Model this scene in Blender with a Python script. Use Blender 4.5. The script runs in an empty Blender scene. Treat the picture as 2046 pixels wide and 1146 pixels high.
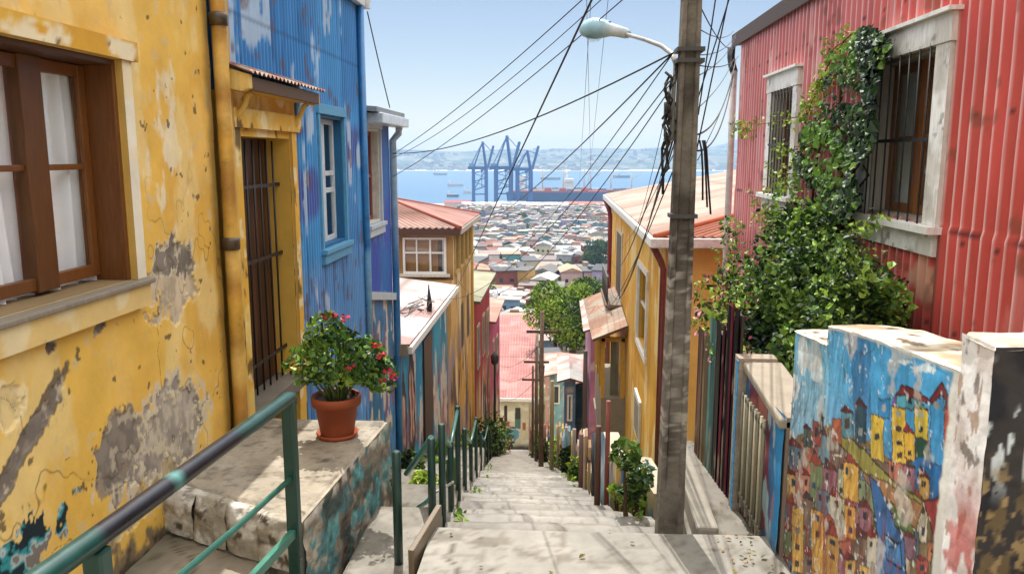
import bpy, math, random
import numpy as np
from mathutils import Vector, Matrix

# ------------------------------------------------------------------ camera, world, sun, exposure
scene = bpy.context.scene
col = scene.collection
R = math.radians
PITCH, YAW, FPX = 9.33, 3.39, 1600.0            # eye at the origin; +Y runs along the house fronts
cam_d = bpy.data.cameras.new("camera")
cam_d.sensor_width = 36.0
cam_d.lens = FPX / 2046 * 36
cam_d.clip_start = 0.05
cam_d.clip_end = 20000
cam = bpy.data.objects.new("camera", cam_d)
cam.rotation_euler = (R(90 - PITCH), 0, R(YAW))
col.objects.link(cam)
scene.camera = cam

SKY_FILL = 7.2  # brightness of the white fill added to the upper sky, out of view
SUN_EL, SUN_AZ = 58.0, -9.5                     # azimuth clockwise from +Y
world = bpy.data.worlds.new("World")
scene.world = world
world.use_nodes = True
wn = world.node_tree
sky = wn.nodes.new("ShaderNodeTexSky")
sky.sky_type = 'NISHITA'
sky.sun_disc = False
sky.sun_elevation = R(SUN_EL)
sky.sun_rotation = R(SUN_AZ)
sky.altitude = 500
sky.air_density = 1.0
sky.dust_density = 0.4
sky.ozone_density = 3.0
bg = wn.nodes["Background"]
bg.inputs[1].default_value = 0.15
# clear sky dimmed low down; unseen white fill added overhead to brighten shaded walls
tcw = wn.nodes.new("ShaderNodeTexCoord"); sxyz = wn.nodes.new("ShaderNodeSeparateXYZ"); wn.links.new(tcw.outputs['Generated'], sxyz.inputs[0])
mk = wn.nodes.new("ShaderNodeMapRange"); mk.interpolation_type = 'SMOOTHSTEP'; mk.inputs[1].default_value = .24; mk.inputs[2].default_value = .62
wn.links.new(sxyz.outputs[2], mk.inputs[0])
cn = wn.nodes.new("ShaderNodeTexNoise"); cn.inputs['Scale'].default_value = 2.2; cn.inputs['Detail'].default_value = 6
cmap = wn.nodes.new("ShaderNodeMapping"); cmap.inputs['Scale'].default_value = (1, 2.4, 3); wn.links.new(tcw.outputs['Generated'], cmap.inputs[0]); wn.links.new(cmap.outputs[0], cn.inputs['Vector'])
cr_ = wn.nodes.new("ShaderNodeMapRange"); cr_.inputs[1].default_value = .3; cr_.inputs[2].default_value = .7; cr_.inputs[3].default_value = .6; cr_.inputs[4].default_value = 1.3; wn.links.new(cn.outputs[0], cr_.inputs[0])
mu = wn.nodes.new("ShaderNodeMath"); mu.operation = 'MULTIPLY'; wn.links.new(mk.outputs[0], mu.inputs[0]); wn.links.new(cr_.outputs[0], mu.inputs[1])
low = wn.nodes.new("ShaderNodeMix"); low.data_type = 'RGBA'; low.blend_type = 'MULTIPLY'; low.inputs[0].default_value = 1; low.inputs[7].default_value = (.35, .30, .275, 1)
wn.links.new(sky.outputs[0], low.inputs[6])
sky_fill = wn.nodes.new("ShaderNodeMix"); sky_fill.data_type = 'RGBA'; sky_fill.inputs[7].default_value = (SKY_FILL, SKY_FILL * .985, SKY_FILL * .96, 1)
wn.links.new(mu.outputs[0], sky_fill.inputs[0]); wn.links.new(low.outputs[2], sky_fill.inputs[6])
wn.links.new(sky_fill.outputs[2], bg.inputs[0])

sun_d = bpy.data.lights.new("sun", 'SUN')
sun_d.energy = 2.5
sun_d.angle = R(0.5)
sun_d.color = (1.0, 0.97, 0.93)
sun = bpy.data.objects.new("sun", sun_d)
sv = Vector((math.sin(R(SUN_AZ)) * math.cos(R(SUN_EL)), math.cos(R(SUN_AZ)) * math.cos(R(SUN_EL)), math.sin(R(SUN_EL))))
sun.rotation_euler = sv.to_track_quat('Z', 'Y').to_euler()
sun.location = (0, 0, 30)
col.objects.link(sun)

scene.view_settings.view_transform = 'Standard'
scene.view_settings.look = 'None'
scene.view_settings.exposure = 1.32
scene.view_settings.gamma = 1
scene.render.engine = 'CYCLES'
scene.cycles.max_bounces = 10
scene.cycles.diffuse_bounces = 6
scene.cycles.transparent_max_bounces = 12
scene.cycles.use_denoising = True

random.seed(7)
rng = np.random.default_rng(7)

# ------------------------------------------------------------------ survey helpers: photo sightlines met with real planes
_cp, _sp, _cq, _sq = math.cos(R(PITCH)), math.sin(R(PITCH)), math.cos(R(YAW)), math.sin(R(YAW))
def ray(u, v):
    a, b = (u - 1023) / FPX, (573 - v) / FPX
    Y, Z = _cp + b * _sp, -_sp + b * _cp
    return np.array((a * _cq - Y * _sq, a * _sq + Y * _cq, Z))
def on_x(u, v, x): d = ray(u, v); return d * (x / d[0])
def on_y(u, v, y): d = ray(u, v); return d * (y / d[1])
def on_z(u, v, z): d = ray(u, v); return d * (z / d[2])
SL = 0.3634
def on_stairs(u, v):
    d = ray(u, v); return d * ((-2.2 + 4.5 * SL) / (d[2] + SL * d[1]))
def stair_z(y): return -2.2 - max(0.0, y - 4.5) * SL

# ------------------------------------------------------------------ colour and noise
def C(h):
    if not isinstance(h, str): return tuple(h)[:3]
    f = lambda i: (lambda s: s / 12.92 if s <= .04045 else ((s + .055) / 1.055) ** 2.4)(int(h[i:i + 2], 16) / 255)
    return (f(0), f(2), f(4))
def CA(h): return np.array(C(h))
def _hash(x, y, s):
    x = x.astype(np.int64); y = y.astype(np.int64)
    h = (x * 374761393 + y * 668265263 + s * 1274126177) & 0xffffffff
    h = ((h ^ (h >> 13)) * 1103515245) & 0xffffffff
    h = ((h ^ (h >> 16)) * 668265263) & 0xffffffff
    return ((h ^ (h >> 15)) & 0xffffff) / float(0xffffff)
def vnoise(x, y, s=0):
    x = np.asarray(x, float); y = np.asarray(y, float)
    xi, yi = np.floor(x), np.floor(y)
    fx, fy = x - xi, y - yi
    fx = fx * fx * (3 - 2 * fx); fy = fy * fy * (3 - 2 * fy)
    a, b = _hash(xi, yi, s), _hash(xi + 1, yi, s)
    c_, d = _hash(xi, yi + 1, s), _hash(xi + 1, yi + 1, s)
    return (a * (1 - fx) + b * fx) * (1 - fy) + (c_ * (1 - fx) + d * fx) * fy
def fbm(x, y, s=0, o=4):
    r, a, t = 0, .5, 0
    for k in range(o):
        r = r + a * vnoise(np.asarray(x) * 2 ** k + 17.3 * k, np.asarray(y) * 2 ** k - 9.1 * k, s + k); t += a; a *= .5
    return r / t
def sstep(a, b, x):
    t = np.clip((x - a) / (b - a), 0, 1); return t * t * (3 - 2 * t)
def mixc(c0, c1, m):
    m = np.asarray(m)[..., None]; return c0 * (1 - m) + c1 * m
def flat(c, S): return np.broadcast_to(CA(c), S.shape + (3,)).copy()
def inpoly(px, py, poly):
    r = np.zeros(px.shape, bool); n = len(poly)
    for i in range(n):
        x1, y1 = poly[i]; x2, y2 = poly[(i + 1) % n]
        if y1 == y2: continue
        k = ((y1 > py) != (y2 > py)) & (px < (x2 - x1) * (py - y1) / (y2 - y1) + x1)
        r ^= k
    return r

# ------------------------------------------------------------------ mesh builder: one MB = one mesh object, painted per vertex
class MB:
    def __init__(self): self.V = []; self.K = []; self.F = []; self.n = 0
    def add(self, v, faces, c='ffffff', smooth=False):
        v = np.asarray(v, float).reshape(-1, 3)
        k = np.asarray(c if not isinstance(c, str) else C(c), float)
        k = np.broadcast_to(k, (len(v), 3)) if k.ndim == 1 else k.reshape(-1, 3)
        self.V.append(v); self.K.append(k)
        if isinstance(faces, np.ndarray): faces = [faces]
        elif faces and not isinstance(faces[0], np.ndarray):
            by = {}
            for f in faces: by.setdefault(len(f), []).append(f)
            faces = [np.array(x) for x in by.values()]
        for f in faces: self.F.append((f + self.n, smooth))
        self.n += len(v); return self
    def hexa(self, p, c='ffffff'):       # 0-3 bottom loop (ccw from above), 4-7 top loop
        return self.add(p, np.array([(3, 2, 1, 0), (4, 5, 6, 7), (0, 1, 5, 4), (1, 2, 6, 5), (2, 3, 7, 6), (3, 0, 4, 7)]), c)
    def box(self, x0, x1, y0, y1, z0, z1, c='ffffff'):
        x0, x1 = min(x0, x1), max(x0, x1); y0, y1 = min(y0, y1), max(y0, y1); z0, z1 = min(z0, z1), max(z0, z1)
        return self.hexa([(x0, y0, z0), (x1, y0, z0), (x1, y1, z0), (x0, y1, z0), (x0, y0, z1), (x1, y0, z1), (x1, y1, z1), (x0, y1, z1)], c)
    def beam(self, p, q, w, h, c='ffffff', up=(0, 0, 1)):
        p, q = Vector(p), Vector(q); d = (q - p).normalized(); u = Vector(up)
        s = d.cross(u)
        if s.length < 1e-4: s = d.cross(Vector((1, 0, 0)))
        s.normalize(); t = s.cross(d).normalized(); s *= w / 2; t *= h / 2
        return self.hexa([p - s - t, p + s - t, q + s - t, q - s - t, p - s + t, p + s + t, q + s + t, q - s + t], c)
    def tube(self, pts, r, n=8, c='ffffff', cap=True):
        pts = [Vector(p) for p in pts]; m = len(pts)
        rr = r if isinstance(r, (list, tuple, np.ndarray)) else [r] * m
        V = []; ref = Vector((0.13, 0.31, 1)).normalized()
        for i, p in enumerate(pts):
            d = (pts[min(i + 1, m - 1)] - pts[max(i - 1, 0)])
            d = d.normalized() if d.length > 1e-9 else Vector((0, 0, 1))
            a = d.cross(ref)
            if a.length < .05: a = d.cross(Vector((1, 0, 0)))
            a.normalize(); b = d.cross(a)
            for k in range(n):
                t = 2 * math.pi * k / n; V.append(p + (a * math.cos(t) + b * math.sin(t)) * rr[i])
        F = [(i * n + k, i * n + (k + 1) % n, (i + 1) * n + (k + 1) % n, (i + 1) * n + k) for i in range(m - 1) for k in range(n)]
        k = np.asarray(c if not isinstance(c, str) else C(c), float)
        if k.ndim == 2: k = np.repeat(k, n, 0)
        self.add([tuple(x) for x in V], np.array(F)[:, ::-1], k, True)
        if cap:
            base = self.n - m * n
            self.F.append((np.array([list(range(n))]) + base, False)); self.F.append((np.array([list(range(n))[::-1]]) + base + (m - 1) * n, False))
        return self
    def lathe(self, prof, ctr=(0, 0, 0), n=24, c='ffffff', axis='z'):
        V = []
        for r_, z in prof:
            for k in range(n):
                t = 2 * math.pi * k / n
                V.append((ctr[0] + r_ * math.cos(t), ctr[1] + r_ * math.sin(t), ctr[2] + z))
        m = len(prof)
        F = [(i * n + k, i * n + (k + 1) % n, (i + 1) * n + (k + 1) % n, (i + 1) * n + k) for i in range(m - 1) for k in range(n)]
        kk = np.asarray(c if not isinstance(c, str) else C(c), float)
        if kk.ndim == 2: kk = np.repeat(kk, n, 0)
        return self.add(V, np.array(F), kk, True)
    def prism(self, poly, f0, f1, c='ffffff'):   # poly: 2-D points, f0/f1 map a 2-D point to the two faces
        n = len(poly); V = [f0(*p) for p in poly] + [f1(*p) for p in poly]
        F = [tuple(range(n))[::-1], tuple(range(n, 2 * n))] + [(i, (i + 1) % n, n + (i + 1) % n, n + i) for i in range(n)]
        return self.add(V, F, c)
    def quad(self, *p, c='ffffff'): return self.add(p, np.array([list(range(len(p)))]), c)
    # a dense painted sheet. plane: '+x' '-x' '-y' '+z' at constant c0; (s, t) are the in-plane coordinates
    def sheet(self, plane, c0, s0, s1, t0, t1, ds, dt, colf, disp=None, holes=(), smooth=True, keep=None):
        ss = np.linspace(s0, s1, max(2, int(abs(s1 - s0) / ds) + 1)); tt = np.linspace(t0, t1, max(2, int(abs(t1 - t0) / dt) + 1))
        for h in holes:
            for e in h[:2]:
                if s0 < e < s1: ss[np.argmin(abs(ss - e))] = e
            for e in h[2:4]:
                if t0 < e < t1: tt[np.argmin(abs(tt - e))] = e
        S, T = np.meshgrid(ss, tt, indexing='ij')
        D = disp(S, T) if disp is not None else np.zeros(S.shape)
        base = c0(S, T) if callable(c0) else c0
        if plane == '+x': P = np.stack([base + D, S, T], -1)
        elif plane == '-x': P = np.stack([base - D, S, T], -1)
        elif plane == '-y': P = np.stack([S, base - D, T], -1)
        elif plane == '+y': P = np.stack([S, base + D, T], -1)
        else: P = np.stack([S, T, base + D], -1)
        ns, nt = S.shape
        I = np.arange(ns * nt).reshape(ns, nt)
        Q = np.stack([I[:-1, :-1], I[1:, :-1], I[1:, 1:], I[:-1, 1:]], -1).reshape(-1, 4)
        if plane in ('-x', '+y'): Q = Q[:, ::-1]
        cs = ((S[:-1, :-1] + S[1:, 1:]) / 2).ravel(); ct = ((T[:-1, :-1] + T[1:, 1:]) / 2).ravel()
        ok = np.ones(len(Q), bool)
        for h in holes: ok &= ~((cs > h[0]) & (cs < h[1]) & (ct > h[2]) & (ct < h[3]))
        if keep is not None: ok &= keep(cs, ct)
        Q = Q[ok]
        used = np.zeros(ns * nt, bool); used[Q.ravel()] = True
        remap = np.cumsum(used) - 1
        K = colf(S, T) if callable(colf) else flat(colf, S)
        return self.add(P.reshape(-1, 3)[used], remap[Q], np.clip(K.reshape(-1, 3)[used], .004, .95), smooth)
    def build(self, name, mat, parent=None, bevel=0):
        me = bpy.data.meshes.new(name)
        V = np.concatenate(self.V); K = np.concatenate(self.K)
        loops = np.concatenate([f.ravel() for f, _ in self.F]); tot = np.concatenate([np.full(len(f), f.shape[1]) for f, _ in self.F])
        sm = np.concatenate([np.full(len(f), s) for f, s in self.F])
        me.vertices.add(len(V)); me.vertices.foreach_set("co", V.ravel())
        me.loops.add(len(loops)); me.loops.foreach_set("vertex_index", loops.astype(np.int32))
        me.polygons.add(len(tot)); me.polygons.foreach_set("loop_start", (np.cumsum(tot) - tot).astype(np.int32))
        me.polygons.foreach_set("loop_total", tot.astype(np.int32))
        me.polygons.foreach_set("use_smooth", sm)
        me.update(calc_edges=True); me.validate()
        a = me.color_attributes.new("Col", 'FLOAT_COLOR', 'POINT')
        a.data.foreach_set("color", np.concatenate([K, np.ones((len(K), 1))], 1).astype(np.float32).ravel())
        me.materials.append(mat)
        o = bpy.data.objects.new(name, me); col.objects.link(o)
        if parent is not None:
            o.parent = parent
            o.matrix_parent_inverse = Matrix.Translation(-Vector(parent.location))
        if bevel:
            b = o.modifiers.new("bevel", 'BEVEL'); b.width = bevel; b.segments = 2; b.limit_method = 'ANGLE'; b.angle_limit = R(40)
        return o

def tag(o, label=None, cat=None, group=None, kind=None):
    if label: o['label'] = label
    if cat: o['category'] = cat
    if group: o['group'] = group
    if kind: o['kind'] = kind
    return o
def thing(name, label, cat, loc=(0, 0, 0), group=None):
    o = bpy.data.objects.new(name, None); o.location = tuple(float(v) for v in loc); o.empty_display_size = .2; col.objects.link(o)
    return tag(o, label, cat, group)
def copy_tree(o, parent=None):
    c_ = o.copy(); col.objects.link(c_)
    if parent is not None: c_.parent = parent
    for ch in list(o.children): copy_tree(ch, c_)
    return c_

# ------------------------------------------------------------------ procedural materials
def mat(name, rough=.7, metal=0.0, spec=.4, nscale=6.0, namt=.25, bscale=40.0, bump=.3, bdist=.004, dirt=0.0, coat=0.0, two=None, streak=False, trans=0.0, rvar=.15):
    m = bpy.data.materials.new(name); m.use_nodes = True
    nt = m.node_tree; N = nt.nodes; L = nt.links; b = N["Principled BSDF"]
    at = N.new("ShaderNodeAttribute"); at.attribute_name = "Col"
    tc = N.new("ShaderNodeTexCoord")
    src = tc.outputs['Object']
    if streak:
        mp = N.new("ShaderNodeMapping"); mp.inputs['Scale'].default_value = streak; L.new(src, mp.inputs[0]); src = mp.outputs[0]
    n1 = N.new("ShaderNodeTexNoise"); n1.inputs['Scale'].default_value = nscale; n1.inputs['Detail'].default_value = 8; n1.inputs['Roughness'].default_value = .65
    L.new(src, n1.inputs['Vector'])
    mr = N.new("ShaderNodeMapRange"); mr.inputs[1].default_value = .25; mr.inputs[2].default_value = .75
    mr.inputs[3].default_value = 1 - namt; mr.inputs[4].default_value = 1 + namt * .7
    L.new(n1.outputs[0], mr.inputs[0])
    mx = N.new("ShaderNodeMix"); mx.data_type = 'RGBA'; mx.blend_type = 'MULTIPLY'; mx.inputs[0].default_value = 1
    L.new(at.outputs['Color'], mx.inputs[6]); L.new(mr.outputs[0], mx.inputs[7])
    outc = mx.outputs[2]
    if dirt > 0:
        n3 = N.new("ShaderNodeTexNoise"); n3.inputs['Scale'].default_value = nscale * .45; n3.inputs['Detail'].default_value = 10; n3.inputs['Roughness'].default_value = .75
        L.new(tc.outputs['Object'], n3.inputs['Vector'])
        r3 = N.new("ShaderNodeMapRange"); r3.inputs[1].default_value = .52; r3.inputs[2].default_value = .75; r3.inputs[3].default_value = 0; r3.inputs[4].default_value = dirt
        L.new(n3.outputs[0], r3.inputs[0])
        m3 = N.new("ShaderNodeMix"); m3.data_type = 'RGBA'; m3.inputs[7].default_value = (*C(two or '4a4238'), 1)
        L.new(r3.outputs[0], m3.inputs[0]); L.new(outc, m3.inputs[6]); outc = m3.outputs[2]
    L.new(outc, b.inputs['Base Color'])
    n2 = N.new("ShaderNodeTexNoise"); n2.inputs['Scale'].default_value = bscale; n2.inputs['Detail'].default_value = 6
    L.new(src, n2.inputs['Vector'])
    if bump:
        bp = N.new("ShaderNodeBump"); bp.inputs['Strength'].default_value = bump; bp.inputs['Distance'].default_value = bdist
        L.new(n2.outputs[0], bp.inputs['Height']); L.new(bp.outputs[0], b.inputs['Normal'])
    rr = N.new("ShaderNodeMapRange"); rr.inputs[3].default_value = max(.02, rough - rvar); rr.inputs[4].default_value = min(1, rough + rvar)
    L.new(n1.outputs[0], rr.inputs[0]); L.new(rr.outputs[0], b.inputs['Roughness'])
    b.inputs['Metallic'].default_value = metal
    b.inputs['Specular IOR Level'].default_value = spec
    if coat: b.inputs['Coat Weight'].default_value = coat; b.inputs['Coat Roughness'].default_value = .2
    if trans:
        tr = N.new("ShaderNodeBsdfTranslucent"); L.new(outc, tr.inputs[0])
        ms = N.new("ShaderNodeMixShader"); ms.inputs[0].default_value = trans
        out = N["Material Output"]; L.new(b.outputs[0], ms.inputs[1]); L.new(tr.outputs[0], ms.inputs[2]); L.new(ms.outputs[0], out.inputs['Surface'])
    return m
def glass_mat(name, tint=(.985, .99, .995)):
    m = bpy.data.materials.new(name); m.use_nodes = True
    nt = m.node_tree; N = nt.nodes; L = nt.links; N.remove(N["Principled BSDF"])
    t = N.new("ShaderNodeBsdfTransparent"); t.inputs[0].default_value = (*tint, 1)
    g = N.new("ShaderNodeBsdfGlossy"); g.inputs['Roughness'].default_value = .02
    tc = N.new("ShaderNodeTexCoord"); n = N.new("ShaderNodeTexNoise"); n.inputs['Scale'].default_value = 2.5
    bp = N.new("ShaderNodeBump"); bp.inputs['Strength'].default_value = .06; bp.inputs['Distance'].default_value = .02
    L.new(tc.outputs['Object'], n.inputs['Vector']); L.new(n.outputs[0], bp.inputs['Height']); L.new(bp.outputs[0], g.inputs['Normal'])
    lw_ = N.new("ShaderNodeLayerWeight"); lw_.inputs[0].default_value = .5
    pw = N.new("ShaderNodeMath"); pw.operation = 'POWER'; pw.inputs[1].default_value = 4.0; L.new(lw_.outputs['Facing'], pw.inputs[0])
    f = N.new("ShaderNodeMath"); f.operation = 'MULTIPLY_ADD'; f.inputs[1].default_value = .9; f.inputs[2].default_value = .035; L.new(pw.outputs[0], f.inputs[0])
    ms = N.new("ShaderNodeMixShader"); L.new(f.outputs[0], ms.inputs[0]); L.new(t.outputs[0], ms.inputs[1]); L.new(g.outputs[0], ms.inputs[2])
    L.new(ms.outputs[0], N["Material Output"].inputs['Surface'])
    return m
M = {
    'plaster': mat('painted_plaster', .75, spec=.3, nscale=3.5, namt=.16, bscale=55, bump=.35, bdist=.004),
    'rough': mat('rough_stone', .9, spec=.2, nscale=5, namt=.35, bscale=22, bump=.8, bdist=.02, dirt=.35, two='5b5044'),
    'concrete': mat('concrete', .88, spec=.25, nscale=4, namt=.25, bscale=60, bump=.5, bdist=.004, dirt=.35, two='6e665a'),
    'tread': mat('worn_concrete_steps', .9, spec=.2, nscale=9, namt=.2, bscale=90, bump=.5, bdist=.004, dirt=.18, two='8a7f70'),
    'wood': mat('painted_wood', .6, spec=.35, nscale=9, namt=.25, bscale=30, bump=.3, bdist=.003, dirt=.35, two='3f3428', streak=(6, 6, .8)),
    'brownwood': mat('varnished_wood', .42, spec=.45, nscale=10, namt=.4, bscale=40, bump=.3, bdist=.002, streak=(9, 9, .7)),
    'tin': mat('painted_corrugated_tin', .42, spec=.5, nscale=4, namt=.2, bscale=18, bump=.12, bdist=.004, dirt=.1, two='8a5a40', streak=(1, 1, .35)),
    'roof': mat('corrugated_roof_tin', .7, metal=0.0, spec=.25, nscale=1.2, namt=.3, bscale=20, bump=.2, bdist=.006, dirt=.45, two='80604f'),
    'metal': mat('painted_metal', .32, spec=.55, nscale=7, namt=.35, bscale=35, bump=.15, bdist=.002, dirt=.3, two='2a2622'),
    'iron': mat('dark_iron', .5, spec=.5, nscale=9, namt=.3, bscale=60, bump=.3, bdist=.002),
    'cloth': mat('curtain_cloth', .9, spec=.1, nscale=4, namt=.08, bscale=120, bump=.15, bdist=.001, trans=.06),
    'clay': mat('terracotta', .7, spec=.35, nscale=7, namt=.2, bscale=50, bump=.2, bdist=.003),
    'leaf': mat('leaf', .5, spec=.3, nscale=5, namt=.25, bscale=20, bump=0, trans=.16),
    'farleaf': mat('far_foliage', .7, spec=.2, nscale=.8, namt=.45, bscale=20, bump=0, trans=.2),
    'bark': mat('bark', .9, spec=.15, nscale=8, namt=.4, bscale=25, bump=.8, bdist=.01),
    'cable': mat('black_cable', .5, spec=.4, nscale=5, namt=.2, bump=0),
    'soil': mat('soil', .95, spec=.1, nscale=1.2, namt=.45, bscale=30, bump=.7, bdist=.02, dirt=.4, two='56603a'),
    'far': mat('distant_paint', .8, spec=.25, nscale=.35, namt=.22, bump=0),
    'hill': mat('hillside', .95, spec=.1, nscale=.02, namt=.35, bump=0),
    'steel': mat('crane_steel', .5, spec=.4, nscale=.3, namt=.2, bump=0),
    'glass': glass_mat('window_glass'),
    'lens': glass_mat('lamp_lens', (.85, .88, .86)),
}
def sea_mat():
    m = bpy.data.materials.new('sea_water'); m.use_nodes = True
    nt = m.node_tree; N = nt.nodes; L = nt.links; b = N["Principled BSDF"]
    b.inputs['Base Color'].default_value = (.03, .15, .28, 1); b.inputs['Roughness'].default_value = .28; b.inputs['Specular IOR Level'].default_value = .35
    tc = N.new("ShaderNodeTexCoord"); n = N.new("ShaderNodeTexNoise"); n.inputs['Scale'].default_value = .03; n.inputs['Detail'].default_value = 5
    bp = N.new("ShaderNodeBump"); bp.inputs['Strength'].default_value = .25; bp.inputs['Distance'].default_value = 3
    L.new(tc.outputs['Object'], n.inputs['Vector']); L.new(n.outputs[0], bp.inputs['Height']); L.new(bp.outputs[0], b.inputs['Normal'])
    n2 = N.new("ShaderNodeTexNoise"); n2.inputs['Scale'].default_value = .0018; n2.inputs['Detail'].default_value = 5
    mp = N.new("ShaderNodeMapping"); mp.inputs['Scale'].default_value = (.4, 2.5, 1); L.new(tc.outputs['Object'], mp.inputs[0]); L.new(mp.outputs[0], n2.inputs['Vector'])
    r = N.new("ShaderNodeMix"); r.data_type = 'RGBA'; r.inputs[6].default_value = (.006, .07, .16, 1); r.inputs[7].default_value = (.016, .11, .21, 1)
    L.new(n2.outputs[0], r.inputs[0]); L.new(r.outputs[2], b.inputs['Base Color'])
    return m
M['sea'] = sea_mat()
# ================================================================== the setting: ground, stairs, sea, far hills
def gridmesh(name, xs, ys, zf, colf, mat_, smooth=True):
    W, Y = np.meshgrid(xs, ys, indexing='ij')
    X = W * (30 + .62 * np.maximum(Y, 0))
    Z = zf(X, Y)
    ns, nt = X.shape; I = np.arange(ns * nt).reshape(ns, nt)
    Q = np.stack([I[:-1, :-1], I[1:, :-1], I[1:, 1:], I[:-1, 1:]], -1).reshape(-1, 4)
    mb = MB(); mb.add(np.stack([X, Y, Z], -1).reshape(-1, 3), Q, colf(X, Y, Z).reshape(-1, 3), smooth)
    return mb.build(name, mat_)
SEA = -87.0
TY = np.array([-60, 3.9, 4.5, 34, 46, 60, 100, 200, 300, 600, 1240, 1275, 1300, 9000.])
TZ = np.array([-2.0, -2.9, -2.62, -13.34, -18.9, -23.2, -29.5, -43, -56.5, -75, -84.2, -84.6, -100, -100.])
def ground_z(x, y):
    z = np.interp(y, TY, TZ)
    far = np.clip((np.asarray(y) - 140) / 320, 0, 1)
    return z + far * (fbm(np.asarray(x) / 80, np.asarray(y) / 80, 5, 3) - .5) * np.clip((1240 - np.asarray(y)) / 300, 0, 1) * 15
def gcol(X, Y, Z):
    k = fbm(X / 14, Y / 14, 3, 4)
    c = mixc(mixc(flat('9a8a6c', X), CA('3c4630'), sstep(90, 200, Y) * .8), CA('46532e'), sstep(.42, .56, k))
    c = mixc(c, CA('a89f90'), sstep(.58, .66, fbm(X / 6, Y / 6, 8, 3)))
    return mixc(c, CA('8f897f'), sstep(1150, 1230, Y))
ys = np.concatenate([np.arange(-60, 0, 6), np.arange(0, 40, .5), np.arange(40, 110, 2), np.arange(110, 400, 8), np.arange(400, 1330, 15)])
tag(gridmesh('ground', np.linspace(-1, 1, 121), ys, ground_z, gcol, M['soil']), kind='structure')

mb = MB(); mb.quad((-9000, 1262, SEA), (9000, 1262, SEA), (9000, 15000, SEA), (-9000, 15000, SEA))
tag(mb.build('sea', M['sea']), kind='structure')

# far shore: beach, brown-green slopes speckled with towns, higher range to the right
def hz(X, Y):
    t = np.clip((Y - 4560) / 2200, 0, 1)
    top = 128 + 20 * (fbm(X / 700, Y * 0, 4, 4) - .5) * 2 + 14 * sstep(-600, 900, X)
    prof = np.interp(t, [0, .02, .12, .4, .7, 1], [0, .03, .28, .7, .95, 1.0])
    z = SEA - 2 + top * prof + (fbm(X / 420, Y / 420, 9, 5) - .5) * 46 * np.clip(t * 4, 0, 1)
    return z + 150 * sstep(1150, 1900, X + 200 * (fbm(X / 300, Y / 300, 2, 3) - .5)) * sstep(5200, 6600, Y)
def hc(X, Y, Z):
    k = fbm(X / 160, Y / 110, 6, 5)
    c = mixc(flat('666454', X), CA('3a4a3a'), sstep(.44, .56, k))
    c = mixc(c, CA('867c6e'), sstep(.60, .66, fbm(X / 60, Y / 45, 12, 4)) * sstep(6400, 5200, Y))
    return mixc(c, CA('e2d6b8'), sstep(SEA + 7, SEA + 2.5, Z))
hxs = np.linspace(-.78, .78, 330); hys = np.concatenate([np.arange(4540, 4700, 16), np.arange(4700, 6900, 40)])
tag(gridmesh('hills', hxs, hys, hz, hc, M['hill']), kind='structure')
mb = MB()
for k in range(1500):
    y_ = 4600 + 1500 * random.random() ** 1.8; x_ = random.uniform(-1500, 1900)
    if fbm(np.array(x_ / 260), np.array(y_ / 260), 31, 3) < .48: continue
    z_ = float(hz(np.array(x_), np.array(y_))); w_ = random.uniform(7, 17); h_ = random.uniform(5, 13)
    cc = random.choice(['98928a', '8a8078', 'a8a298', '86766c', '827e78', '74625a'])
    mb.box(x_ - w_, x_ + w_, y_, y_ + 14, z_ - 4, z_ + h_, cc)
tag(mb.build('far_shore_town', M['far']), label='pale speckle of countless buildings on the far shore slopes', cat='distant town', kind='stuff')

# ------------------------------------------------------------------ stairs
def slab_top(mbx, p, c0, seed, n=40, wob=.02, edge=.02):
    """painted, slightly uneven concrete top over four corners (ccw)"""
    U, V_ = np.meshgrid(np.linspace(0, 1, n), np.linspace(0, 1, n), indexing='ij'); p = [np.array(q, float) for q in p]
    P = p[0] * ((1 - U) * (1 - V_))[..., None] + p[1] * (U * (1 - V_))[..., None] + p[2] * (U * V_)[..., None] + p[3] * ((1 - U) * V_)[..., None]
    e_ = np.minimum(np.minimum(U, 1 - U), np.minimum(V_, 1 - V_)) < .01
    P[..., 2] += (fbm(P[..., 0] * 4, P[..., 1] * 4, seed, 4) - .5) * wob - edge * e_
    cc = concrete(P[..., 0], P[..., 1], c0, seed, 1.2); cc = mixc(cc, CA('4f473b'), sstep(.12, .0, np.minimum(np.minimum(U, 1 - U), np.minimum(V_, 1 - V_))) * sstep(.4, .6, fbm(P[..., 0] * 6, P[..., 1] * 6, seed + 5, 4)) * .6)
    I = np.arange(U.size).reshape(U.shape); Q = np.stack([I[:-1, :-1], I[1:, :-1], I[1:, 1:], I[:-1, 1:]], -1).reshape(-1, 4)
    mbx.add(P.reshape(-1, 3), Q, np.clip(cc, .01, .9).reshape(-1, 3), True)
def xL(y): return -.65 - .066 * (y - 4.6)
def xR(y): return float(np.interp(y, [4.4, 4.65, 6.6, 7.9, 10.9, 13.5, 17, 26, 40], [.80, .79, .31, .26, .16, .0, -.25, -.85, -1.75]))
RUN, RISE = .47, .47 * SL
def concrete(S, T, c0='a79c8a', seed=0, k=1.0):
    n = fbm(S * 2.6 * k, T * 2.6 * k, seed, 5)
    c = mixc(flat(c0, S), CA(c0) * .84, sstep(.45, .7, n) * .7)
    c = mixc(c, CA('aaa498'), sstep(.56, .7, fbm(S * 3.1 + 9, T * 3.1, seed + 4, 4)) * .3)
    cr = np.abs(fbm(S * .8, T * .8, seed + 11, 4) - .5)
    c = mixc(c, CA('4a4238'), sstep(.007, .001, cr) * .8)
    return mixc(c, CA('544a3c'), sstep(.64, .72, fbm(S * 6, T * 6, seed + 21, 4)) * .5 + .35 * sstep(.62, .7, fbm(S * 22, T * 22, seed + 23, 3)))
mb = MB()
n = 0
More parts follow.
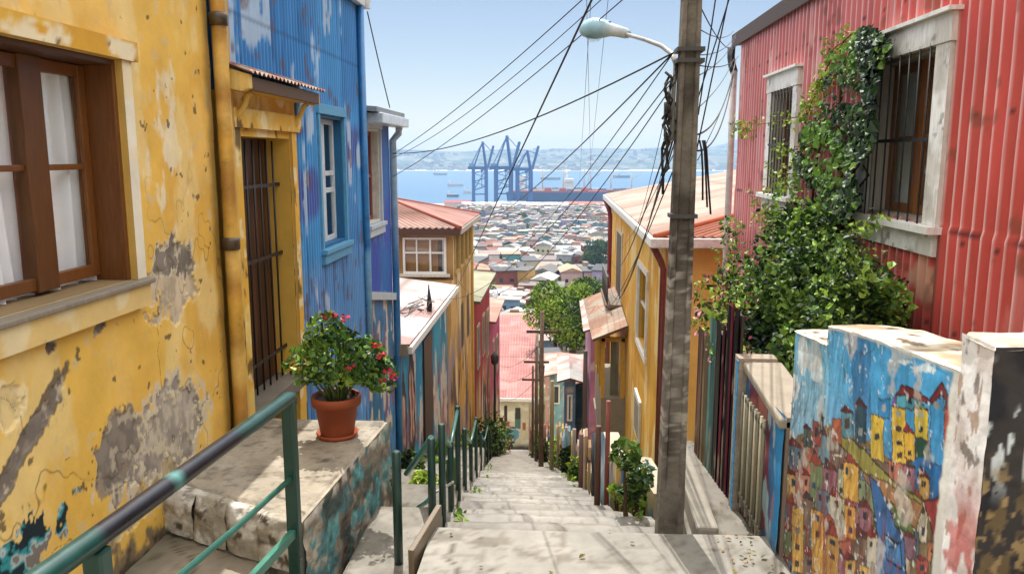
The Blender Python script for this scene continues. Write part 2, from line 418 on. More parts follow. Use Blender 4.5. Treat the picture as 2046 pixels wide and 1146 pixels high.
y = 4.5
rs = random.Random(3)
while y < 34:
    n += 1
    run = RUN; z1 = -2.2 - RISE * n
    a, b = y, y + run
    zz = z1 + rs.uniform(-.012, .012)
    e = rs.uniform(-.03, .03)
    xs0, xs1 = xL(a) - .06 + e, xL(b) - .06 + e
    xr0, xr1 = xR(a) + .05 + rs.uniform(0, .04), xR(b) + .05 + rs.uniform(0, .04)
    ny = 7 if y < 12 else 3; nx = 60 if y < 12 else 16
    U, T = np.meshgrid(np.linspace(0, 1, nx), np.linspace(0, 1, ny), indexing='ij')
    Yg = a - .01 + (b - a + .015) * T
    wob = (fbm(U * 9, U * 0 + n * 3.1, 40, 3) - .5) * .05 - .05 * np.clip(fbm(U * 26, U * 0 + n * 7.3, 43, 3) - .58, 0, 1) / .42
    Yg = Yg + wob * (T > .99)
    Xg = (xs0 + (xs1 - xs0) * T) * (1 - U) + (xr0 + (xr1 - xr0) * T) * U
    Zg = zz + (fbm(Xg * 3, Yg * 3, 50, 3) - .5) * .022 - .018 * (T > .99)
    I = np.arange(nx * ny).reshape(nx, ny)
    Q = np.stack([I[:-1, :-1], I[1:, :-1], I[1:, 1:], I[:-1, 1:]], -1).reshape(-1, 4)
    cc = concrete(Xg, Yg, ['87837c', '7f7b74', '8e8a83'][n % 3], n)
    jx = .42 + .12 * math.sin(n * 2.3)
    cc = mixc(cc, CA('4f483d'), sstep(.016, .004, np.abs(U - jx - .01 * np.sin(T * 7 + n))) * .55 * (n % 3 != 1))
    cc = mixc(cc, CA('b5ada0'), sstep(.45, .0, np.abs(U - .5)) * sstep(.5, .95, T) * .45)
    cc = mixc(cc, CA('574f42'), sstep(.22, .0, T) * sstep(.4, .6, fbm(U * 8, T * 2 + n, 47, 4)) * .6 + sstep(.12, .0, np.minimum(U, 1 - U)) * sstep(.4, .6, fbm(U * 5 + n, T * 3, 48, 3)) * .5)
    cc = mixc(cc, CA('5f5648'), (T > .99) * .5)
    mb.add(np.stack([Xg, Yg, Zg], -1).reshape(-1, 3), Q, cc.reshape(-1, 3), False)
    top = np.stack([Xg, Yg, Zg], -1)[:, -1, :]; bot = top.copy(); bot[:, 2] = zz - .5
    nn = len(top); mb.add(np.concatenate([top, bot]), np.array([(i + 1, i, nn + i, nn + i + 1) for i in range(nn - 1)]), '8d8271')
    for xa, xb, s in ((xs0, xs1, 1), (xr0, xr1, -1)):
        mb.quad(*[(xa, a, zz - .55), (xa, a, zz - .01), (xb, b, zz - .01), (xb, b, zz - .55)][::s], c='8d8271')
    y = b
tag(mb.build('stairs', M['tread']), kind='structure')

# top landing: one concrete slab with joints, stains and a worn nosing
def land_col(S, T):
    c = concrete(S, T, '8f8a80', 70, 1.0)
    c = mixc(c, CA('6a6052'), sstep(.012, .004, np.abs(S - .02 - .02 * np.sin(T * 9))) * .55)
    c = mixc(c, CA('6a6052'), sstep(.010, .003, np.abs(T - 4.29 - .012 * np.sin(S * 7))) * .5)
    return mixc(c, CA('5f564a'), sstep(1.0, .5, np.hypot((S - .35) / .22, (T - 4.11) / .045) + (fbm(S * 9, T * 9, 3) - .5)) * .5)
mb = MB()
mb.sheet('+z', -2.2, -.74, 1.30, 1.2, 4.5, .03, .03, land_col, disp=lambda S, T: (fbm(S * 2, T * 2, 8) - .5) * .015 - .02 * (T > 4.495))
mb.box(-.74, 1.30, 1.2, 4.495, -2.95, -2.225, '8d8271')
tag(mb.build('landing', M['tread']), kind='structure')

# side walkway right of the pole, stepping gently down beside the fence
mb = MB()
mb.hexa([(.74, 4.5, -3.2), (1.22, 4.5, -3.2), (1.20, 6.9, -3.9), (.98, 6.9, -3.9), (.80, 4.5, -2.33), (1.22, 4.5, -2.30), (1.20, 6.9, -2.52), (.98, 6.9, -2.52)], '746d62')
slab_top(mb, [(.80, 4.5, -2.318), (1.22, 4.5, -2.288), (1.20, 6.9, -2.508), (.98, 6.9, -2.508)], '7a746a', 31, 50, .015, .0)
tag(mb.build('side_path', M['tread']), kind='structure')
mb = MB()
mb.beam((.90, 4.52, -2.33), (1.0, 6.6, -2.48), .13, .30, '8a8376')
tag(mb.build('kerb', M['concrete'], bevel=.02), kind='structure')

# left side: raised ledge, white nosing, lower passage by the yellow house
def led_col(S, T): return concrete(S, T, '9f9482', 33, 1.4)
def ledx(y): return -1.288 + (y - 5.69) * .069
mb = MB()
def ledge_top(mbx):
    U, V_ = np.meshgrid(np.linspace(0, 1, 70), np.linspace(0, 1, 70), indexing='ij')
    ya = 4.53 - .47 * U + .012 * np.sin(U * 23); X = -2.37 + ( (ledx(ya + (5.75 - ya) * V_) + 2.37)) * U; Y = ya + (5.75 - ya) * V_
    Z = -1.98 + (fbm(X * 4, Y * 4, 8) - .5) * .02 - .02 * ((U > .985) | (V_ < .015))
    I = np.arange(U.size).reshape(U.shape); Q = np.stack([I[:-1, :-1], I[1:, :-1], I[1:, 1:], I[:-1, 1:]], -1).reshape(-1, 4)
    mbx.add(np.stack([X, Y, Z], -1).reshape(-1, 3), Q, led_col(X, Y).reshape(-1, 3), True)
ledge_top(mb)
P0, P1, P2, P3 = (-2.37, 4.55), (-1.40, 4.07), (-1.284, 5.75), (-2.37, 5.75)
mb.hexa([(*P0, -3.3), (*P1, -3.3), (*P2, -3.3), (*P3, -3.3), (*P0, -1.993), (*P1, -1.993), (*P2, -1.993), (*P3, -1.993)], '9f9482')
def stone(S, Z):
    n = fbm(S * 5, Z * 5, 60, 4)
    c = mixc(flat('8b8172', S), CA('b4a995'), sstep(.45, .6, n))
    c = mixc(c, CA('3f7f84'), sstep(.5, .58, fbm(S * 5 + 5, Z * 8 + 3 * S, 62, 4)) * .8)
    c = mixc(c, CA('6db0ae'), sstep(.56, .62, fbm(S * 9 + 5, Z * 11, 64, 4)) * .7)
    c = mixc(c, CA('4a4034'), sstep(.54, .64, fbm(S * 4, Z * 4 + 20, 66, 5)) * .7)
    return mixc(c, CA('d3cab8'), sstep(-2.06, -2.0, Z) * sstep(.4, .55, fbm(S * 12, Z * 12, 67)))
mb.sheet('+x', lambda S, Z: ledx(S) + .012, 4.06, 5.76, -3.3, -1.985, .016, .016, stone, disp=lambda S, Z: (fbm(S * 9, Z * 9, 61, 4) - .5) * .05)
tag(mb.build('ledge', M['rough']), kind='structure')
mb = MB()
rs2 = random.Random(8); t = 0.0
while t < .97:   # a course of whitewashed edge stones
    L_ = rs2.uniform(.22, .42); t2 = min(1.0, t + L_)
    A_ = np.array((-2.36 + .97 * t, 4.545 - .485 * t)); B_ = np.array((-2.36 + .97 * t2, 4.545 - .485 * t2)); nrm = np.array((-.45, -.89)); j = rs2.uniform(-.008, .012)
    U, V_ = np.meshgrid(np.linspace(0, 1, 16), np.linspace(0, 1, 22), indexing='ij')
    ang = V_ * math.pi * .5 * 1.0; e_ = .86 + .14 * np.sin(np.pi * U) ** .3
    out = (.015 + (.085 + j) * np.minimum(1, 1.25 * np.cos(ang)) * e_); zz = -2.25 + .275 * np.minimum(1, 1.12 * np.sin(ang)) * (.9 + .1 * e_) + j * .4
    XY_ = A_ + (B_ - A_) * U[..., None] + nrm * out[..., None]
    dz = (fbm(XY_[..., 0] * 14, zz * 14 + t * 9, 60, 4) - .5) * .05
    P_ = np.stack([XY_[..., 0] + nrm[0] * dz, XY_[..., 1] + nrm[1] * dz, zz + dz * .4], -1)
    cc = mixc(mixc(flat('cfcac0', U), CA('9c9484'), sstep(.45, .62, fbm(P_[..., 0] * 11, P_[..., 2] * 11, 63, 4))), CA('5f564a'), sstep(.62, .7, fbm(P_[..., 0] * 16, P_[..., 2] * 16, 64, 4)))
    I = np.arange(U.size).reshape(U.shape); Q = np.stack([I[:-1, :-1], I[1:, :-1], I[1:, 1:], I[:-1, 1:]], -1).reshape(-1, 4)
    mb.add(P_.reshape(-1, 3), Q, cc.reshape(-1, 3), True); t = t2
tag(mb.build('step_nosing', M['rough']), kind='structure')
mb = MB()
mb.sheet('+z', -2.27, -2.37, -1.60, 1.4, 4.55, .03, .03, lambda S, T: mixc(concrete(S, T, '8f8473', 90, 1.6), CA('4c4a35'), sstep(-2.1, -2.37, S) * .5), disp=lambda S, T: (fbm(S * 3, T * 3, 9) - .5) * .03)
mb.box(-2.37, -1.60, 1.4, 4.5, -3.3, -2.29, '8f8473')
tag(mb.build('passage', M['concrete']), kind='structure')

# lower terraces between the stairs and the left-hand houses
mb = MB()
for k, (ya, yb, z_) in enumerate([(4.1, 5.3, -2.46), (5.75, 7.0, -3.02), (7.0, 8.4, -3.45), (8.4, 9.9, -3.98), (9.9, 11.4, -4.5), (11.4, 13.2, -5.05), (13.2, 15.2, -5.75)]):
    xa = -1.27 if ya < 5 else -2.36
    mb.hexa([(xa, ya, z_ - 1.2), (xL(ya) - .1, ya, z_ - 1.2), (xL(yb) - .1, yb, z_ - 1.2), (xa, yb, z_ - 1.2), (xa, ya, z_), (xL(ya) - .1, ya, z_), (xL(yb) - .1, yb, z_), (xa, yb, z_)], ['7f786c', '746d61', '7a7266'][k % 3])
    slab_top(mb, [(xa, ya, z_ + .012), (xL(ya) - .1, ya, z_ + .012), (xL(yb) - .1, yb, z_ + .012), (xa, yb, z_ + .012)], ['7f796e', '757066', '7a7469'][k % 3], 40 + k, 46, .02, .02)
tag(mb.build('terraces', M['tread']), kind='structure')
# ================================================================== left-hand houses
XW = -2.37
def blob(S, T, cs, ct, rs_, rt, seed, warp=.5, fr=5, tilt=0.0):
    ds, dt = S - cs, T - ct
    a = ds * math.cos(tilt) + dt * math.sin(tilt); b = -ds * math.sin(tilt) + dt * math.cos(tilt)
    d = np.hypot(a / rs_, b / rt) + (fbm(S * fr, T * fr, seed, 5) - .5) * 2 * warp
    return d
# ---- yellow house
WIN = (2.60, 4.27, -.68, .50)
def yel(S, T):
    c = mixc(flat('e4b652', S), CA('d8a646'), sstep(.4, .65, fbm(S * 1.6, T * 1.1, 1, 4)) * .8)
    c = mixc(c, CA('ecc06a'), sstep(.52, .7, fbm(S * 2.5 + 3, T * 1.4, 2, 4)) * .6)
    # thin chalky flaking beside the window and pipe
    zone = np.exp(-((S - 4.78) / .30) ** 2) * sstep(-.75, -.1, T) * sstep(.75, .35, T)
    f = fbm(S * 9, T * 4.2, 5, 5) * .62 + zone * .26
    c = mixc(c, CA('e4d6b4'), sstep(.53, .62, f) * .85)
    c = mixc(c, CA('e8cf90'), sstep(.55, .68, fbm(S * 3.4, T * 1.9, 6, 5)) * .55)
    f2 = fbm(S * 16, T * 12, 15, 4)
    c = mixc(c, CA('cfb88a'), sstep(.70, .76, f2) * .6)
    c = mixc(c, CA('4a3c2c'), sstep(.755, .79, fbm(S * 11, T * 11, 17, 4)) * .8)
    peel = np.full(S.shape, 9.0)
    def patch(u, v, ru, rv, seed, col_, rim=None, tilt=0, warp=.5, fr=6):
        nonlocal c
        p = on_x(u, v, XW); q = on_x(u + ru, v, XW); w = on_x(u, v + rv, XW)
        d = blob(S, T, p[1], p[2], abs(q[1] - p[1]), abs(w[2] - p[2]), seed, warp * 1.35, fr, tilt)
        d = d + (fbm(S * fr * 6, T * fr * 2.6, seed + 60, 4) - .5) * .55 + (fbm(S * fr * 2.2, T * fr * .8, seed + 61, 3) - .5) * .5
        if rim: c = mixc(c, CA(rim), sstep(1.30, 1.14, d + .8 * (fbm(S * 15, T * 9, seed + 3, 4) - .42)) * .9)
        base = mixc(flat(col_, S), CA(col_) * .62, sstep(.36, .66, fbm(S * 16, T * 13, seed + 1, 5)) * .8)
        base = mixc(base, CA('cbbda2'), sstep(.6, .68, fbm(S * 22, T * 14, seed + 2, 4)) * .6)
        isl = sstep(.62, .68, fbm(S * 17, T * 8, seed + 9, 4)) * sstep(.45, .8, d)
        m = (sstep(1.02, .98, d) * (1 - isl))[..., None]
        c = c * (1 - m) + base * m
        np.minimum(peel, d + isl, out=peel)
    patch(345, 560, 40, 75, 24, 'cdb99a', None, 0, .6, 8)
    patch(343, 512, 28, 34, 21, '8a7e72', 'd3c5aa', 0, .55, 9)
    patch(372, 520, 14, 28, 22, '8a7e70', 'd3c5aa', 0, .6, 11)
    patch(330, 872, 78, 80, 31, 'a3978a', 'cbbfa8', 0, .5, 6)
    patch(355, 840, 52, 46, 32, 'b4a899', 'cdbf9f', 0, .65, 8)
    patch(232, 892, 44, 62, 33, '8c8074', '8d7f6e', 0, .4, 7)
    patch(300, 985, 75, 26, 34, 'b9a67f', None, .25, .7, 10)
    patch(55, 880, 95, 26, 35, '8d8074', '5e5347', .62, .35, 7)
    patch(18, 800, 38, 46, 36, 'e0c58a', 'ecd6a4', 0, .35, 6)
    patch(200, 655, 18, 13, 37, '7d7166', None, .5, .6, 14)
    patch(105, 690, 14, 14, 38, '6f6459', None, .5, .7, 14)
    # decayed foot of the wall
    foot = (T + 2.27) + (fbm(S * 6, T * 6, 41, 5) - .5) * .55
    c = mixc(c, CA('7c6a50'), sstep(.12, .04, foot) * sstep(3.3, 3.9, S)); c = mixc(c, CA('3f372d'), sstep(.03, -.05, foot + .1 * (fbm(S * 22, T * 22, 42) - .5)) * .85)
    # cracks
    cr = np.abs(fbm(S * 1.7, T * 1.7, 43, 4) - .5)
    c = mixc(c, CA('5a4527'), sstep(.005, .001, cr) * sstep(.2, -.9, T) * .7)
    # sprayed scrawl low on the near end
    g = on_x(30, 1120, XW)
    d = blob(S, T, g[1], g[2], .42, .14, 51, .9, 8) + (fbm(S * 30, T * 12, 53, 3) - .5) * .6
    gcol_ = np.zeros(S.shape + (3,)); k = fbm(S * 13, T * 16, 52, 3)
    gcol_[:] = CA('1c2a30'); gcol_ = mixc(gcol_, CA('2f8a8f'), sstep(.47, .5, k)); gcol_ = mixc(gcol_, CA('a9b8b4'), sstep(.55, .62, k)); gcol_ = mixc(gcol_, CA('7d746c'), sstep(.66, .68, k))
    m = sstep(1.02, .97, d)[..., None]; c = c * (1 - m) + gcol_ * m
    c = mixc(c, CA('5c4318'), sstep(5.33, 5.45, S + .05 * fbm(S * 3, T * 8, 77)) * .7)
    yel.peel = peel
    return c
def yel_disp(S, T):
    yel(S, T)
    return -.011 * sstep(1.03, .97, yel.peel) + (fbm(S * 5, T * 5, 44, 4) - .5) * .012
yh = thing('yellow_house', 'peeling yellow plastered house with brown casement window at left edge', 'house', (XW, 3.4, -2.3))
mb = MB()
mb.sheet('+x', XW, 1.6, 5.45, -2.6, 1.6, .0068, .0068, yel, disp=yel_disp, holes=[WIN])
for b_ in ((-6, -3.3, 1.6, 5.45, -3.2, 1.6), (-3.3, XW - .25, 1.6, 1.9, -3.2, 1.6), (-3.3, XW - .25, 5.0, 5.45, -3.2, 1.6), (-3.3, XW - .25, 1.9, 5.0, -3.2, -1.2), (-3.3, XW - .25, 1.9, 5.0, 1.0, 1.6), (XW - .25, XW - .02, 1.6, WIN[0], -3.2, 1.6), (XW - .25, XW - .02, WIN[1], 5.45, -3.2, 1.6), (XW - .25, XW - .02, WIN[0], WIN[1], -3.2, WIN[2]), (XW - .25, XW - .02, WIN[0], WIN[1], WIN[3], 1.6)):
    mb.box(*b_, '8a7350')
mb.build('wall', M['plaster'], yh)
mb = MB(); mb.box(-6.1, XW + .015, 1.5, 5.48, 1.603, 1.68, '8d6a45'); mb.build('roof', M['roof'], yh)
# window: reveal, two sashes, four panes, sill, trim
XF = XW - .165
fy = lambda u: float(on_x(u, 340, XF)[1])
mb = MB(); br = '5a3618'
mb.box(XF - .06, XW - .004, WIN[1] - .03, WIN[1] + .0, WIN[2], WIN[3], '6f4119')
mb.box(XF - .06, XW - .004, WIN[0], WIN[1] - .03, WIN[3] - .03, WIN[3], '4d2d14')
mb.box(XF - .06, XF + .02, fy(48), fy(92), WIN[2] + .02, WIN[3] - .03, '5f3813')
win = mb.build('window', M['brownwood'], yh, bevel=.004)
mb = MB()
for a, b in ((WIN[0], fy(46)), (fy(94), WIN[1] - .032)):
    pass
def sash(a, b, tint):
    mb = MB(); z0, z1 = WIN[2] + .03, WIN[3] - .035; w = .062
    mb.box(XF - .035, XF + .008, a, a + w, z0, z1, tint); mb.box(XF - .035, XF + .008, b - w, b, z0, z1, tint)
    mb.box(XF - .033, XF + .006, a + w, b - w, z0, z0 + w, tint); mb.box(XF - .033, XF + .006, a + w, b - w, z1 - w, z1, tint)
    mb.box(XF - .026, XF + .003, a + w, b - w, -.075, -.045, tint)
    mb.build('sash', M['brownwood'], win, bevel=.004)
    for za, zb in ((z0 + w, -.075), (-.045, z1 - w)):
        g = MB(); g.box(XF - .018, XF - .013, a + w, b - w, za, zb); g.build('pane', M['glass'], win)
sash(WIN[0] + .01, fy(70) - .004, '6b3f18'); sash(fy(70) + .004, WIN[1] - .033, '75461b')
mb = MB(); mb.box(XF - .03, XW + .085, 1.7, WIN[1] + .10, -.712, -.682, '857a6a'); mb.build('sill', M['wood'], win, bevel=.008)
def trimcol(S, T):
    c = mixc(flat('d9a83c', S), CA('e3d2ac'), sstep(.46, .56, fbm(S * 5, T * 4, 81, 5)))
    return mixc(c, CA('5a4a3a'), sstep(.66, .72, fbm(S * 10, T * 14, 82, 4)))
def board(name, parent, y0, y1, z0, z1, proud, colf, x0=XW, ds=.02, m='plaster'):
    b = MB(); b.sheet('+x', x0 + proud, y0, y1, z0, z1, ds, ds, colf); b.box(x0 - .01, x0 + proud - .0015, y0, y1, z0, z1, CA('c9a050'))
    return b.build(name, M[m], parent)
board('apron', win, 1.7, WIN[1] + .085, -.835, -.714, .06, lambda S, T: mixc(trimcol(S, T), CA('dcc590'), .6 * np.ones(S.shape)))
board('trim', win, WIN[1] + .002, WIN[1] + .095, -.68, .50, .035, lambda S, T: mixc(trimcol(S, T), CA('e2d8c2'), sstep(.35, .5, fbm(S * 3, T * 5, 87))))
board('trim', win, 1.7, WIN[1] + .14, .502, .605, .055, lambda S, T: mixc(trimcol(S, T), CA('cf9a30'), sstep(.4, .5, fbm(S * 4, T * 9, 88))))
def curtain(y0, y1, label):
    b = MB(); S, T = np.meshgrid(np.linspace(y0, y1, 90), np.linspace(WIN[2] - .1, WIN[3] + .1, 34), indexing='ij')
    w = .048 * np.sin(S * 42 + 1.4 * np.sin(S * 9 + T * 1.2)) * (1 - .4 * (T - WIN[2])) + .02 * np.sin(S * 17 + T * 2)
    I = np.arange(S.size).reshape(S.shape); Q = np.stack([I[:-1, :-1], I[1:, :-1], I[1:, 1:], I[:-1, 1:]], -1).reshape(-1, 4)
    b.add(np.stack([XF - .085 + w, S, T], -1).reshape(-1, 3), Q, 'fcfcfb', True)
    tag(b.build('curtain', M['cloth']), label, 'curtain', 'white curtains in the yellow house window')
curtain(2.55, fy(76), 'white pleated curtain behind the nearer left-hand sash of the brown window')
curtain(fy(60), WIN[1] + .10, 'white pleated curtain behind the farther right-hand sash of the brown window')
# downpipe and corner board
mb = MB()
px, py = XW + .055, 5.50
mb.tube([(px, py + .05 * math.sin(t * 3) * .3, 1.58 - 3.81 * t) for t in np.linspace(0, 1, 30)], .052, 14, np.array([CA(random.choice(['d6a545', 'cf9c3c', 'dcb05a', 'c18f3a', 'b58236'])) for _ in range(30)]))
pipe = mb.build('downpipe', M['metal'], yh)
for z_ in (.9, -.62):
    mb = MB(); mb.lathe([(.05, -.04), (.064, -.035), (.066, .03), (.058, .045), (.05, .05)], (px, py, z_), 14, '4a3a26'); mb.build('collar', M['metal'], pipe)
board('corner_board', yh, 5.56, 5.70, -2.25, 1.70, .045, lambda S, T: mixc(mixc(flat('d8ae55', S), CA('caa04a'), sstep(.4, .6, fbm(S * 6, T * 3, 91))), CA('4b3a22'), sstep(.62, .7, fbm(S * 8, T * 2.2, 92, 5))), ds=.015)

# ---- blue house with the yellow doorway
bh = thing('blue_house', 'tall blue corrugated house with yellow framed doorway behind the flower pot', 'house', (XW, 7.6, -2.2))
D0, D1, DZ = 5.86, 6.98, .14          # door opening
W1 = (7.86, 8.74, -.93, .40)
def corr(p, amp): return lambda S, T: amp * np.sin(2 * math.pi * S / p + .4 * np.sin(S * 3.1 + T * .7))
def blue(S, T):
    c = mixc(flat('4090cc', S), CA('307cbc'), sstep(.4, .6, fbm(S * 1.2, T * .9, 101, 4)))
    c = mixc(c, CA('494f9c'), sstep(.46, .56, fbm(S * .9 + 4, T * 1.1 + 2, 102, 3)) * sstep(.4, .2, T) * .85)
    c = mixc(c, CA('5f94c8'), sstep(-.95, -1.1, T + .1 * (fbm(S * 3, T * 3, 103) - .5)) * .75)
    sc = fbm(S * 5, T * 2.0, 104, 5) + .16 * np.exp(-((S - 6.1) / .5) ** 2) * sstep(.6, 1.0, T)
    c = mixc(c, CA('c4d4e0'), sstep(.655, .73, sc) * .75)
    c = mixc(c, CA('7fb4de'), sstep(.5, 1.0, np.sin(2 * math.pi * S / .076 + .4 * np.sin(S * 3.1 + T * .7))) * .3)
    c = mixc(c, CA('184a80'), sstep(.62, .7, fbm(S * 14, T * .9, 105, 3)) * .5)
    seam = np.minimum(np.abs(T - 1.02), np.minimum(np.abs(S - 7.4) + 9 * (T < 1.02), np.abs(S - 8.95)))
    c = mixc(c, CA('1f4a78'), sstep(.016, .005, seam) * .45)
    c = mixc(c, CA('6a4a3a'), sstep(.66, .74, fbm(S * 7 + 2, T * 4, 106, 5)) * .6)
    return c
mb = MB()
hole_door = (5.70, 7.17, -2.6, .46)
mb.sheet('+x', XW, 5.70, 9.56, -3.7, 1.74, .0127, .03, blue, disp=corr(.076, .012), holes=[hole_door, W1])
for b_ in ((-7, -2.72, 5.70, 9.56, -5.2, 1.74), (-2.72, XW - .02, 7.17, W1[0], -5, 1.74), (-2.72, XW - .02, W1[1], 9.56, -5, 1.74), (-2.72, XW - .02, W1[0], W1[1], -5, W1[2]), (-2.72, XW - .02, W1[0], W1[1], W1[3], 1.74), (-2.72, XW - .02, 5.70, 7.17, .46, 1.74)):
    mb.box(*b_, '2a5f90')
mb.build('wall', M['tin'], bh)
def yb(S, T):
    c = mixc(flat('dba73c', S), CA('e2bd66'), sstep(.45, .6, fbm(S * 4, T * 3, 111, 4)))
    c = mixc(c, CA('ecdcae'), sstep(.6, .66, fbm(S * 7, T * 6, 112, 4)) * .7)
    return mixc(c, CA('4a3b22'), sstep(.64, .72, fbm(S * 9, T * 5, 113, 5)) * .85)
mb = MB()   # yellow wall piece round the door
mb.sheet('+x', XW + .004, 5.70, 7.17, -2.3, .46, .012, .012, yb, holes=[(D0, D1, -2.3, DZ)])
mb.box(-2.72, XW - .0, 5.70, D0, -3, .46, 'c7993a'); mb.box(-2.72, XW, D1, 7.17, -3, .46, 'd5a848'); mb.box(-2.72, XW, D0, D1, DZ, .46, 'c7993a')
mb.build('door_surround', M['plaster'], bh)
board('pilaster', bh, 5.72, 5.845, -2.0, .20, .03, yb, ds=.015)
board('pilaster', bh, D1 + .01, D1 + .13, -2.0, .20, .03, yb, ds=.015)
board('lintel', bh, 5.70, 7.2, .20, .34, .05, yb, ds=.015)
mb = MB()
mb.sheet('+x', XW - .20, D0, D1, -1.98, DZ, .014, .03, lambda S, T: mixc(mixc(flat('3a2015', S), CA('5a3220'), sstep(.4, .6, fbm(S * 20, T * 1.5, 121, 4))), CA('1c120d'), (np.mod(S, .14) < .014) * 1.0))
door = mb.build('door', M['brownwood'], bh)
mb = MB()
for k in range(7):
    yy = D0 + .08 + k * .15; mb.tube([(XW - .10, yy, -1.95), (XW - .10, yy, DZ - .02)], .009, 6, '201a17')
for z_ in (-1.7, -.85, -.25): mb.beam((XW - .10, D0, z_), (XW - .10, D1, z_), .012, .03, '201a17')
mb.build('security_bars', M['iron'], door)
mb = MB(); mb.box(XW - .22, XW + .04, D0 - .1, D1 + .05, -2.1, -1.965, '6f665a'); mb.build('threshold', M['concrete'], bh, bevel=.01)
# canopy over the door
mb = MB()
mb.prism([(XW, .62), (XW + .21, .555), (XW + .21, .46), (XW + .15, .44), (XW, .47)], lambda x, z: (x, 5.60, z), lambda x, z: (x, 5.66, z), 'e0bd6e')
mb.prism([(XW, .46), (XW + .17, .46), (XW + .18, .50), (XW, .53)], lambda x, z: (x, 5.665, z), lambda x, z: (x, 7.24, z), 'dcae48')
mb.prism([(XW, .60), (XW + .20, .545), (XW + .20, .46), (XW + .15, .44), (XW, .47)], lambda x, z: (x, 7.245, z), lambda x, z: (x, 7.29, z), 'd9a844')
mb.box(XW + .18, XW + .208, 5.665, 7.24, .45, .545, '5b4022')
can = mb.build('canopy', M['wood'], bh, bevel=.004)
mb = MB()
S, T = np.meshgrid(np.linspace(5.57, 7.33, 140), np.linspace(0, 1, 6), indexing='ij')
I = np.arange(S.size).reshape(S.shape); Q = np.stack([I[:-1, :-1], I[1:, :-1], I[1:, 1:], I[:-1, 1:]], -1).reshape(-1, 4)
zz = .655 - .085 * T + .012 * np.sin(S * 2 * math.pi / .085)
cc = mixc(flat('a58f80', S), CA('7a3d28'), sstep(.45, .6, fbm(S * 5, T * 3, 131, 4)))
mb.add(np.stack([XW + .245 * T, S, zz], -1).reshape(-1, 3), Q[:, ::-1], cc.reshape(-1, 3), True)
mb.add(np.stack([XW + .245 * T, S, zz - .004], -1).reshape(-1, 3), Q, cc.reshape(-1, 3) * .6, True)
mb.build('roof_sheet', M['roof'], can)
for y_ in (5.78, 7.06):
    mb = MB(); mb.tube([(XW + .02, y_, .22), (XW + .05, y_, .30), (XW + .10, y_, .36), (XW + .12, y_, .42), (XW + .16, y_, .44)], .022, 8, 'd9b25a'); mb.build('bracket', M['wood'], can)
# windows of the blue house
def tall_window(parent, y0, y1, z0, z1, frame_c, trim_c, sash_c, depth=.17, trimw=.045, bars=(0.46,)):
    x_ = XW - depth
    mb = MB(); fw = .05
    mb.box(x_ - .03, XW - .002, y1 - .03, y1, z0, z1, frame_c); mb.box(x_ - .03, XW - .002, y0, y0 + .03, z0, z1, frame_c)
    mb.box(x_ - .03, XW - .002, y0 + .03, y1 - .03, z1 - .03, z1, frame_c); mb.box(x_ - .03, XW - .002, y0 + .03, y1 - .03, z0, z0 + .03, frame_c)
    w = mb.build('window', M['wood'], parent, bevel=.003)
    a, b, za, zb = y0 + .032, y1 - .032, z0 + .03, z1 - .03
    mid = [a, (a + b) / 2, b]
    for k in (0, 1):
        s0, s1 = mid[k], mid[k + 1]
        m_ = MB()
        m_.box(x_ - .02, x_ + .015, s0, s0 + fw, za, zb, sash_c); m_.box(x_ - .02, x_ + .015, s1 - fw, s1, za, zb, sash_c)
        hs = [za] + [za + (zb - za) * t for t in bars] + [zb]
        for j, h in enumerate(hs):
            lo, hi = (h, h + fw) if j == 0 else ((h - fw, h) if j == len(hs) - 1 else (h - fw / 2, h + fw / 2))
            m_.box(x_ - .018, x_ + .012, s0 + fw, s1 - fw, lo, hi, sash_c)
        m_.build('sash', M['wood'], w, bevel=.003)
        g = MB(); g.box(x_ - .008, x_ - .004, s0 + fw, s1 - fw, za + fw, zb - fw); g.build('pane', M['glass'], w)
    bk = MB(); bk.box(x_ - .12, x_ - .11, y0, y1, z0, z1, '8f9492'); bk.build('blind', M['cloth'], w)
    t = MB()
    for bx in ((XW - .01, XW + .03, y0 - trimw, y0, z0 - .02, z1), (XW - .01, XW + .03, y1, y1 + trimw, z0 - .02, z1), (XW - .01, XW + .04, y0 - trimw - .02, y1 + trimw + .02, z1 + .002, z1 + trimw + .05)):
        t.box(*bx, trim_c)
    t.build('trim', M['wood'], w, bevel=.004)
    s = MB(); s.box(XW - .15, XW + .075, y0 - .08, y1 + .08, z0 - .05, z0 - .002, trim_c); s.box(XW, XW + .05, y0 - .06, y1 + .06, z0 - .15, z0 - .051, trim_c); s.build('sill', M['wood'], w, bevel=.004)
    return w
tall_window(bh, *W1, '24648f', '5b9cc0', 'c8cfd2', .10, .05, (.42, .56))
# eaves, gutter, pipes
mb = MB(); mb.box(-7.1, XW + .02, 5.65, 9.62, 1.743, 1.80, '8f7a6a'); mb.build('roof', M['roof'], bh)
mb = MB(); mb.box(XW + .02, XW + .09, 5.65, 9.62, 1.70, 1.80, 'd8d8d4'); mb.box(XW - .2, XW + .14, 9.625, 9.66, 1.68, 1.81, 'd8d8d4'); mb.build('gutter', M['metal'], bh, bevel=.01)
mb = MB(); mb.tube([(XW + .05, 9.52, 1.70), (XW + .05, 9.53, -1.0), (XW + .05, 9.56, -1.08), (XW + .05, 9.53, -1.2), (XW + .05, 9.53, -2.4)], .04, 10, np.array([CA(h) for h in ('2b6ea6', '3a7fb2', '2b6ea6', '6fa6c8', '8fb4c8')])); mb.build('downpipe', M['metal'], bh)

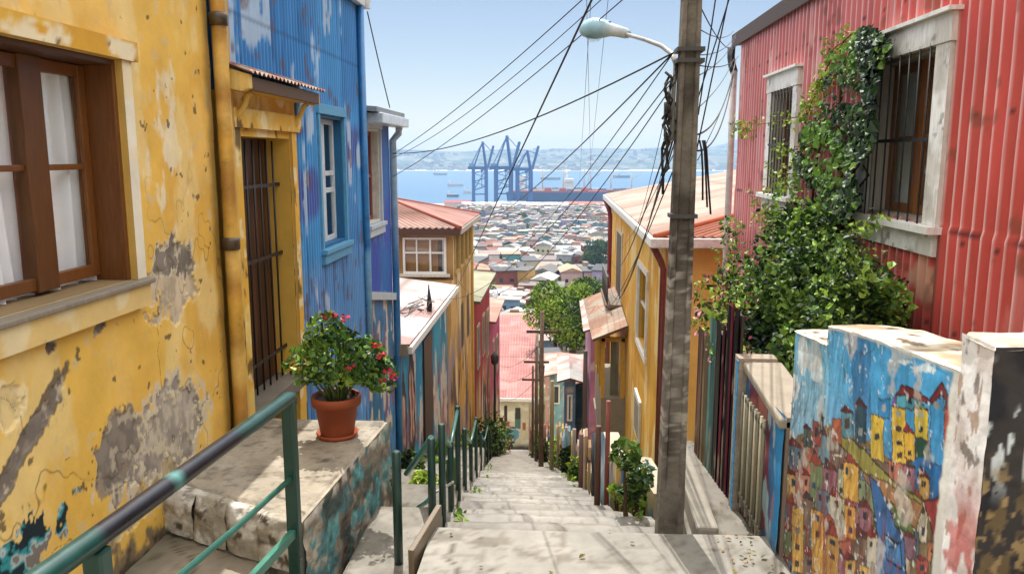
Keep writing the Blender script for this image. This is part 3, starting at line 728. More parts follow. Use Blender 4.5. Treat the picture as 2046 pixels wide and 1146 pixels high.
# ---- violet-blue bay house
vb = thing('bay_house', 'narrow violet blue house with white framed window beside the tall blue one', 'house', (XW, 10.3, -4))
W2 = (9.78, 10.52, -.86, .33)
def viol(S, T):
    c = mixc(flat('3a58ac', S), CA('2f6cb0'), sstep(.45, .58, fbm(S * 1.5, T * 1.0, 141, 3)))
    c = mixc(c, CA('5a86b8'), sstep(.6, .7, fbm(S * 6, T * 2, 142, 4)) * .6)
    low = T + .18 * (S - 10.3) + 1.78
    mural = mixc(mixc(flat('4a7fae', S), CA('7a6080'), sstep(.53, .6, fbm(S * 5, T * 3, 143, 4))), CA('2f6f90'), sstep(.5, .56, fbm(S * 6 + 7, T * 2.4, 144, 4)))
    mural = mixc(mural, CA('c8bca8'), sstep(.58, .64, fbm(S * 7, T * 3.5, 145, 4)))
    m = sstep(.02, -.02, low)[..., None]
    return c * (1 - m) + mural * m
mb = MB(); mb.sheet('+x', XW, 9.57, 11.15, -5.3, .50, .0127, .03, viol, disp=corr(.076, .008), holes=[W2])
for b_ in ((-7, -2.72, 9.57, 11.15, -5.6, .5), (-2.72, XW - .02, 9.57, W2[0], -5.6, .5), (-2.72, XW - .02, W2[1], 11.15, -5.6, .5), (-2.72, XW - .02, W2[0], W2[1], -5.6, W2[2]), (-2.72, XW - .02, W2[0], W2[1], W2[3], .5)):
    mb.box(*b_, '35609a')
mb.build('wall', M['tin'], vb)
tall_window(vb, *W2, 'cfcabd', 'b9c4cc', '8a4a44', .11, .05, (.5,))
mb = MB(); mb.prism([(-7, .9), (XW + .20, .53), (XW + .20, .47), (-7, .84)], lambda x, z: (x, 9.565, z + .04), lambda x, z: (x, 11.3, z + .04), '8a8f94'); mb.build('roof', M['roof'], vb)
mb = MB(); mb.box(XW + .02, XW + .25, 9.66, 11.34, .38, .505, 'c9d3d8'); mb.build('gutter', M['metal'], vb, bevel=.012)
mb = MB(); mb.tube([(XW + .14, 11.2, .38), (XW + .13, 11.2, .30), (XW + .05, 11.17, .2), (XW + .05, 11.17, -.5), (XW + .05, 11.17, -1.6), (XW + .05, 11.17, -3), (XW + .05, 11.17, -5.2)], .052, 10, np.array([CA(h) for h in ('c9d3d8', 'c9d3d8', '9fb2c0', '8faabd', '2e6ba0', '2f6f9a', '35718f')])); mb.build('downpipe', M['metal'], vb)
mb = MB(); mb.beam((XW + .02, 9.57, -1.70), (XW + .02, 11.12, -1.98), .09, .10, 'b4bcc0'); mb.build('ledge_band', M['wood'], vb)

# ---- turquoise house with the white tin roof
th = thing('turquoise_house', 'low turquoise muralled house with white rusty tin roof', 'house', (XW, 13.8, -5.5))
def turq(S, T):
    c = mixc(flat('3f93ae', S), CA('2c7898'), sstep(.42, .6, fbm(S * 1.5, T * .9, 151, 4)))
    n1 = fbm(S * 3.2, T * 1.1, 152, 5); n2 = fbm(S * 2.6 + 9, T * 1.3, 153, 5)
    lowm = sstep(-3.6, -4.9, T + .9 * (n1 - .5))
    c = mixc(c, CA('6f5a56'), sstep(.48, .54, n2) * lowm * .85)
    c = mixc(c, CA('a6796f'), sstep(.54, .60, n1) * lowm * .85)
    c = mixc(c, CA('c7bcae'), sstep(.60, .65, fbm(S * 4.4, T * 1.5, 154, 4)) * .8)
    for cs, ct, rw, rh in ((11.75, -4.1, .22, .75), (12.45, -4.0, .30, .95)):
        d = blob(S, T, cs, ct, rw, rh, 155, .25, 4); c = mixc(c, CA('3a2f30'), sstep(1.1, 1.0, d)); c = mixc(c, CA('b08a74'), sstep(.72, .62, d) * sstep(.35, .5, fbm(S * 9, T * 3, 156))); c = mixc(c, CA('7a4a48'), sstep(.3, .2, d))
    c = mixc(c, CA('2c2622'), ((S > 13.55) & (S < 14.35) & (T < -3.25)) * sstep(.3, .4, fbm(S * 5, T * 2, 157)) * .95)
    c = mixc(c, CA('7d3f52'), sstep(.62, .67, fbm(S * 3, T * 1.4 + 5, 158, 4)) * lowm)
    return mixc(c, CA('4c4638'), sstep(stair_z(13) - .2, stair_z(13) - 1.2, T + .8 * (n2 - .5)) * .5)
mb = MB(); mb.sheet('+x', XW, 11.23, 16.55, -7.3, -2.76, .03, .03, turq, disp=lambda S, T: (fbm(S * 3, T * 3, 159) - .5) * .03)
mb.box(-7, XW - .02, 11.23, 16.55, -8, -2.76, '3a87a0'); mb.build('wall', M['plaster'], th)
def tinroof(name, parent, p00, p10, p11, p01, base, rust, amp, pitch, nu, nv, seed, mat_='roof', along=0, rustamt=.6, thick=.05):
    """corrugated roof plane between four corners; ribs run along v (along=0) or u"""
    ru = np.linalg.norm(np.array(p10, float) - np.array(p00, float)); rv = np.linalg.norm(np.array(p01, float) - np.array(p00, float))
    if along == 0: nu = max(nu, int(ru / pitch * 6))
    else: nv = max(nv, int(rv / pitch * 6))
    U, V_ = np.meshgrid(np.linspace(0, 1, nu), np.linspace(0, 1, nv), indexing='ij')
    p = [np.array(q, float) for q in (p00, p10, p11, p01)]
    P = (p[0] * ((1 - U) * (1 - V_))[..., None] + p[1] * (U * (1 - V_))[..., None] + p[2] * (U * V_)[..., None] + p[3] * ((1 - U) * V_)[..., None])
    nrm = np.cross(p[1] - p[0], p[3] - p[0]); nrm = nrm / np.linalg.norm(nrm)
    lu = np.linalg.norm(p[1] - p[0]); lv = np.linalg.norm(p[3] - p[0])
    su, sv_ = U * lu, V_ * lv
    w = np.sin(2 * math.pi * (su if along == 0 else sv_) / pitch) * amp
    P2 = P + nrm * w[..., None]
    c = flat(base, U)
    k = fbm(su * .9, sv_ * .9, seed, 5)
    c = mixc(c, CA(rust), sstep(.5, .58, k) * rustamt)
    sheet = np.floor((su if along == 0 else sv_) / .85) + 7 * np.floor((sv_ if along == 0 else su) / 2.1)
    c = c * (0.82 + .36 * _hash(sheet, sheet * 0, seed))[..., None]
    c = mixc(c, CA(rust), (_hash(sheet, sheet * 0 + 1, seed + 5) > .8) * rustamt * .8)
    c = mixc(c, CA(rust) * .8, sstep(.3, -.9, np.sin(2 * math.pi * (su if along == 0 else sv_) / pitch)) * sstep(.35, .6, fbm(su * .7, sv_ * .5, seed + 9, 4)) * .55)
    c = mixc(c, CA('4a3a30'), sstep(.05, .02, np.abs(np.mod(sv_ if along == 0 else su, 2.1) - 1.0)) * .5)
    I = np.arange(U.size).reshape(U.shape); Q = np.stack([I[:-1, :-1], I[1:, :-1], I[1:, 1:], I[:-1, 1:]], -1).reshape(-1, 4)
    b = MB(); b.add(P2.reshape(-1, 3), Q, np.clip(c, .01, .9).reshape(-1, 3), True)
    b.hexa([tuple(q - nrm * (thick + amp)) for q in p] + [tuple(q - nrm * (amp + .003)) for q in p], '6a5546')
    return b.build(name, M[mat_], parent)
tinroof('roof', th, (XW + .22, 11.2, -2.70), (XW + .22, 16.6, -2.70), (-7, 16.6, -2.12), (-7, 11.2, -2.12), 'd2d2d0', '965440', .016, .12, 200, 40, 161, mat_='far', along=0, rustamt=.5)
mb = MB(); mb.box(XW + .20, XW + .26, 11.18, 16.62, -2.84, -2.73, 'd9d6cf'); mb.box(-3.2, XW + .2, 11.13, 11.18, -2.86, -2.68, '8c7a66'); mb.build('fascia', M['wood'], th, bevel=.006)
mb = MB(); mb.box(XW - .01, XW + .035, 13.5, 14.4, -6.6, -3.2, '3a2a22'); mb.build('door', M['brownwood'], th)

# ---- tan corner house with rusty hip roof
tn = thing('tan_house', 'ochre tan corner house with rusty red hip roof and white window', 'house', (XW, 19.5, -7))
def tanf(S, T):
    c = mixc(flat('a88452', S), CA('8f6c40'), sstep(.4, .6, fbm(S * 1.3, T * 1.0, 171, 4)))
    return mixc(c, CA('c2a878'), sstep(.56, .66, fbm(S * 2.2, T * 1.6, 172, 4)) * .6)
TW = (-3.50, -2.52, -2.63, -1.81)
mb = MB()
mb.sheet('-y', 17.7, -8, XW, -4, -1.55, .06, .06, tanf, holes=[TW])
def tans(S, T):
    c = mixc(flat('c09c60', S), CA('a0793f'), sstep(.42, .58, fbm(S * 2.0, T * .5, 173, 4)))
    c = mixc(c, CA('d8c8a2'), sstep(.52, .62, fbm(S * 3, T * .45, 174, 4)) * .85)
    low = sstep(-3.6, -5.2, T)
    c = mixc(c, CA('4c3d3c'), sstep(.49, .55, fbm(S * 2.6 + T * .4, T * .8, 175, 5)) * low * .9)
    c = mixc(c, CA('d29a2c'), sstep(.57, .62, fbm(S * 3.5 + 4, T * .5, 176, 4)) * low)
    c = mixc(c, CA('8d8494'), sstep(.6, .65, fbm(S * 3.1, T * .9 + 7, 177, 4)) * low)
    c = mixc(c, CA('33302a'), ((S > 19.0) & (S < 19.5) & (T < -3.6) & (T > -4.7)) * .9)
    return mixc(c, CA('33302a'), ((S > 20.2) & (S < 20.7) & (T < -3.6) & (T > -4.7)) * .9)
mb.sheet('+x', XW, 16.58, 21.6, -9.6, -2.75, .05, .05, tans)
mb.sheet('+x', XW, 17.7, 21.6, -2.75, -1.55, .05, .05, tans, holes=[(17.9 + k * .86, 18.55 + k * .86, -2.62, -1.80) for k in range(4)])
mb.box(-8, XW - .35, 17.75, 21.55, -9.6, -1.56, '8f6c40'); mb.box(-8, XW - .02, 16.58, 21.58, -9.6, -2.76, '8f6c40')
mb.box(XW - .35, XW - .06, 21.45, 21.55, -9.6, -1.56, '8f6c40')
mb.build('wall', M['plaster'], tn)
mb = MB()
x0, x1, z0, z1 = TW
for bx in ((x0, x0 + .05, z0, z1), (x1 - .05, x1, z0, z1), (-2.90, -2.86, z0, z1), (-3.2, -3.17, z0, z1)): mb.box(bx[0], bx[1], 17.66, 17.72, bx[2], bx[3], 'e4e2dc')
for bz in ((z0, z0 + .05), (z1 - .05, z1), (-2.17, -2.135)): mb.box(x0 + .05, x1 - .05, 17.665, 17.715, *bz, 'e4e2dc')
mb.box(x0 - .08, x1 + .08, 17.60, 17.70, z0 - .06, z0 - .002, 'd6d0c2')
w = mb.build('window', M['wood'], tn)
g = MB(); g.box(x0, x1, 17.70, 17.705, z0, z1); g.build('pane', M['glass'], w)
g = MB(); g.box(x0, x1, 17.78, 17.79, z0, z1, '4c4a46')
for xa in (-3.45, -3.15, -2.85, -2.62): g.box(xa, xa + .12, 17.76, 17.775, z0, z1, 'c9c8c2')
g.build('drapes', M['cloth'], w)
for k in range(4):
    ya = 17.9 + k * .86
    mb = MB(); mb.box(XW - .05, XW + .03, ya - .03, ya + .02, -2.62, -1.8, 'b89a5c'); mb.box(XW - .05, XW + .03, ya + .63, ya + .68, -2.62, -1.8, 'b89a5c'); mb.box(XW - .03, XW, ya + .3, ya + .34, -2.62, -1.8, 'b8a070'); mb.box(XW - .05, XW + .05, ya - .03, ya + .68, -2.68, -2.622, 'b89a5c')
    w = mb.build('window', M['wood'], tn)
    g = MB(); g.box(XW - .06, XW - .055, ya, ya + .65, -2.62, -1.8); g.build('pane', M['glass'], w)
A, B, C_, D_ = (-8.2, 17.45, -1.58), (XW + .2, 17.45, -1.58), (XW + .2, 21.85, -1.58), (-8.2, 21.85, -1.58)
R0, R1 = (-4.3, 19.6, -1.02), (-8.2, 19.6, -1.02)
def hip(name, parent, pts3, base, rust, seed):
    return tinroof(name, parent, *pts3, base, rust, .018, .14, 90, 14, seed, along=0, rustamt=.7)
roof = hip('roof', tn, (A, B, R0, R1), 'a08074', '86584a', 181)
hip('roof_slope', tn, (B, C_, R0, R0), '987068', '86584a', 182)
hip('roof_slope', tn, (C_, D_, R1, R0), 'a8766a', '8d4a3a', 183)
mb = MB(); mb.tube([B, R0, R1], .05, 8, '8a4636'); mb.tube([C_, R0], .05, 8, '8a4636'); mb.build('ridge_cap', M['roof'], tn)
mb = MB(); mb.box(-8.2, XW + .19, 17.44, 17.50, -1.74, -1.62, '4a3026'); mb.box(XW + .14, XW + .22, 17.5, 21.9, -1.72, -1.60, 'b3aca0'); mb.build('eaves', M['wood'], tn)
mb = MB(); mb.box(XW, XW + .04, 21.35, 21.6, -9.6, -1.75, 'c59a3c'); mb.build('corner_board', M['wood'], tn)

# ---- maroon house and magenta house further down
def streak_wall(c0, c1, seed, zlow):
    def f(S, T):
        c = mixc(flat(c0, S), CA(c1), sstep(.42, .58, fbm(S * 1.8, T * .5, seed, 4)))
        low = sstep(zlow + .8, zlow - .6, T)
        c = mixc(c, CA('c9a53c'), sstep(.5, .56, fbm(S * 3, T * .5, seed + 1, 4)) * low)
        c = mixc(c, CA('d6cbb4'), sstep(.55, .6, fbm(S * 3.4, T * .6 + 3, seed + 2, 4)) * low)
        c = mixc(c, CA('463a3c'), sstep(.56, .6, fbm(S * 2.8, T * .8, seed + 3, 4)) * low)
        return c
    return f
def row_house(name, label, y0, y1, ztop, zbot, colf, roofc, rust, seed, wins, wincol='2c2826'):
    h = thing(name, label, 'house', (XW, (y0 + y1) / 2, zbot))
    mb = MB(); mb.sheet('+x', XW, y0, y1, zbot, ztop, .06, .06, colf); mb.box(-8, XW - .02, y0, y1, zbot, ztop - .01, '7a4a44'); mb.build('wall', M['plaster'], h)
    for ya, yb_, za, zb in wins:
        m_ = MB(); m_.box(XW - .02, XW + .04, ya, yb_, za, zb, 'b9a88c'); w = m_.build('window', M['wood'], h)
        g = MB(); g.box(XW + .042, XW + .048, ya + .08, yb_ - .08, za + .08, zb - .08, wincol); g.build('pane', M['metal'], w)
    tinroof('roof', h, (XW + .22, y0 - .05, ztop + .03), (XW + .22, y1 + .05, ztop + .03), (-8, y1 + .05, ztop + .45), (-8, y0 - .05, ztop + .45), roofc, rust, .018, .15, 110, 20, seed, along=0, rustamt=.5)
    return h
row_house('maroon_house', 'maroon red house with pale green tin roof below the tan corner house', 21.63, 27.0, -4.0, -12.0, streak_wall('8e1f2a', 'a53038', 191, -7.0), '98957e', '74765c', 192, [(22.6, 23.3, -6.2, -4.9), (24.2, 24.9, -6.2, -4.9), (25.6, 26.3, -6.6, -5.0)])
row_house('magenta_house', 'magenta house with faded pink roof at the lower end of the left row', 27.03, 31.5, -5.7, -13.6, streak_wall('9a2a50', 'b04668', 195, -9.0), 'b08e80', '96604e', 196, [(28.0, 28.7, -8.0, -6.6), (29.6, 30.3, -8.2, -6.8)])
# ================================================================== right-hand side
XR_ = 2.5
rh = thing('red_house', 'red corrugated tin house with white framed barred windows and climbing vine', 'house', (XR_, 7, -1.6))
V1 = (5.58, 6.66, -.46, .71)
V2 = (8.86, 9.74, -.44, .72)
def redc(S, T):
    far = sstep(5.5, 9.0, S)
    c = mixc(flat('cc544c', S), CA('d28c8c'), far * .75)
    c = mixc(c, CA('b4443a'), sstep(.42, .62, fbm(S * 1.1, T * .8, 201, 4)) * .45)
    c = mixc(c, CA('c25a5a'), sstep(.5, .66, fbm(S * 1.8 + 5, T * .5, 202, 4)) * .45)
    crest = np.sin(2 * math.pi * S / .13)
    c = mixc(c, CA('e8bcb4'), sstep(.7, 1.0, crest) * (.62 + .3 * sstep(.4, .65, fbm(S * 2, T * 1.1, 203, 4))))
    c = mixc(c, CA('e6c4bc'), sstep(.66, .72, fbm(S * 8, T * .9, 204, 4)) * .4 * (.4 + far))
    c = mixc(c, CA('8c302a'), sstep(-.7, -1.3, T + .3 * (fbm(S * 2, T * 2, 205) - .5)) * .55)
    seam = np.minimum(np.abs(T + .47 + .01 * np.sin(S * 9)), np.abs(S - 5.36) + 9 * (T > -.47))
    seam = np.minimum(seam, np.abs(S - 7.62) + 9 * (T < -.47))
    seam = np.minimum(seam, np.abs(S - 9.95))
    c = mixc(c, CA('4a1416'), sstep(.016, .005, seam) * .85)
    nail = (np.abs(np.mod(S + .0325, .39) - .0325) < .010) & (np.minimum(np.abs(T - .25), np.minimum(np.abs(T + .53), np.minimum(np.abs(T - 1.1), np.abs(T + 1.1)))) < .016)
    c = mixc(c, CA('3f2420'), nail * .85)
    run = sstep(.6, .7, fbm(S * 9.5, T * .35, 208, 3)); c = mixc(c, CA('8a4a38'), run * .15)
    pe = blob(S, T, 5.6, -.83, .22, .16, 206, .5, 7); c = mixc(c, CA('c79a80'), sstep(1.05, .85, pe) * .8)
    return mixc(c, CA('7a4a34'), sstep(.68, .76, fbm(S * 7, T * 5, 207, 5)) * .6)
mb = MB()
mb.sheet('-x', XR_, 3.0, 11.66, -4.5, 1.62, .0125, .03, redc, disp=lambda S, T: (.017 + .004 * (fbm(S * 2, T * 3, 209, 3) - .5)) * np.sin(2 * math.pi * S / .13 + .0 * (fbm(S * .8, T * .8, 210, 2) - .5)) + .010 * (T < -.47) + .006 * (np.mod(S, 1.68) < .84) + (fbm(S * 1.2, T * 1.2, 213, 2) - .5) * .012, holes=[V1, V2])
for b_ in ((XR_ + .3, 8, 3.0, 11.62, -6, 1.6), (XR_ + .03, XR_ + .3, 3, V1[0], -2.4, 1.6), (XR_ + .03, XR_ + .3, V1[1], V2[0], -2.4, 1.6), (XR_ + .03, XR_ + .3, V2[1], 11.62, -2.4, 1.6)) + tuple((XR_ + .03, XR_ + .3, v[0], v[1], a, b) for v in (V1, V2) for a, b in ((-2.4, v[2]), (v[3], 1.6))):
    mb.box(*b_, '8a2a2c')
mb.sheet('+y', 11.64, XR_, 8, -2.4, 1.6, .06, .1, 'a83a40')
mb.build('wall', M['tin'], rh)
mb = MB(); mb.prism([(XR_ - .05, 1.60), (8, 2.6), (8, 2.72), (XR_ - .05, 1.70)], lambda x, z: (x, 2.8, z), lambda x, z: (x, 12.0, z), '7d5a48'); mb.build('roof', M['roof'], rh)
mb = MB(); mb.box(XR_ - .07, XR_ - .052, 2.8, 12.02, 1.50, 1.69, '4a372c'); mb.box(XR_ - .05, XR_ + .8, 11.68, 12.01, 1.54, 1.598, '4f3a2d'); mb.build('eaves', M['wood'], rh, bevel=.008)
mb = MB(); mb.tube([(XR_ - .10, 11.86, 1.5), (XR_ - .10, 11.86, 1.36), (XR_ - .09, 11.80, 1.24), (XR_ - .07, 11.76, 1.15)], .055, 10, '2b2420')
mb.tube([(XR_ - .07, 11.76, 1.17), (XR_ - .07, 11.76, -.2), (XR_ - .07, 11.76, -1.7), (XR_ - .07, 11.76, -4)], .048, 10, np.array([CA(h) for h in ('b9a7a2', 'c4bbb6', 'b7a39c', '8a807a')])); mb.build('downpipe', M['metal'], rh)
def whitewood(S, T):
    c = mixc(flat('ece9e2', S), CA('d2ccc0'), sstep(.42, .6, fbm(S * 4, T * 6, 211, 5)))
    return mixc(c, CA('6e6458'), sstep(.68, .75, fbm(S * 10, T * 12, 212, 5)) * .7)
def fboard(y0, y1, z0, z1, proud, mbx, colf=whitewood):
    mbx.sheet('-x', XR_ - proud, y0, y1, z0, z1, .018, .018, colf); mbx.box(XR_ - proud + .0015, XR_ + .0, y0, y1, z0, z1, 'dcd7cc')
def barred(v, tw, curtain_c, nb):
    y0, y1, z0, z1 = v
    mb = MB(); br = '7a4a22'
    xi = XR_ + .13
    mb.box(XR_ - .01, xi + .04, y0, y0 + .03, z0, z1, 'a59d90'); mb.box(XR_ - .01, xi + .04, y1 - .03, y1, z0, z1, 'b5ada0'); mb.box(XR_ - .01, xi + .04, y0 + .03, y1 - .03, z1 - .03, z1, '8d8578'); mb.box(XR_ - .01, xi + .04, y0 + .03, y1 - .03, z0, z0 + .03, '8d8578')
    w = mb.build('window', M['wood'], rh, bevel=.003)
    m_ = (y0 + y1) / 2; fw = .065
    for a, b in ((y0 + .032, m_ - .002), (m_ + .002, y1 - .032)):
        s = MB()
        s.box(xi - .02, xi + .02, a, a + fw, z0 + .03, z1 - .03, br); s.box(xi - .02, xi + .02, b - fw, b, z0 + .03, z1 - .03, '8c5626')
        for za, zb in ((z0 + .03, z0 + .10), (z1 - .10, z1 - .03), ((z0 + z1) / 2 - .015, (z0 + z1) / 2 + .015)): s.box(xi - .018, xi + .018, a + fw, b - fw, za, zb, br)
        s.build('sash', M['brownwood'], w, bevel=.003)
        g = MB(); g.box(xi - .004, xi + .004, a + fw, b - fw, z0 + .10, z1 - .10); g.build('pane', M['glass'], w)
    g = MB(); g.box(xi + .05, xi + .06, y0, y1, z0, z1, curtain_c); g.build('blind', M['cloth'], w)
    t = MB(); fboard(y0 - tw, y0, z0, z1, .05, t); t.build('trim', M['wood'], w)
    t = MB(); fboard(y1, y1 + tw, z0, z1, .05, t); t.build('trim', M['wood'], w)
    t = MB(); fboard(y0 - tw - .02, y1 + tw + .02, z1 + .002, z1 + .18, .06, t); t.box(XR_ - .10, XR_, y0 - tw - .05, y1 + tw + .05, z1 + .183, z1 + .21, 'e6e3da'); t.build('trim', M['wood'], w)
    t = MB(); t.box(XR_ - .12, XR_ + .1, y0 - tw - .04, y1 + tw + .04, z0 - .05, z0 - .002, 'e6e3da'); fboard(y0 - tw, y1 + tw, z0 - .20, z0 - .052, .055, t); t.build('sill', M['wood'], w)
    i = MB()
    for k in range(nb):
        yy = y0 + .06 + (y1 - y0 - .12) * k / (nb - 1); i.tube([(XR_ - .055, yy, z0 - .01), (XR_ - .055, yy, z1 + .02)], .0065, 6, '262223')
    i.beam((XR_ - .055, y0, (z0 + z1) / 2 - .02), (XR_ - .055, y1, (z0 + z1) / 2 - .02), .01, .025, '1d1b1c')
    i.build('security_bars', M['iron'], w)
barred(V1, .20, 'dde2dc', 7)
barred(V2, .17, '70797a', 7)

# ---- garden wall with the painted hillside, and its end pillar
XM = 1.25
wall_top = lambda y: np.where(y > 3.712, np.interp(y, [3.712, 4.23], [-.868, -.915]), np.interp(y, [2.45, 2.6, 2.975, 3.4, 3.712], [-.655, -.668, -.696, -.735, -.779]))
def q(x, y): p = on_x(1560 + x / 2.265, 640 + y / 2.265, XM); return (p[1], p[2])
class Paint:
    def __init__(s, S, T, seed, warp=.010):
        s.W = S + (fbm(S * 14, T * 14, seed, 3) - .5) * warp * 2; s.Z = T + (fbm(S * 14 + 40, T * 14, seed + 1, 3) - .5) * warp * 2
        s.S, s.T = S, T; s.c = np.zeros(S.shape + (3,)); s.seed = seed
    def fill(s, col_, m=None):
        k = fbm(s.S * 22, s.T * 9, s.seed + 5, 3); cc = CA(col_) * (.72 + .56 * k)[..., None]
        if m is None: s.c[:] = cc
        else: s.c[m] = cc[m]
    def poly(s, pts, col_, line=None, lw=.004):
        xs = [p[0] for p in pts]; zs = [p[1] for p in pts]
        bb = (s.W > min(xs) - .02) & (s.W < max(xs) + .02) & (s.Z > min(zs) - .02) & (s.Z < max(zs) + .02)
        if not bb.any(): return
        idx = np.nonzero(bb); w, z = s.W[idx], s.Z[idx]
        if col_ is not None:
            k = inpoly(w, z, pts); ii = (idx[0][k], idx[1][k])
            sh = .50 + .9 * fbm(s.S[ii] * 34, s.T[ii] * 9, s.seed + int(abs(xs[0] * 100)) % 17, 3)
            s.c[ii] = CA(col_) * sh[:, None]
        if line:
            for i in range(len(pts)):
                a, b = np.array(pts[i]), np.array(pts[(i + 1) % len(pts)]); d = b - a; L = max((d ** 2).sum(), 1e-9)
                t = np.clip(((w - a[0]) * d[0] + (z - a[1]) * d[1]) / L, 0, 1)
                k = np.hypot(w - a[0] - t * d[0], z - a[1] - t * d[1]) < lw
                s.c[(idx[0][k], idx[1][k])] = CA(line)
def house_paint(P, x, y, w, h, wall, roof, rnd, slope=.35):
    """a little painted house leaning with the hill; x, y its top left corner in sketch units"""
    sl = w * slope
    P.poly([q(x, y), q(x + w, y + sl), q(x + w, y + h + sl), q(x, y + h)], wall, '4a3638', .0022)
    k = rnd.random()
    if k < .7:
        P.poly([q(x - 4, y + 4), q(x + w * .3, y - h * .22), q(x + w + 5, y + sl + 4)], roof, '4a2628', .002)
    n = max(1, int(w / 32)); m = max(1, int(h / 62))
    for i in range(n):
        for j in range(m):
            if rnd.random() < .35: continue
            wx = x + (i + .3) * w / n; wy = y + 14 + (j + .12) * h / m + sl * (i + .3) / n
            P.poly([q(wx, wy), q(wx + w / n * .38, wy + 3), q(wx + w / n * .38, wy + h / m * .42), q(wx, wy + h / m * .40)], rnd.choice(['2a3040', '31435a', '5a2a2a', '8f948c', '2f3a3c', '4a3a34']))
def mural(S, T):
    P = Paint(S, T, 301); rnd = random.Random(12)
    P.fill('4598c8')
    P.poly([q(-60, -20), q(215, -20), q(215, 470), q(-60, 700)], '78b8d6')
    P.poly([q(315, 60), q(405, 80), q(405, 470), q(330, 440)], '3f80b0'); P.poly([q(215, 20), q(300, 50), q(300, 430), q(215, 480)], '5aa6d0')
    for x, y, a, b in ((95, 150, 28, 95), (155, 230, 30, 62), (60, 300, 20, 60), (650, 220, 70, 20), (560, 190, 40, 10), (45, 560, 22, 60), (500, 180, 12, 8)):
        pts = [(x + a * math.cos(t) * rnd.uniform(.7, 1.2), y + b * math.sin(t) * rnd.uniform(.7, 1.2)) for t in np.linspace(0, 2 * math.pi, 14)[:-1]]
        P.poly([q(*p) for p in pts], 'cfdfe4')
    # the hill
    P.poly([q(-60, 720), q(20, 640), q(70, 520), q(120, 500), q(230, 470), q(300, 500), q(420, 560), q(520, 640), q(640, 720), q(800, 820), q(800, 1500), q(-60, 1500)], '7d6a48')
    P.poly([q(490, 590), q(600, 520), q(790, 520), q(830, 850), q(640, 820), q(500, 720)], '1f6fae')
    P.poly([q(600, 530), q(672, 510), q(672, 610), q(600, 625)], '24503f')
    # filler houses, far ones first
    pal = ['c29a4a', 'cba65a', 'a05a50', 'b06a54', '5c8a96', '7f966e', '946070', 'c2bca4', '54788c', '846e8c', 'a8b08a', 'b87860', '6a7c54', '7a6454', '8e5650']
    for row in range(6):
        y = 505 + row * 128
        for x in range(-40 + (row % 2) * 34, 640 - row * 24, 66):
            yy = y + .38 * max(0, x - 150) + rnd.uniform(-16, 16) + 40 * (x < 100)
            house_paint(P, x, yy, rnd.uniform(52, 78), rnd.uniform(130, 200), rnd.choice(pal), rnd.choice(['8a2a24', '6d3030', 'a5482e', '4a3436']), rnd)
    # olive ridge road
    P.poly([q(265, 505), q(330, 540), q(420, 630), q(520, 730), q(640, 815), q(600, 960), q(480, 800), q(380, 690), q(270, 560)], '8f8a3e', '4a3f28', .004)
    P.poly([q(360, 680), q(470, 720), q(640, 840), q(600, 960), q(500, 840), q(400, 740)], 'a5764a', '4a3f28', .003)
    # upper row of houses on the skyline
    for x, y, w, h, wl, rf in ((275, 405, 50, 120, '4f8796', '5a2a30'), (335, 375, 50, 170, '2a4a58', '3a2a30'), (100, 480, 30, 90, '3a5a50', '4a2a2a'), (140, 450, 40, 110, '9c4a44', '5a2528'), (170, 430, 24, 80, '2f3a40', '3a2226'), (236, 440, 40, 110, 'b5603c', '8a3a28'),
                               (405, 420, 62, 200, 'd9b83c', '7a2a34'), (440, 345, 55, 90, '2f7fb4', '7a2426'), (505, 385, 60, 250, 'd8b43e', '7f4a86'), (525, 320, 85, 70, '4f9aa8', '6f2024'), (555, 490, 50, 130, 'd4a83a', '8a3a44'), (608, 395, 62, 130, 'c9b23e', '5a7f74'), (680, 340, 62, 300, '3f8fc0', '6f2024'), (742, 400, 44, 190, 'b5543e', '6f2024')):
        house_paint(P, x, y, w, h, wl, rf, rnd, .25)
    P.poly([q(676, 360), q(735, 280), q(785, 400), q(775, 430), q(735, 330), q(690, 380)], '6f2428', '2f1416', .003)
    P.poly([q(520, 330), q(550, 290), q(672, 350), q(668, 380)], '74282c', '2f1416', .003)
    # foreground: yellow blocks, blue bay, red slope
    for x, y, w, h, c_ in ((283, 635, 68, 170, 'dba93a'), (132, 850, 60, 300, 'd6a338'), (45, 830, 50, 300, 'd4aa48'), (290, 830, 50, 150, 'd29a34'), (205, 960, 60, 260, 'b98a3a')):
        house_paint(P, x, y, w, h, c_, '9c3a2c', rnd, .3)
    P.poly([q(400, 700), q(440, 740), q(560, 1000), q(570, 1400), q(400, 1400), q(440, 1000)], '1f6cae', '20303c', .004)
    P.poly([q(470, 960), q(540, 1010), q(550, 1120), q(480, 1080)], '2f8acb', '15202a', .004)
    P.poly([q(500, 820), q(600, 930), q(600, 980), q(520, 930)], '5f7a3c', '2a2a20', .003)
    P.poly([q(640, 815), q(720, 800), q(830, 870), q(830, 1400), q(760, 1400), q(700, 1000)], 'a83a3a', '3a1a1c', .004)
    for k in range(26):
        x, y = rnd.uniform(560, 760), rnd.uniform(930, 1400); house_paint(P, x, y, rnd.uniform(30, 60), rnd.uniform(60, 110), rnd.choice(['b5563c', 'a0413c', 'c47a4a', '8a4a3c', '7a5a6a']), '7a2a24', rnd)
    for k in range(34):   # loose brush accents
        x, y = rnd.uniform(-20, 640), rnd.uniform(560, 1350); a = rnd.uniform(-.5, 1.2); L = rnd.uniform(15, 60)
        P.poly([q(x, y), q(x + L * math.cos(a), y + L * math.sin(a)), q(x + L * math.cos(a) + 4, y + L * math.sin(a) + 7), q(x + 3, y + 8)], rnd.choice(['2a2626', 'd8d0b8', '31506a', '7a2a2a', '3f5a34', 'd6a83c']))
    c = P.c
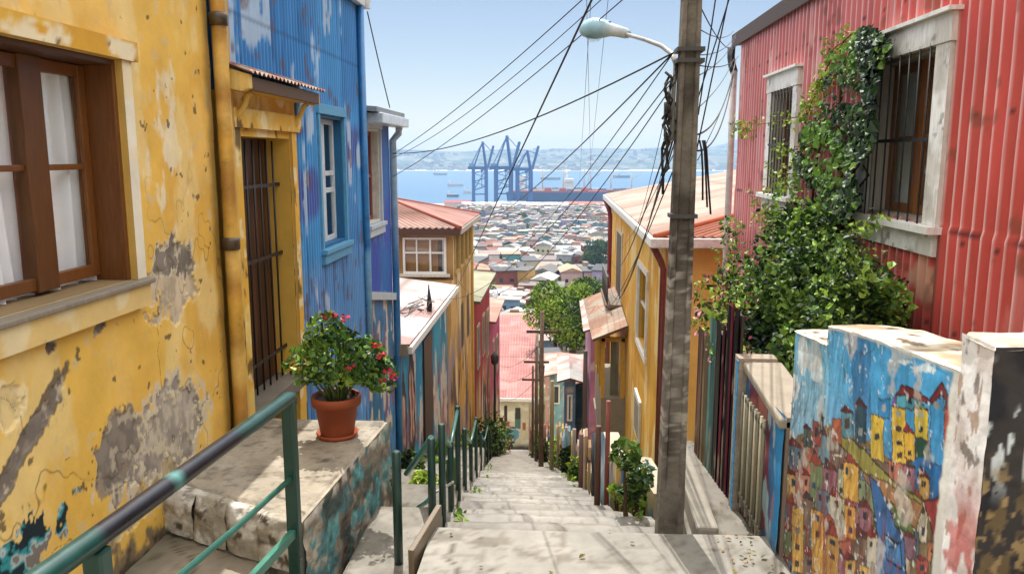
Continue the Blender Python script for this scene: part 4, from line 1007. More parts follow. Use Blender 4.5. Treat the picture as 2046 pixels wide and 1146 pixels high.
    c = mixc(c, c.mean(-1, keepdims=True) * CA('c8a890') * 1.6, .22 * sstep(-.9, -1.3, T))
    c = c * (.80 + .40 * fbm(S * 60, T * 18, 316, 4))[..., None]
    wear = fbm(S * 5, T * 5, 319, 5); c = mixc(c, CA('c9c2b4'), sstep(.60, .66, wear + .12 * (fbm(S * 40, T * 40, 320, 3) - .5)) * .6)
    ck = np.abs(fbm(S * 2.2, T * 2.2, 322, 4) - .5); c = mixc(c, CA('3a3430'), sstep(.006, .001, ck) * .6)
    c = mixc(c, CA('2c2624'), sstep(.60, .7, fbm(S * 30 + T * 10, T * 7, 317, 4)) * sstep(-1.0, -1.25, T) * .45)
    c = mixc(c, CA('8a3a34'), sstep(.58, .66, fbm(S * 26, T * 8 + 30, 318, 4)) * sstep(-1.2, -1.5, T) * .5)
    c = mixc(c, CA('d8d8d4'), sstep(.74, .77, fbm(S * 30, T * 34, 311, 3)) * .7)
    c = mixc(c, CA('8d8478'), sstep(2.60, 2.50, S + .1 * (fbm(S * 8, T * 8, 313, 4) - .5)) * sstep(.42, .5, fbm(S * 7, T * 7, 312, 4)) * .8)
    c = mixc(c, CA('dcd9d0'), sstep(2.555, 2.535, S + .07 * (fbm(S * 9, T * 9, 314, 4) - .5)))
    g = T - wall_top(S)
    return mixc(c, CA('e0dccf'), sstep(-.02, -.006, g + .012 * (fbm(S * 20, T * 20, 315) - .5)))
gw = thing('mural_wall', 'blue garden wall painted with a hillside of coloured houses below the red house', 'mural wall', (XM + .15, 3.3, -2.6))
mb = MB(); mc = MB()
for ya, yb_ in ((2.40, 3.712), (3.712, 4.23)):
    ny = int((yb_ - ya) / .0055); nz = 300
    S, U = np.meshgrid(np.linspace(ya, yb_, ny), np.linspace(0, 1, nz), indexing='ij')
    tp = np.where(np.abs(S - 3.712) < 1e-6, -.779 if ya < 3 else -.868, wall_top(S)); T = -2.5 + (tp + 2.5) * U
    D = (fbm(S * 6, T * 6, 321, 4) - .5) * .012
    K = mural(S, T)
    I = np.arange(S.size).reshape(S.shape); Q = np.stack([I[:-1, :-1], I[:-1, 1:], I[1:, 1:], I[1:, :-1]], -1).reshape(-1, 4)
    mb.add(np.stack([XM - D - (.0 if ya < 3 else -.006), S, T], -1).reshape(-1, 3), Q, np.clip(K, .006, .9).reshape(-1, 3), True)
    # body and cap
    n_ = 24; yy = np.linspace(ya, yb_, n_); zt = np.where(np.abs(yy - 3.712) < 1e-6, -.779 if ya < 3 else -.868, wall_top(yy))
    vv = []
    for y_, z_ in zip(yy, zt): vv += [(XM + .012, y_, -2.8), (XM + .012, y_, z_ - .012), (XM + .30, y_, z_ - .012), (XM + .30, y_, -2.8)]
    F = [(4 * i + k, 4 * i + (k + 1) % 4, 4 * i + 4 + (k + 1) % 4, 4 * i + 4 + k) for i in range(n_ - 1) for k in range(4)] + [(0, 1, 2, 3)[::-1], tuple(4 * (n_ - 1) + k for k in range(4))]
    mb.add(vv, F, 'b9b0a0')
    X_, S2 = np.meshgrid(np.linspace(0, 1, 30), np.linspace(ya, yb_, int((yb_ - ya) / .012)), indexing='ij')
    zt2 = np.where(np.abs(S2 - 3.712) < 1e-6, -.779 if ya < 3 else -.868, wall_top(S2))
    Xc = XM - .004 + .315 * X_; Zc = zt2 - .004 + .012 * np.sin(np.pi * X_) ** .5 + (fbm(Xc * 9, S2 * 9, 331, 4) - .5) * .014
    cc = mixc(flat('c4b8a2', X_), CA('9a8468'), sstep(.42, .6, fbm(Xc * 6, S2 * 6, 332, 5))); cc = mixc(cc, CA('5c4c3c'), sstep(.62, .7, fbm(Xc * 12, S2 * 9, 333, 4))); cc = mixc(cc, CA('e2ded2'), sstep(.09, .03, X_ + .06 * (fbm(Xc * 20, S2 * 20, 334) - .5)))
    I = np.arange(X_.size).reshape(X_.shape); Q = np.stack([I[:-1, :-1], I[1:, :-1], I[1:, 1:], I[:-1, 1:]], -1).reshape(-1, 4)
    mc.add(np.stack([Xc, S2, Zc], -1).reshape(-1, 3), Q, cc.reshape(-1, 3), True)
    if ya < 3: mb.box(XM + .002, XM + .3, 3.712, 3.716, -1.2, -.785, 'b9b0a0')
mb.build('wall', M['plaster'], gw)
mc.build('coping', M['concrete'], gw)
def pil_left(S, T):
    c = mixc(flat('e4e1de', S), CA('c9bfb8'), sstep(.45, .6, fbm(S * 9, T * 7, 341, 5)))
    low = sstep(-.85, -1.2, T)
    c = mixc(c, CA('9a7a62'), sstep(.66, .70, fbm(S * 26, T * 13, 342, 5)) * .8)
    c = mixc(c, CA('b04a44'), sstep(.54, .6, fbm(S * 11, T * 6, 343, 4)) * low * .8)
    return mixc(c, CA('6a5a4e'), sstep(.70, .74, fbm(S * 16, T * 9 + 5, 344, 4)) * .8)
def pil_front(S, T):
    c = mixc(flat('242226', S), CA('3a3432'), sstep(.4, .6, fbm(S * 9, T * 9, 345, 4)))
    c = mixc(c, CA('c9cdcc'), sstep(.60, .64, fbm(S * 34, T * 9, 346, 6)) * sstep(-.55, -.62, T) * sstep(-1.02, -.85, T))
    c = mixc(c, CA('6a573c'), sstep(.52, .58, fbm(S * 34, T * 16, 347, 6)) * sstep(-.86, -1.05, T))
    c = mixc(c, CA('9a8058'), sstep(.6, .66, fbm(S * 30, T * 26, 348, 4)) * sstep(-.82, -1.0, T))
    return c
pl = thing('gate_pillar', 'white and black flaking gate pillar at the near end of the mural wall', 'pillar', (1.6, 2.2, -2.6))
mb = MB()
dsp = lambda S, T: (fbm(S * 8, T * 8, 349, 4) - .5) * .016
mb.sheet('-x', 1.235, 2.285, 2.47, -2.6, -.535, .006, .008, pil_left, disp=dsp)
mb.sheet('-y', 2.285, 1.235, 2.05, -2.6, -.535, .008, .008, pil_front, disp=dsp)
mb.box(1.247, 2.05, 2.297, 2.468, -2.7, -.54, '8d857a')
mb.build('post', M['plaster'], pl)
mb = MB(); mb.sheet('+z', -.533, 1.233, 2.06, 2.283, 2.472, .01, .01, lambda S, T: mixc(flat('d2cdc4', S), CA('a89c8a'), sstep(.42, .6, fbm(S * 9, T * 9, 351, 4))), disp=lambda S, T: (fbm(S * 9, T * 9, 352, 4) - .5) * .012 - .012 * (np.minimum(T - 2.283, S - 1.233) < .012))
mb.box(1.24, 2.05, 2.292, 2.466, -.56, -.546, 'cbb897'); mb.build('cap', M['concrete'], pl)

# ---- low painted wall with iron grille beyond the mural
def lowc(S, T):
    c = mixc(flat('3a6a94', S), CA('7a3a4a'), sstep(.45, .53, fbm(S * 5, T * 3, 361, 4)))
    c = mixc(c, CA('a8685a'), sstep(.54, .6, fbm(S * 6 + 5, T * 3.5, 362, 4))); c = mixc(c, CA('9fb4b8'), sstep(.6, .65, fbm(S * 9, T * 4, 363, 4)))
    c = mixc(c, CA('2f86bd'), sstep(4.42, 4.34, S + .02 * np.sin(T * 9)))
    return mixc(c, CA('4a3f34'), sstep(-1.9, -2.3, T + .3 * (fbm(S * 4, T * 4, 364) - .5)) * .7)
lw = thing('garden_wall', 'low maroon and blue daubed garden wall with cement cap and iron grille', 'garden wall', (1.35, 4.7, -2.6))
mb = MB(); mb.sheet('-x', 1.225, 4.24, 5.13, -2.75, -1.39, .012, .012, lowc, disp=lambda S, T: (fbm(S * 5, T * 5, 365, 4) - .5) * .02); mb.box(1.24, 1.42, 4.24, 5.13, -2.8, -1.40, '8d7a6a'); mb.build('wall', M['plaster'], lw)
mb = MB(); mb.hexa([(1.20, 4.24, -1.47), (1.45, 4.24, -1.47), (1.45, 5.14, -1.38), (1.20, 5.14, -1.38), (1.20, 4.24, -1.41), (1.45, 4.24, -1.41), (1.45, 5.14, -1.32), (1.20, 5.14, -1.32)], '9a8f7e'); mb.build('coping', M['concrete'], lw, bevel=.015)
mb = MB(); mb.box(1.175, 1.42, 5.135, 5.26, -2.7, -1.30, 'a59684'); mb.box(1.17, 1.176, 5.137, 5.20, -2.4, -1.32, '4f8fb8'); mb.build('pier', M['rough'], lw, bevel=.015)
mb = MB()
for k in range(9): mb.tube([(1.19, 4.50 + k * .068, -2.25), (1.19, 4.50 + k * .068, -1.5)], .009, 6, 'b5a98c' if k % 2 else '6e6a52')
mb.beam((1.19, 4.47, -1.56), (1.19, 5.08, -1.52), .012, .03, '4a463a'); mb.beam((1.19, 4.47, -2.18), (1.19, 5.08, -2.18), .012, .03, '4a463a'); mb.build('grille', M['iron'], lw)

# ---- board fence of odd sheets between the low wall and the yellow house
fcols = [('241d1c', 'black tarred'), ('6f1f35', 'wine red'), ('2a2222', 'dark brown'), ('7a2c40', 'faded maroon'), ('4a4038', 'weathered grey'), ('6fa098', 'pale teal'), ('a08a66', 'tan'), ('8a6a58', 'dusty brown')]
fn = thing('board_fence', 'patched fence of black maroon teal and tan boards along the right walkway', 'fence', (1.12, 6.2, -2.6))
yy = 5.27
for k, (h, lab) in enumerate(fcols):
    w_ = [.14, .09, .12, .13, .18, .2, .2, .24][k]; x_ = 1.20 - .035 * (yy - 5.2)
    mb = MB(); mb.sheet('-x', x_, yy, yy + w_ - .012, -2.9, -1.02 - .06 * k + .05 * (k % 3), .012, .05, lambda S, T, h=h: mixc(mixc(flat(h, S), CA(h) * .45, sstep(.4, .62, fbm(S * 9, T * 1.5, 371 + k, 4))), CA('b9a890'), sstep(.64, .7, fbm(S * 10, T * 2.2, 381 + k, 4)) * .7), disp=corr(.07, .008))
    mb.box(x_ + .012, x_ + .03, yy, yy + w_ - .012, -2.9, -1.05 - .06 * k, '3a2f28')
    o = mb.build('board', M['wood'], fn); o['label'] = lab + ' fence board'
    yy += w_

# garden terrace behind the walls
mb = MB(); mb.hexa([(1.40, 2.0, -2.9), (2.49, 2.0, -2.9), (2.49, 7.2, -4.5), (1.25, 6.7, -4.5), (1.40, 2.0, -1.15), (2.49, 2.0, -1.15), (2.49, 7.2, -1.55), (1.25, 6.7, -1.6)], '6a5a44'); tag(mb.build('garden_terrace', M['soil']), kind='structure')

# ---- yellow corner house beyond the pole
ry = thing('yellow_corner_house', 'yellow rendered corner house with rusty hip roof behind the concrete pole', 'house', (1.9, 20, -8))
XY = 1.9
def ryl(S, T):
    c = mixc(flat('d9a33a', S), CA('c98f28'), sstep(.4, .62, fbm(S * .9, T * .5, 401, 4)))
    c = mixc(c, CA('e8bc62'), sstep(.5, .66, fbm(S * 1.6, T * .35, 402, 4)) * .6)
    c = mixc(c, CA('b5822c'), sstep(.03, .01, np.abs(np.mod(S, .62) - .3)) * .35)
    c = mixc(c, CA('e6cf96'), sstep(.61, .66, fbm(S * 2.4 + T * .5, T * .8, 403, 5)) * .7)
    return mixc(c, CA('6e5230'), sstep(-7.0, -8.4, T + .8 * (fbm(S * 2, T * 2, 404) - .5)) * .5)
RW = (17.0, 18.9, -4.3, -2.55)
mb = MB(); mb.sheet('-x', XY, 14.3, 29.2, -13, -1.42, .05, .05, ryl, holes=[RW])
mb.sheet('-y', 14.3, XY, 8, -8, -1.42, .06, .06, lambda S, T: mixc(ryl(S, T), CA('cdae62'), .6 * np.ones(S.shape)))
mb.box(XY + .2, 8, 14.33, 29.1, -13, -1.45, 'c08f34'); mb.box(XY + .012, XY + .2, 14.33, RW[0], -13, -1.45, 'c08f34'); mb.box(XY + .012, XY + .2, RW[1], 29.1, -13, -1.45, 'c08f34'); mb.box(XY + .012, XY + .2, RW[0], RW[1], -13, RW[2], 'c08f34'); mb.box(XY + .012, XY + .2, RW[0], RW[1], RW[3], -1.45, 'c08f34')
mb.build('wall', M['plaster'], ry)
def rwin(y0, y1, z0, z1, recess):
    t = MB()
    for bx in ((y0 - .12, y0, z0, z1), (y1, y1 + .12, z0, z1), (y0 - .12, y1 + .12, z1, z1 + .12), (y0 - .16, y1 + .16, z0 - .14, z0)): t.box(XY - .05, XY + .012, *bx, 'd8d2c4')
    t.box(XY + .05, XY + .08, y0 + .5, y0 + .56, z0, z1, 'cfc9ba'); t.box(XY + .05, XY + .08, y0, y1, (z0 + z1) / 2 - .03, (z0 + z1) / 2 + .03, 'cfc9ba')
    w = t.build('window', M['wood'], ry)
    g = MB(); g.box(XY + .085, XY + .09, y0, y1, z0, z1); g.build('pane', M['glass'], w)
    g = MB(); g.box(XY + .15, XY + .16, y0, y1, z0, z1, '7a7468'); g.build('blind', M['cloth'], w)
rwin(*RW, .1)
# small framed panel low on the wall, upper balcony door with rail
mb = MB(); mb.box(XY - .05, XY, 17.7, 18.9, -6.55, -5.55, 'd8d2c2'); mb.box(XY - .055, XY - .049, 17.82, 18.78, -6.45, -5.65, '8f8a7e'); mb.build('shutter', M['wood'], ry)
mb = MB(); mb.box(XY - .04, XY, 23.9, 26.2, -4.4, -2.3, 'c9bfa8'); mb.box(XY - .045, XY - .039, 24.1, 26.0, -4.3, -2.4, '5a4634'); w = mb.build('window', M['wood'], ry)
mb = MB()
for k in range(10): mb.tube([(XY - .45, 23.7 + k * .3, -4.4), (XY - .45, 23.7 + k * .3, -3.6)], .02, 5, '4a443e')
mb.beam((XY - .45, 23.6, -3.58), (XY - .45, 26.6, -3.58), .04, .05, '4a443e'); mb.box(XY - .5, XY, 23.6, 26.6, -4.5, -4.4, '6a5a48'); mb.build('railing', M['iron'], ry)
E1, E2, E3, E4 = (XY - .25, 13.95, -1.40), (8.4, 13.95, -1.40), (8.4, 29.5, -1.40), (XY - .25, 29.5, -1.40)
T1, T2 = (6.9, 17.6, -.42), (6.9, 29.5, -.42)
tinroof('roof', ry, E4, E1, T1, T2, '9c8a7c', '86604e', .02, .16, 230, 30, 411, along=0, rustamt=.4)
tinroof('roof_slope', ry, E1, E2, T1, T1, 'a06c56', '8a523e', .02, .16, 110, 16, 412, along=0, rustamt=.6)
tinroof('roof_slope', ry, E2, E3, T2, T1, 'b07a68', '96523e', .02, .16, 60, 10, 413, along=0)
mb = MB(); mb.tube([E1, T1], .06, 8, 'a85638'); mb.tube([T1, T2], .06, 8, 'b0644a'); mb.build('ridge_cap', M['roof'], ry)
mb = MB(); mb.box(XY - .33, XY - .24, 13.9, 29.5, -1.58, -1.41, 'cfcac0'); mb.box(XY - .33, 8.4, 13.84, 13.93, -1.58, -1.41, 'cfcac0'); mb.build('gutter', M['metal'], ry, bevel=.02)
mb = MB(); mb.tube([(XY - .27, 14.0, -1.56), (XY - .1, 14.2, -1.85), (XY - .05, 14.22, -2.0), (XY - .05, 14.22, -8)], .06, 8, '6a2a26'); mb.build('downpipe', M['metal'], ry)
mb = MB(); mb.tube([(XY - .27, 29.3, -1.56), (XY - .1, 29.15, -1.95), (XY - .06, 29.1, -2.3), (XY - .06, 29.1, -12)], .09, 8, '7a2630'); mb.build('downpipe', M['metal'], ry)
# enclosed balcony with tin awning
by0, by1, bx = 21.8, 25.6, 1.22
mb = MB(); mb.box(bx, XY - .002, by0, by1, -7.9, -6.72, '8d8272'); mb.box(bx - .05, XY - .003, by0 - .05, by1 + .05, -8.0, -7.905, '7a6a55'); mb.prism([(XY - .003, -8.005), (bx + .25, -8.005), (XY - .003, -8.6)], lambda x, z: (x, by0 + .1, z), lambda x, z: (x, by0 + .5, z), '8f8474'); bal = mb.build('balcony', M['wood'], ry)
for x_, y_ in ((bx + .03, by0 + .04), (XY - .1, by0 + .04), (bx + .03, by0 + 1.3), (bx + .03, by0 + 2.6), (bx + .03, by1 - .04)):
    mb = MB(); mb.box(x_ - .05, x_ + .05, y_ - .05, y_ + .05, -6.718, -5.0, 'c99a3a'); mb.build('column', M['wood'], bal)
mb = MB(); mb.box(bx - .02, XY - .003, by0 - .01, by0 + .09, -5.1, -4.98, 'c99a3a'); mb.build('beam', M['wood'], bal)
mb = MB(); mb.box(bx + .05, XY - .16, by0 + .06, by0 + .065, -6.7, -5.1); mb.box(bx + .05, bx + .055, by0 + .1, by1 - .1, -6.7, -5.1); mb.build('pane', M['glass'], bal)
mb = MB(); mb.box(bx + .25, XY - .2, by0 + .2, by0 + .22, -6.7, -5.1, '6f675a'); mb.build('blind', M['cloth'], bal)
tinroof('awning', ry, (XY - .02, 21.4, -4.55), (XY - .02, 26.4, -4.3), (.82, 26.4, -4.75), (.92, 21.4, -4.95), 'a89886', '965f44', .02, .16, 60, 14, 421, along=0, rustamt=.55)
# ================================================================== foliage helpers
def leaves(mb, P, size, cols, up=.5, seed=0, droop=0.0, jit=.35, normals=None, cw=.62, clump=3.0):
    P = np.asarray(P, float); n = len(P); r = np.random.default_rng(seed)
    N = r.normal(size=(n, 3)); N /= np.linalg.norm(N, axis=1)[:, None]
    if normals is not None: N = N * .55 + normals
    N[:, 2] += up; N /= np.linalg.norm(N, axis=1)[:, None] + 1e-9
    A = r.normal(size=(n, 3)); A[:, 2] -= droop; A -= (A * N).sum(1)[:, None] * N; A /= np.linalg.norm(A, axis=1)[:, None] + 1e-9
    B = np.cross(N, A); s = (size * (1 + jit * r.normal(size=n)).clip(.4, 1.8))[:, None]
    base = P - A * s * .5; tip = P + A * s * .5 - N * s * .12
    m1 = P - A * s * .08 + B * s * cw * .5 + N * s * .10; m2 = P - A * s * .08 - B * s * cw * .5 + N * s * .10
    m3 = P + A * s * .25 + B * s * cw * .33 + N * s * .05; m4 = P + A * s * .25 - B * s * cw * .33 + N * s * .05
    V = np.stack([base, m1, m3, tip, m4, m2], 1).reshape(-1, 3)
    I = np.arange(n)[:, None] * 6
    F1 = I + np.array([0, 1, 2, 3]); F2 = I + np.array([0, 3, 4, 5])
    cols = np.array([CA(c) for c in cols]); L_ = cols.sum(1).argsort(); cols = cols[L_]; q0 = fbm(P[:, 0] * clump + P[:, 2] * clump * .7, P[:, 1] * clump - P[:, 2] * clump * .6, seed + 3, 3)
    pick = np.clip((q0 - .5) * 2.6 + .5 + r.normal(size=n) * .22, 0, .999); K = cols[(pick * len(cols)).astype(int)] * (.7 + .6 * r.random(n))[:, None]
    mb.add(V, [F1, F2], np.repeat(K, 6, 0), False)
def ellip(n, c, rad, seed, shell=.55):
    r = np.random.default_rng(seed); d = r.normal(size=(n, 3)); d /= np.linalg.norm(d, axis=1)[:, None]
    k = (shell + (1 - shell) * r.random(n)) ** .7
    return np.array(c) + d * k[:, None] * np.array(rad)
def twig(mb, p, q, r0, c='4a3a28', sag=0.0, n=7, wob=.0, seed=0):
    rr = random.Random(seed); p, q = np.array(p, float), np.array(q, float); pts = []
    for t in np.linspace(0, 1, n):
        w = p * (1 - t) + q * t; w[2] -= sag * 4 * t * (1 - t)
        if 0 < t < 1: w += np.array([rr.uniform(-wob, wob) for _ in range(3)])
        pts.append(tuple(w))
    mb.tube(pts, [r0 * (1 - .6 * t) for t in np.linspace(0, 1, n)], 6, c)
GREEN = ['34501e', '446424', '283e19', '587830', '7a963c', '1c2e13', '647a34']
LIME = ['7a9a34', '93b442', '5d7f2e', 'b0c454', '44652a', '8a8f3a']

# ================================================================== concrete pole and street lamp
po = thing('utility_pole', 'weathered grey concrete pole carrying a street lamp and cables', 'utility pole', (.685, 4.55, -2.2))
mb = MB()
zs = np.linspace(-2.5, 3.6, 420); ring = []
for z_ in zs:
    t = (z_ + 2.2) / 3.02; hw = (.150 - .05 * t) / 2; hd = .075 - .015 * t; cx = .685 + .024 * t; fl = hw * .42; rc = .014 * float(sstep(np.array(-1.98), np.array(-1.90), np.array(z_)))
    ring.append([(cx + x_, 4.63 - hd * 1.0 + y_, z_) for x_, y_ in ((-hw, 0), (-hw + fl, 0), (-hw + fl + .008, rc), (hw - fl - .008, rc), (hw - fl, 0), (hw, 0), (hw, 2 * hd), (-hw, 2 * hd))])
V = np.array(ring).reshape(-1, 3); n8 = 8
F = [(i * n8 + k, i * n8 + (k + 1) % n8, (i + 1) * n8 + (k + 1) % n8, (i + 1) * n8 + k) for i in range(len(zs) - 1) for k in range(n8)]
kk = mixc(flat('6f675b', V[:, 2]), CA('4a433a'), sstep(.4, .62, fbm(V[:, 0] * 20, V[:, 2] * 3, 501, 4))); kk = mixc(kk, CA('a79e90'), sstep(.54, .62, fbm(V[:, 0] * 40, V[:, 2] * 26, 502, 4)) * sstep(-.3, -.7, V[:, 2]) * sstep(-1.95, -1.5, V[:, 2]) * .8)
mb.add(V, F, kk); mb.quad(*ring[-1], c='857d70')
mb.build('shaft', M['rough'], po)
for z_ in (.50, .56, -.35):
    mb = MB(); mb.box(.685 + .024 * (z_ + 2.2) / 3.02 - .075, .685 + .024 * (z_ + 2.2) / 3.02 + .075, 4.55, 4.70, z_, z_ + .022, '3c3834'); mb.build('clamp', M['iron'], po)
mb = MB(); mb.box(.02, 1.44, 4.66, 4.76, 2.20, 2.30, '5a4a3c'); mb.build('crossarm', M['bark'], po)
for x_ in (.08, .24, .40, 1.02, 1.18, 1.34):
    mb = MB(); mb.lathe([(.012, -.01), (.014, .02), (.034, .03), (.03, .05), (.036, .06), (.022, .085), (.001, .09)], (x_, 4.72, 2.30), 10, '7a5a48'); mb.build('insulator', M['clay'], po)
la = thing('street_lamp', 'pale blue grey cobra head street lamp on a curved arm', 'street lamp', (.62, 4.65, .3))
mb = MB()
mb.tube([(.628, 4.63, .08), (.626, 4.64, .30), tuple(on_y(1351, 128, 4.68)), tuple(on_y(1343, 108, 4.78)), tuple(on_y(1322, 92, 4.95)), tuple(on_y(1290, 80, 5.2)), tuple(on_y(1252, 69, 5.5))], [.016, .016, .016, .015, .014, .013, .013], 10, '8f8a80'); mb.build('arm', M['metal'], la)
mb = MB()
prof = [(1256, 70, .022), (1250, 67, .034), (1236, 63, .037), (1222, 60, .042), (1210, 58, .056), (1198, 57, .066), (1186, 57, .070), (1175, 59, .062), (1167, 63, .042), (1163, 67, .012)]
yy = np.linspace(5.5, 5.72, len(prof))
mb.tube([tuple(on_y(u, v, y_)) for (u, v, r_), y_ in zip(prof, yy)], [p[2] for p in prof], 18, np.array([CA(h) for h in ('b9c2c4', 'b9c2c4', 'c2c7c4', 'a9b8bc', '8fb0bd', '86acbb', '86acbb', '8fb2be', '9cbac4', '9cbac4')])); hd = mb.build('lamp_head', M['metal'], la)
mb = MB(); c0 = on_y(1187, 64, 5.66)
mb.lathe([(.001, -.072), (.03, -.066), (.052, -.045), (.062, -.015), (.063, .01)], tuple(c0), 20, 'cfd4d0'); mb.build('lens', M['lens'], hd)
mb = MB(); mb.lathe([(.001, -.03), (.012, -.02), (.016, .0), (.010, .02)], tuple(c0), 10, 'e8e6e0'); mb.build('bulb', M['plaster'], hd)
mb = MB(); c1 = on_y(1217, 50, 5.58); mb.lathe([(.018, -.02), (.02, .008), (.014, .022), (.001, .026)], tuple(c1), 12, '3a3030'); mb.build('photocell', M['metal'], hd)

# ================================================================== railings and pot
ra = thing('handrail', 'green pipe handrail with worn dark top at lower left edge', 'railing', (-1.42, 4.0, -2.0))
mb = MB(); rp = [(-1.42, 4.03, -1.285), (-1.42, 3.99, -1.262), (-1.42, 3.9, -1.258), (-1.42, 3.2, -1.222), (-1.42, 2.6, -1.188), (-1.42, 1.6, -1.13)]
rp = [tuple(np.array(rp[2]) * (1 - t) + np.array(rp[5]) * t) for t in np.linspace(0, 1, 40)]
yy = np.array([p[1] for p in rp]); wv = fbm(yy * 2.2, yy * 0, 511, 3)
kc = mixc(flat('12403a', yy), CA('15151d'), sstep(.32, .45, wv) * ((yy > 2.2) & (yy < 3.7))); kc = mixc(kc, CA('5f9f97'), sstep(.66, .7, fbm(yy * 7, yy * 0, 512, 3)) * .6)
mb.tube([(-1.42, 4.035, -1.30), (-1.42, 4.03, -1.272), (-1.42, 3.99, -1.262)] + rp, .036, 16, np.concatenate([kc[:3], kc])); mb.build('rail', M['metal'], ra)
mb = MB(); mb.box(-1.452, -1.388, 3.965, 4.035, -2.75, -1.285, '1b3f36'); mb.build('post', M['metal'], ra, bevel=.008)
mb = MB(); mb.box(-1.452, -1.388, 2.20, 2.265, -2.6, -1.20, '1b3f36'); mb.build('post', M['metal'], ra, bevel=.008)
mb = MB(); mb.tube([(-1.42, 3.97, -1.70), (-1.42, 3.3, -1.635), (-1.42, 2.6, -1.55), (-1.42, 1.8, -1.46)], .014, 8, '2f6f60'); mb.build('mid_rail', M['metal'], ra)
mb = MB(); mb.beam((-1.42, 4.05, -2.02), (-1.42, 2.2, -1.83), .035, .05, '3f7a68'); mb.build('lower_rail', M['metal'], ra, bevel=.005)

pt = thing('flower_pot', 'terracotta flower pot holding the geranium on the concrete ledge', 'flower pot', (-1.57, 5.4, -1.98))
mb = MB(); mb.lathe([(.001, .012), (.115, .012), (.118, .03), (.150, .235), (.172, .240), (.176, .300), (.168, .308), (.155, .300), (.150, .27), (.001, .265)], (-1.57, 5.4, -1.98), 40, np.array([CA(h) for h in ('8a4022', '8a4022', '8c4224', '94482a', '94482a', '964a2a', '94482a', '7c3a20', '3a2a1c', '3a2a1c')])); mb.build('pot', M['clay'], pt)
mb = MB(); mb.lathe([(.001, -.002), (.135, -.002), (.150, .03), (.142, .032), (.128, .01), (.001, .008)], (-1.57, 5.4, -1.976), 36, '9a4a2a'); mb.build('saucer', M['clay'], pt)
gp = thing('geranium', 'bushy geranium with red blossoms growing in the terracotta pot', 'potted plant', (-1.57, 5.4, -1.7))
mb = MB()
L = [ellip(560, (-1.57, 5.4, -1.40), (.27, .27, .22), 1), ellip(430, (-1.37, 5.36, -1.42), (.19, .19, .18), 2), ellip(240, (-1.76, 5.42, -1.45), (.17, .2, .16), 3), ellip(220, (-1.64, 5.42, -1.22), (.15, .16, .14), 4), ellip(120, (-1.22, 5.32, -1.50), (.12, .12, .15), 5)]
leaves(mb, np.concatenate(L), .042, GREEN[:5] + LIME[:4], up=.7, seed=7, cw=.95); mb.build('foliage', M['leaf'], gp)
mb = MB()
for k in range(22):
    a = k * 2.4; twig(mb, (-1.57 + .05 * math.cos(a), 5.4 + .05 * math.sin(a), -1.72), (-1.57 + random.uniform(.1, .3) * math.cos(a), 5.4 + random.uniform(.1, .28) * math.sin(a), -1.45 + random.uniform(0, .3)), .008, '5a6a34', seed=k, wob=.015)
mb.build('stem', M['bark'], gp)
mb = MB()
for k, (u, v, y_) in enumerate([(668, 628, 5.4), (648, 632, 5.42), (690, 636, 5.4), (750, 690, 5.2), (763, 708, 5.22), (776, 742, 5.2), (786, 752, 5.2), (700, 735, 5.1), (768, 760, 5.2)]):
    leaves(mb, ellip(14 if k < 7 else 6, on_y(u, v, y_), (.035, .035, .028), 20 + k, .2), .026, ['a81e30', 'b82c3c', '981828', 'c8404a'], seed=k, cw=.9)
mb.build('blossom', M['leaf'], gp)

# dark green railing at the left of the landing
def post_rail(name, label, posts, rails, cat='railing', colr='1c3a30', w=.055, group=None):
    p0 = posts[0]; h = thing(name, label, cat, (p0[0], p0[1], p0[2]), group)
    for x, y, za, zb in posts:
        m_ = MB(); m_.tube([(x, y, za - .3), (x, y, zb - .01), (x, y, zb)], [w / 2, w / 2, w / 2 * .6], 10, colr); m_.build('post', M['metal'], h)
    for a, b, r_, c_ in rails:
        m_ = MB(); m_.tube([a, tuple((np.array(a) + np.array(b)) / 2 + np.array((0, 0, -.008))), b], r_, 8, c_); m_.build('rail', M['metal'], h)
    return h
def foot(u, v, z): p = on_z(u, v, z); return p
pa = foot(797, 1128, -2.46); pb = foot(864, 1032, -2.46)
ta = on_y(797, 900, pa[1])[2]; tb = on_y(862, 874, pb[1])[2]
post_rail('stair_railing', 'two dark green posts with a sloping rail left of the top landing', [(pa[0], pa[1], -2.46, ta), (pb[0], pb[1], -2.46, tb)],
          [((pb[0], pb[1], tb), tuple(on_y(812, 945, pb[1] + .9)), .022, '3f7d74'), ((pb[0], pb[1], tb - .42), tuple(on_y(836, 1012, pb[1] + .5)), .017, '5f958c'), ((pb[0], pb[1], tb - .4), tuple(on_y(905, 962, pb[1] + .6)), .010, 'a8a598')])
mb = MB(); mb.beam(tuple(on_z(878, 1046, -2.24)), tuple(on_x(822, 1142, -.79)), .035, .26, '6f5f48', up=(0, 0, 1)); tag(mb.build('stringer_board', M['brownwood'], bevel=.006), 'sloping wooden edge board at the left side of the top landing', 'board')
# railing of posts down the left edge
ps = []; rl = []
for k, yv in enumerate([5.2, 6.0, 6.9, 8.0, 9.4, 11.0, 13.0, 15.2, 17.8, 20.8, 24.0, 27.5]):
    x = xL(yv) - .10; z = stair_z(yv) - .1; ps.append((x, yv, z, z + (.75, .62, .95)[k % 3]))
for k in range(len(ps) - 1):
    if k % 3 == 2: continue
    a, b = ps[k], ps[k + 1]; rl.append(((a[0], a[1], a[3] - .04), (b[0], b[1], b[3] - .04), .016, ['4f8880', '2f5f55', '7f8f88'][k % 3]))
post_rail('lower_railing', 'long row of slim green posts and rails down the left edge of the stairs', ps, rl, w=.05)

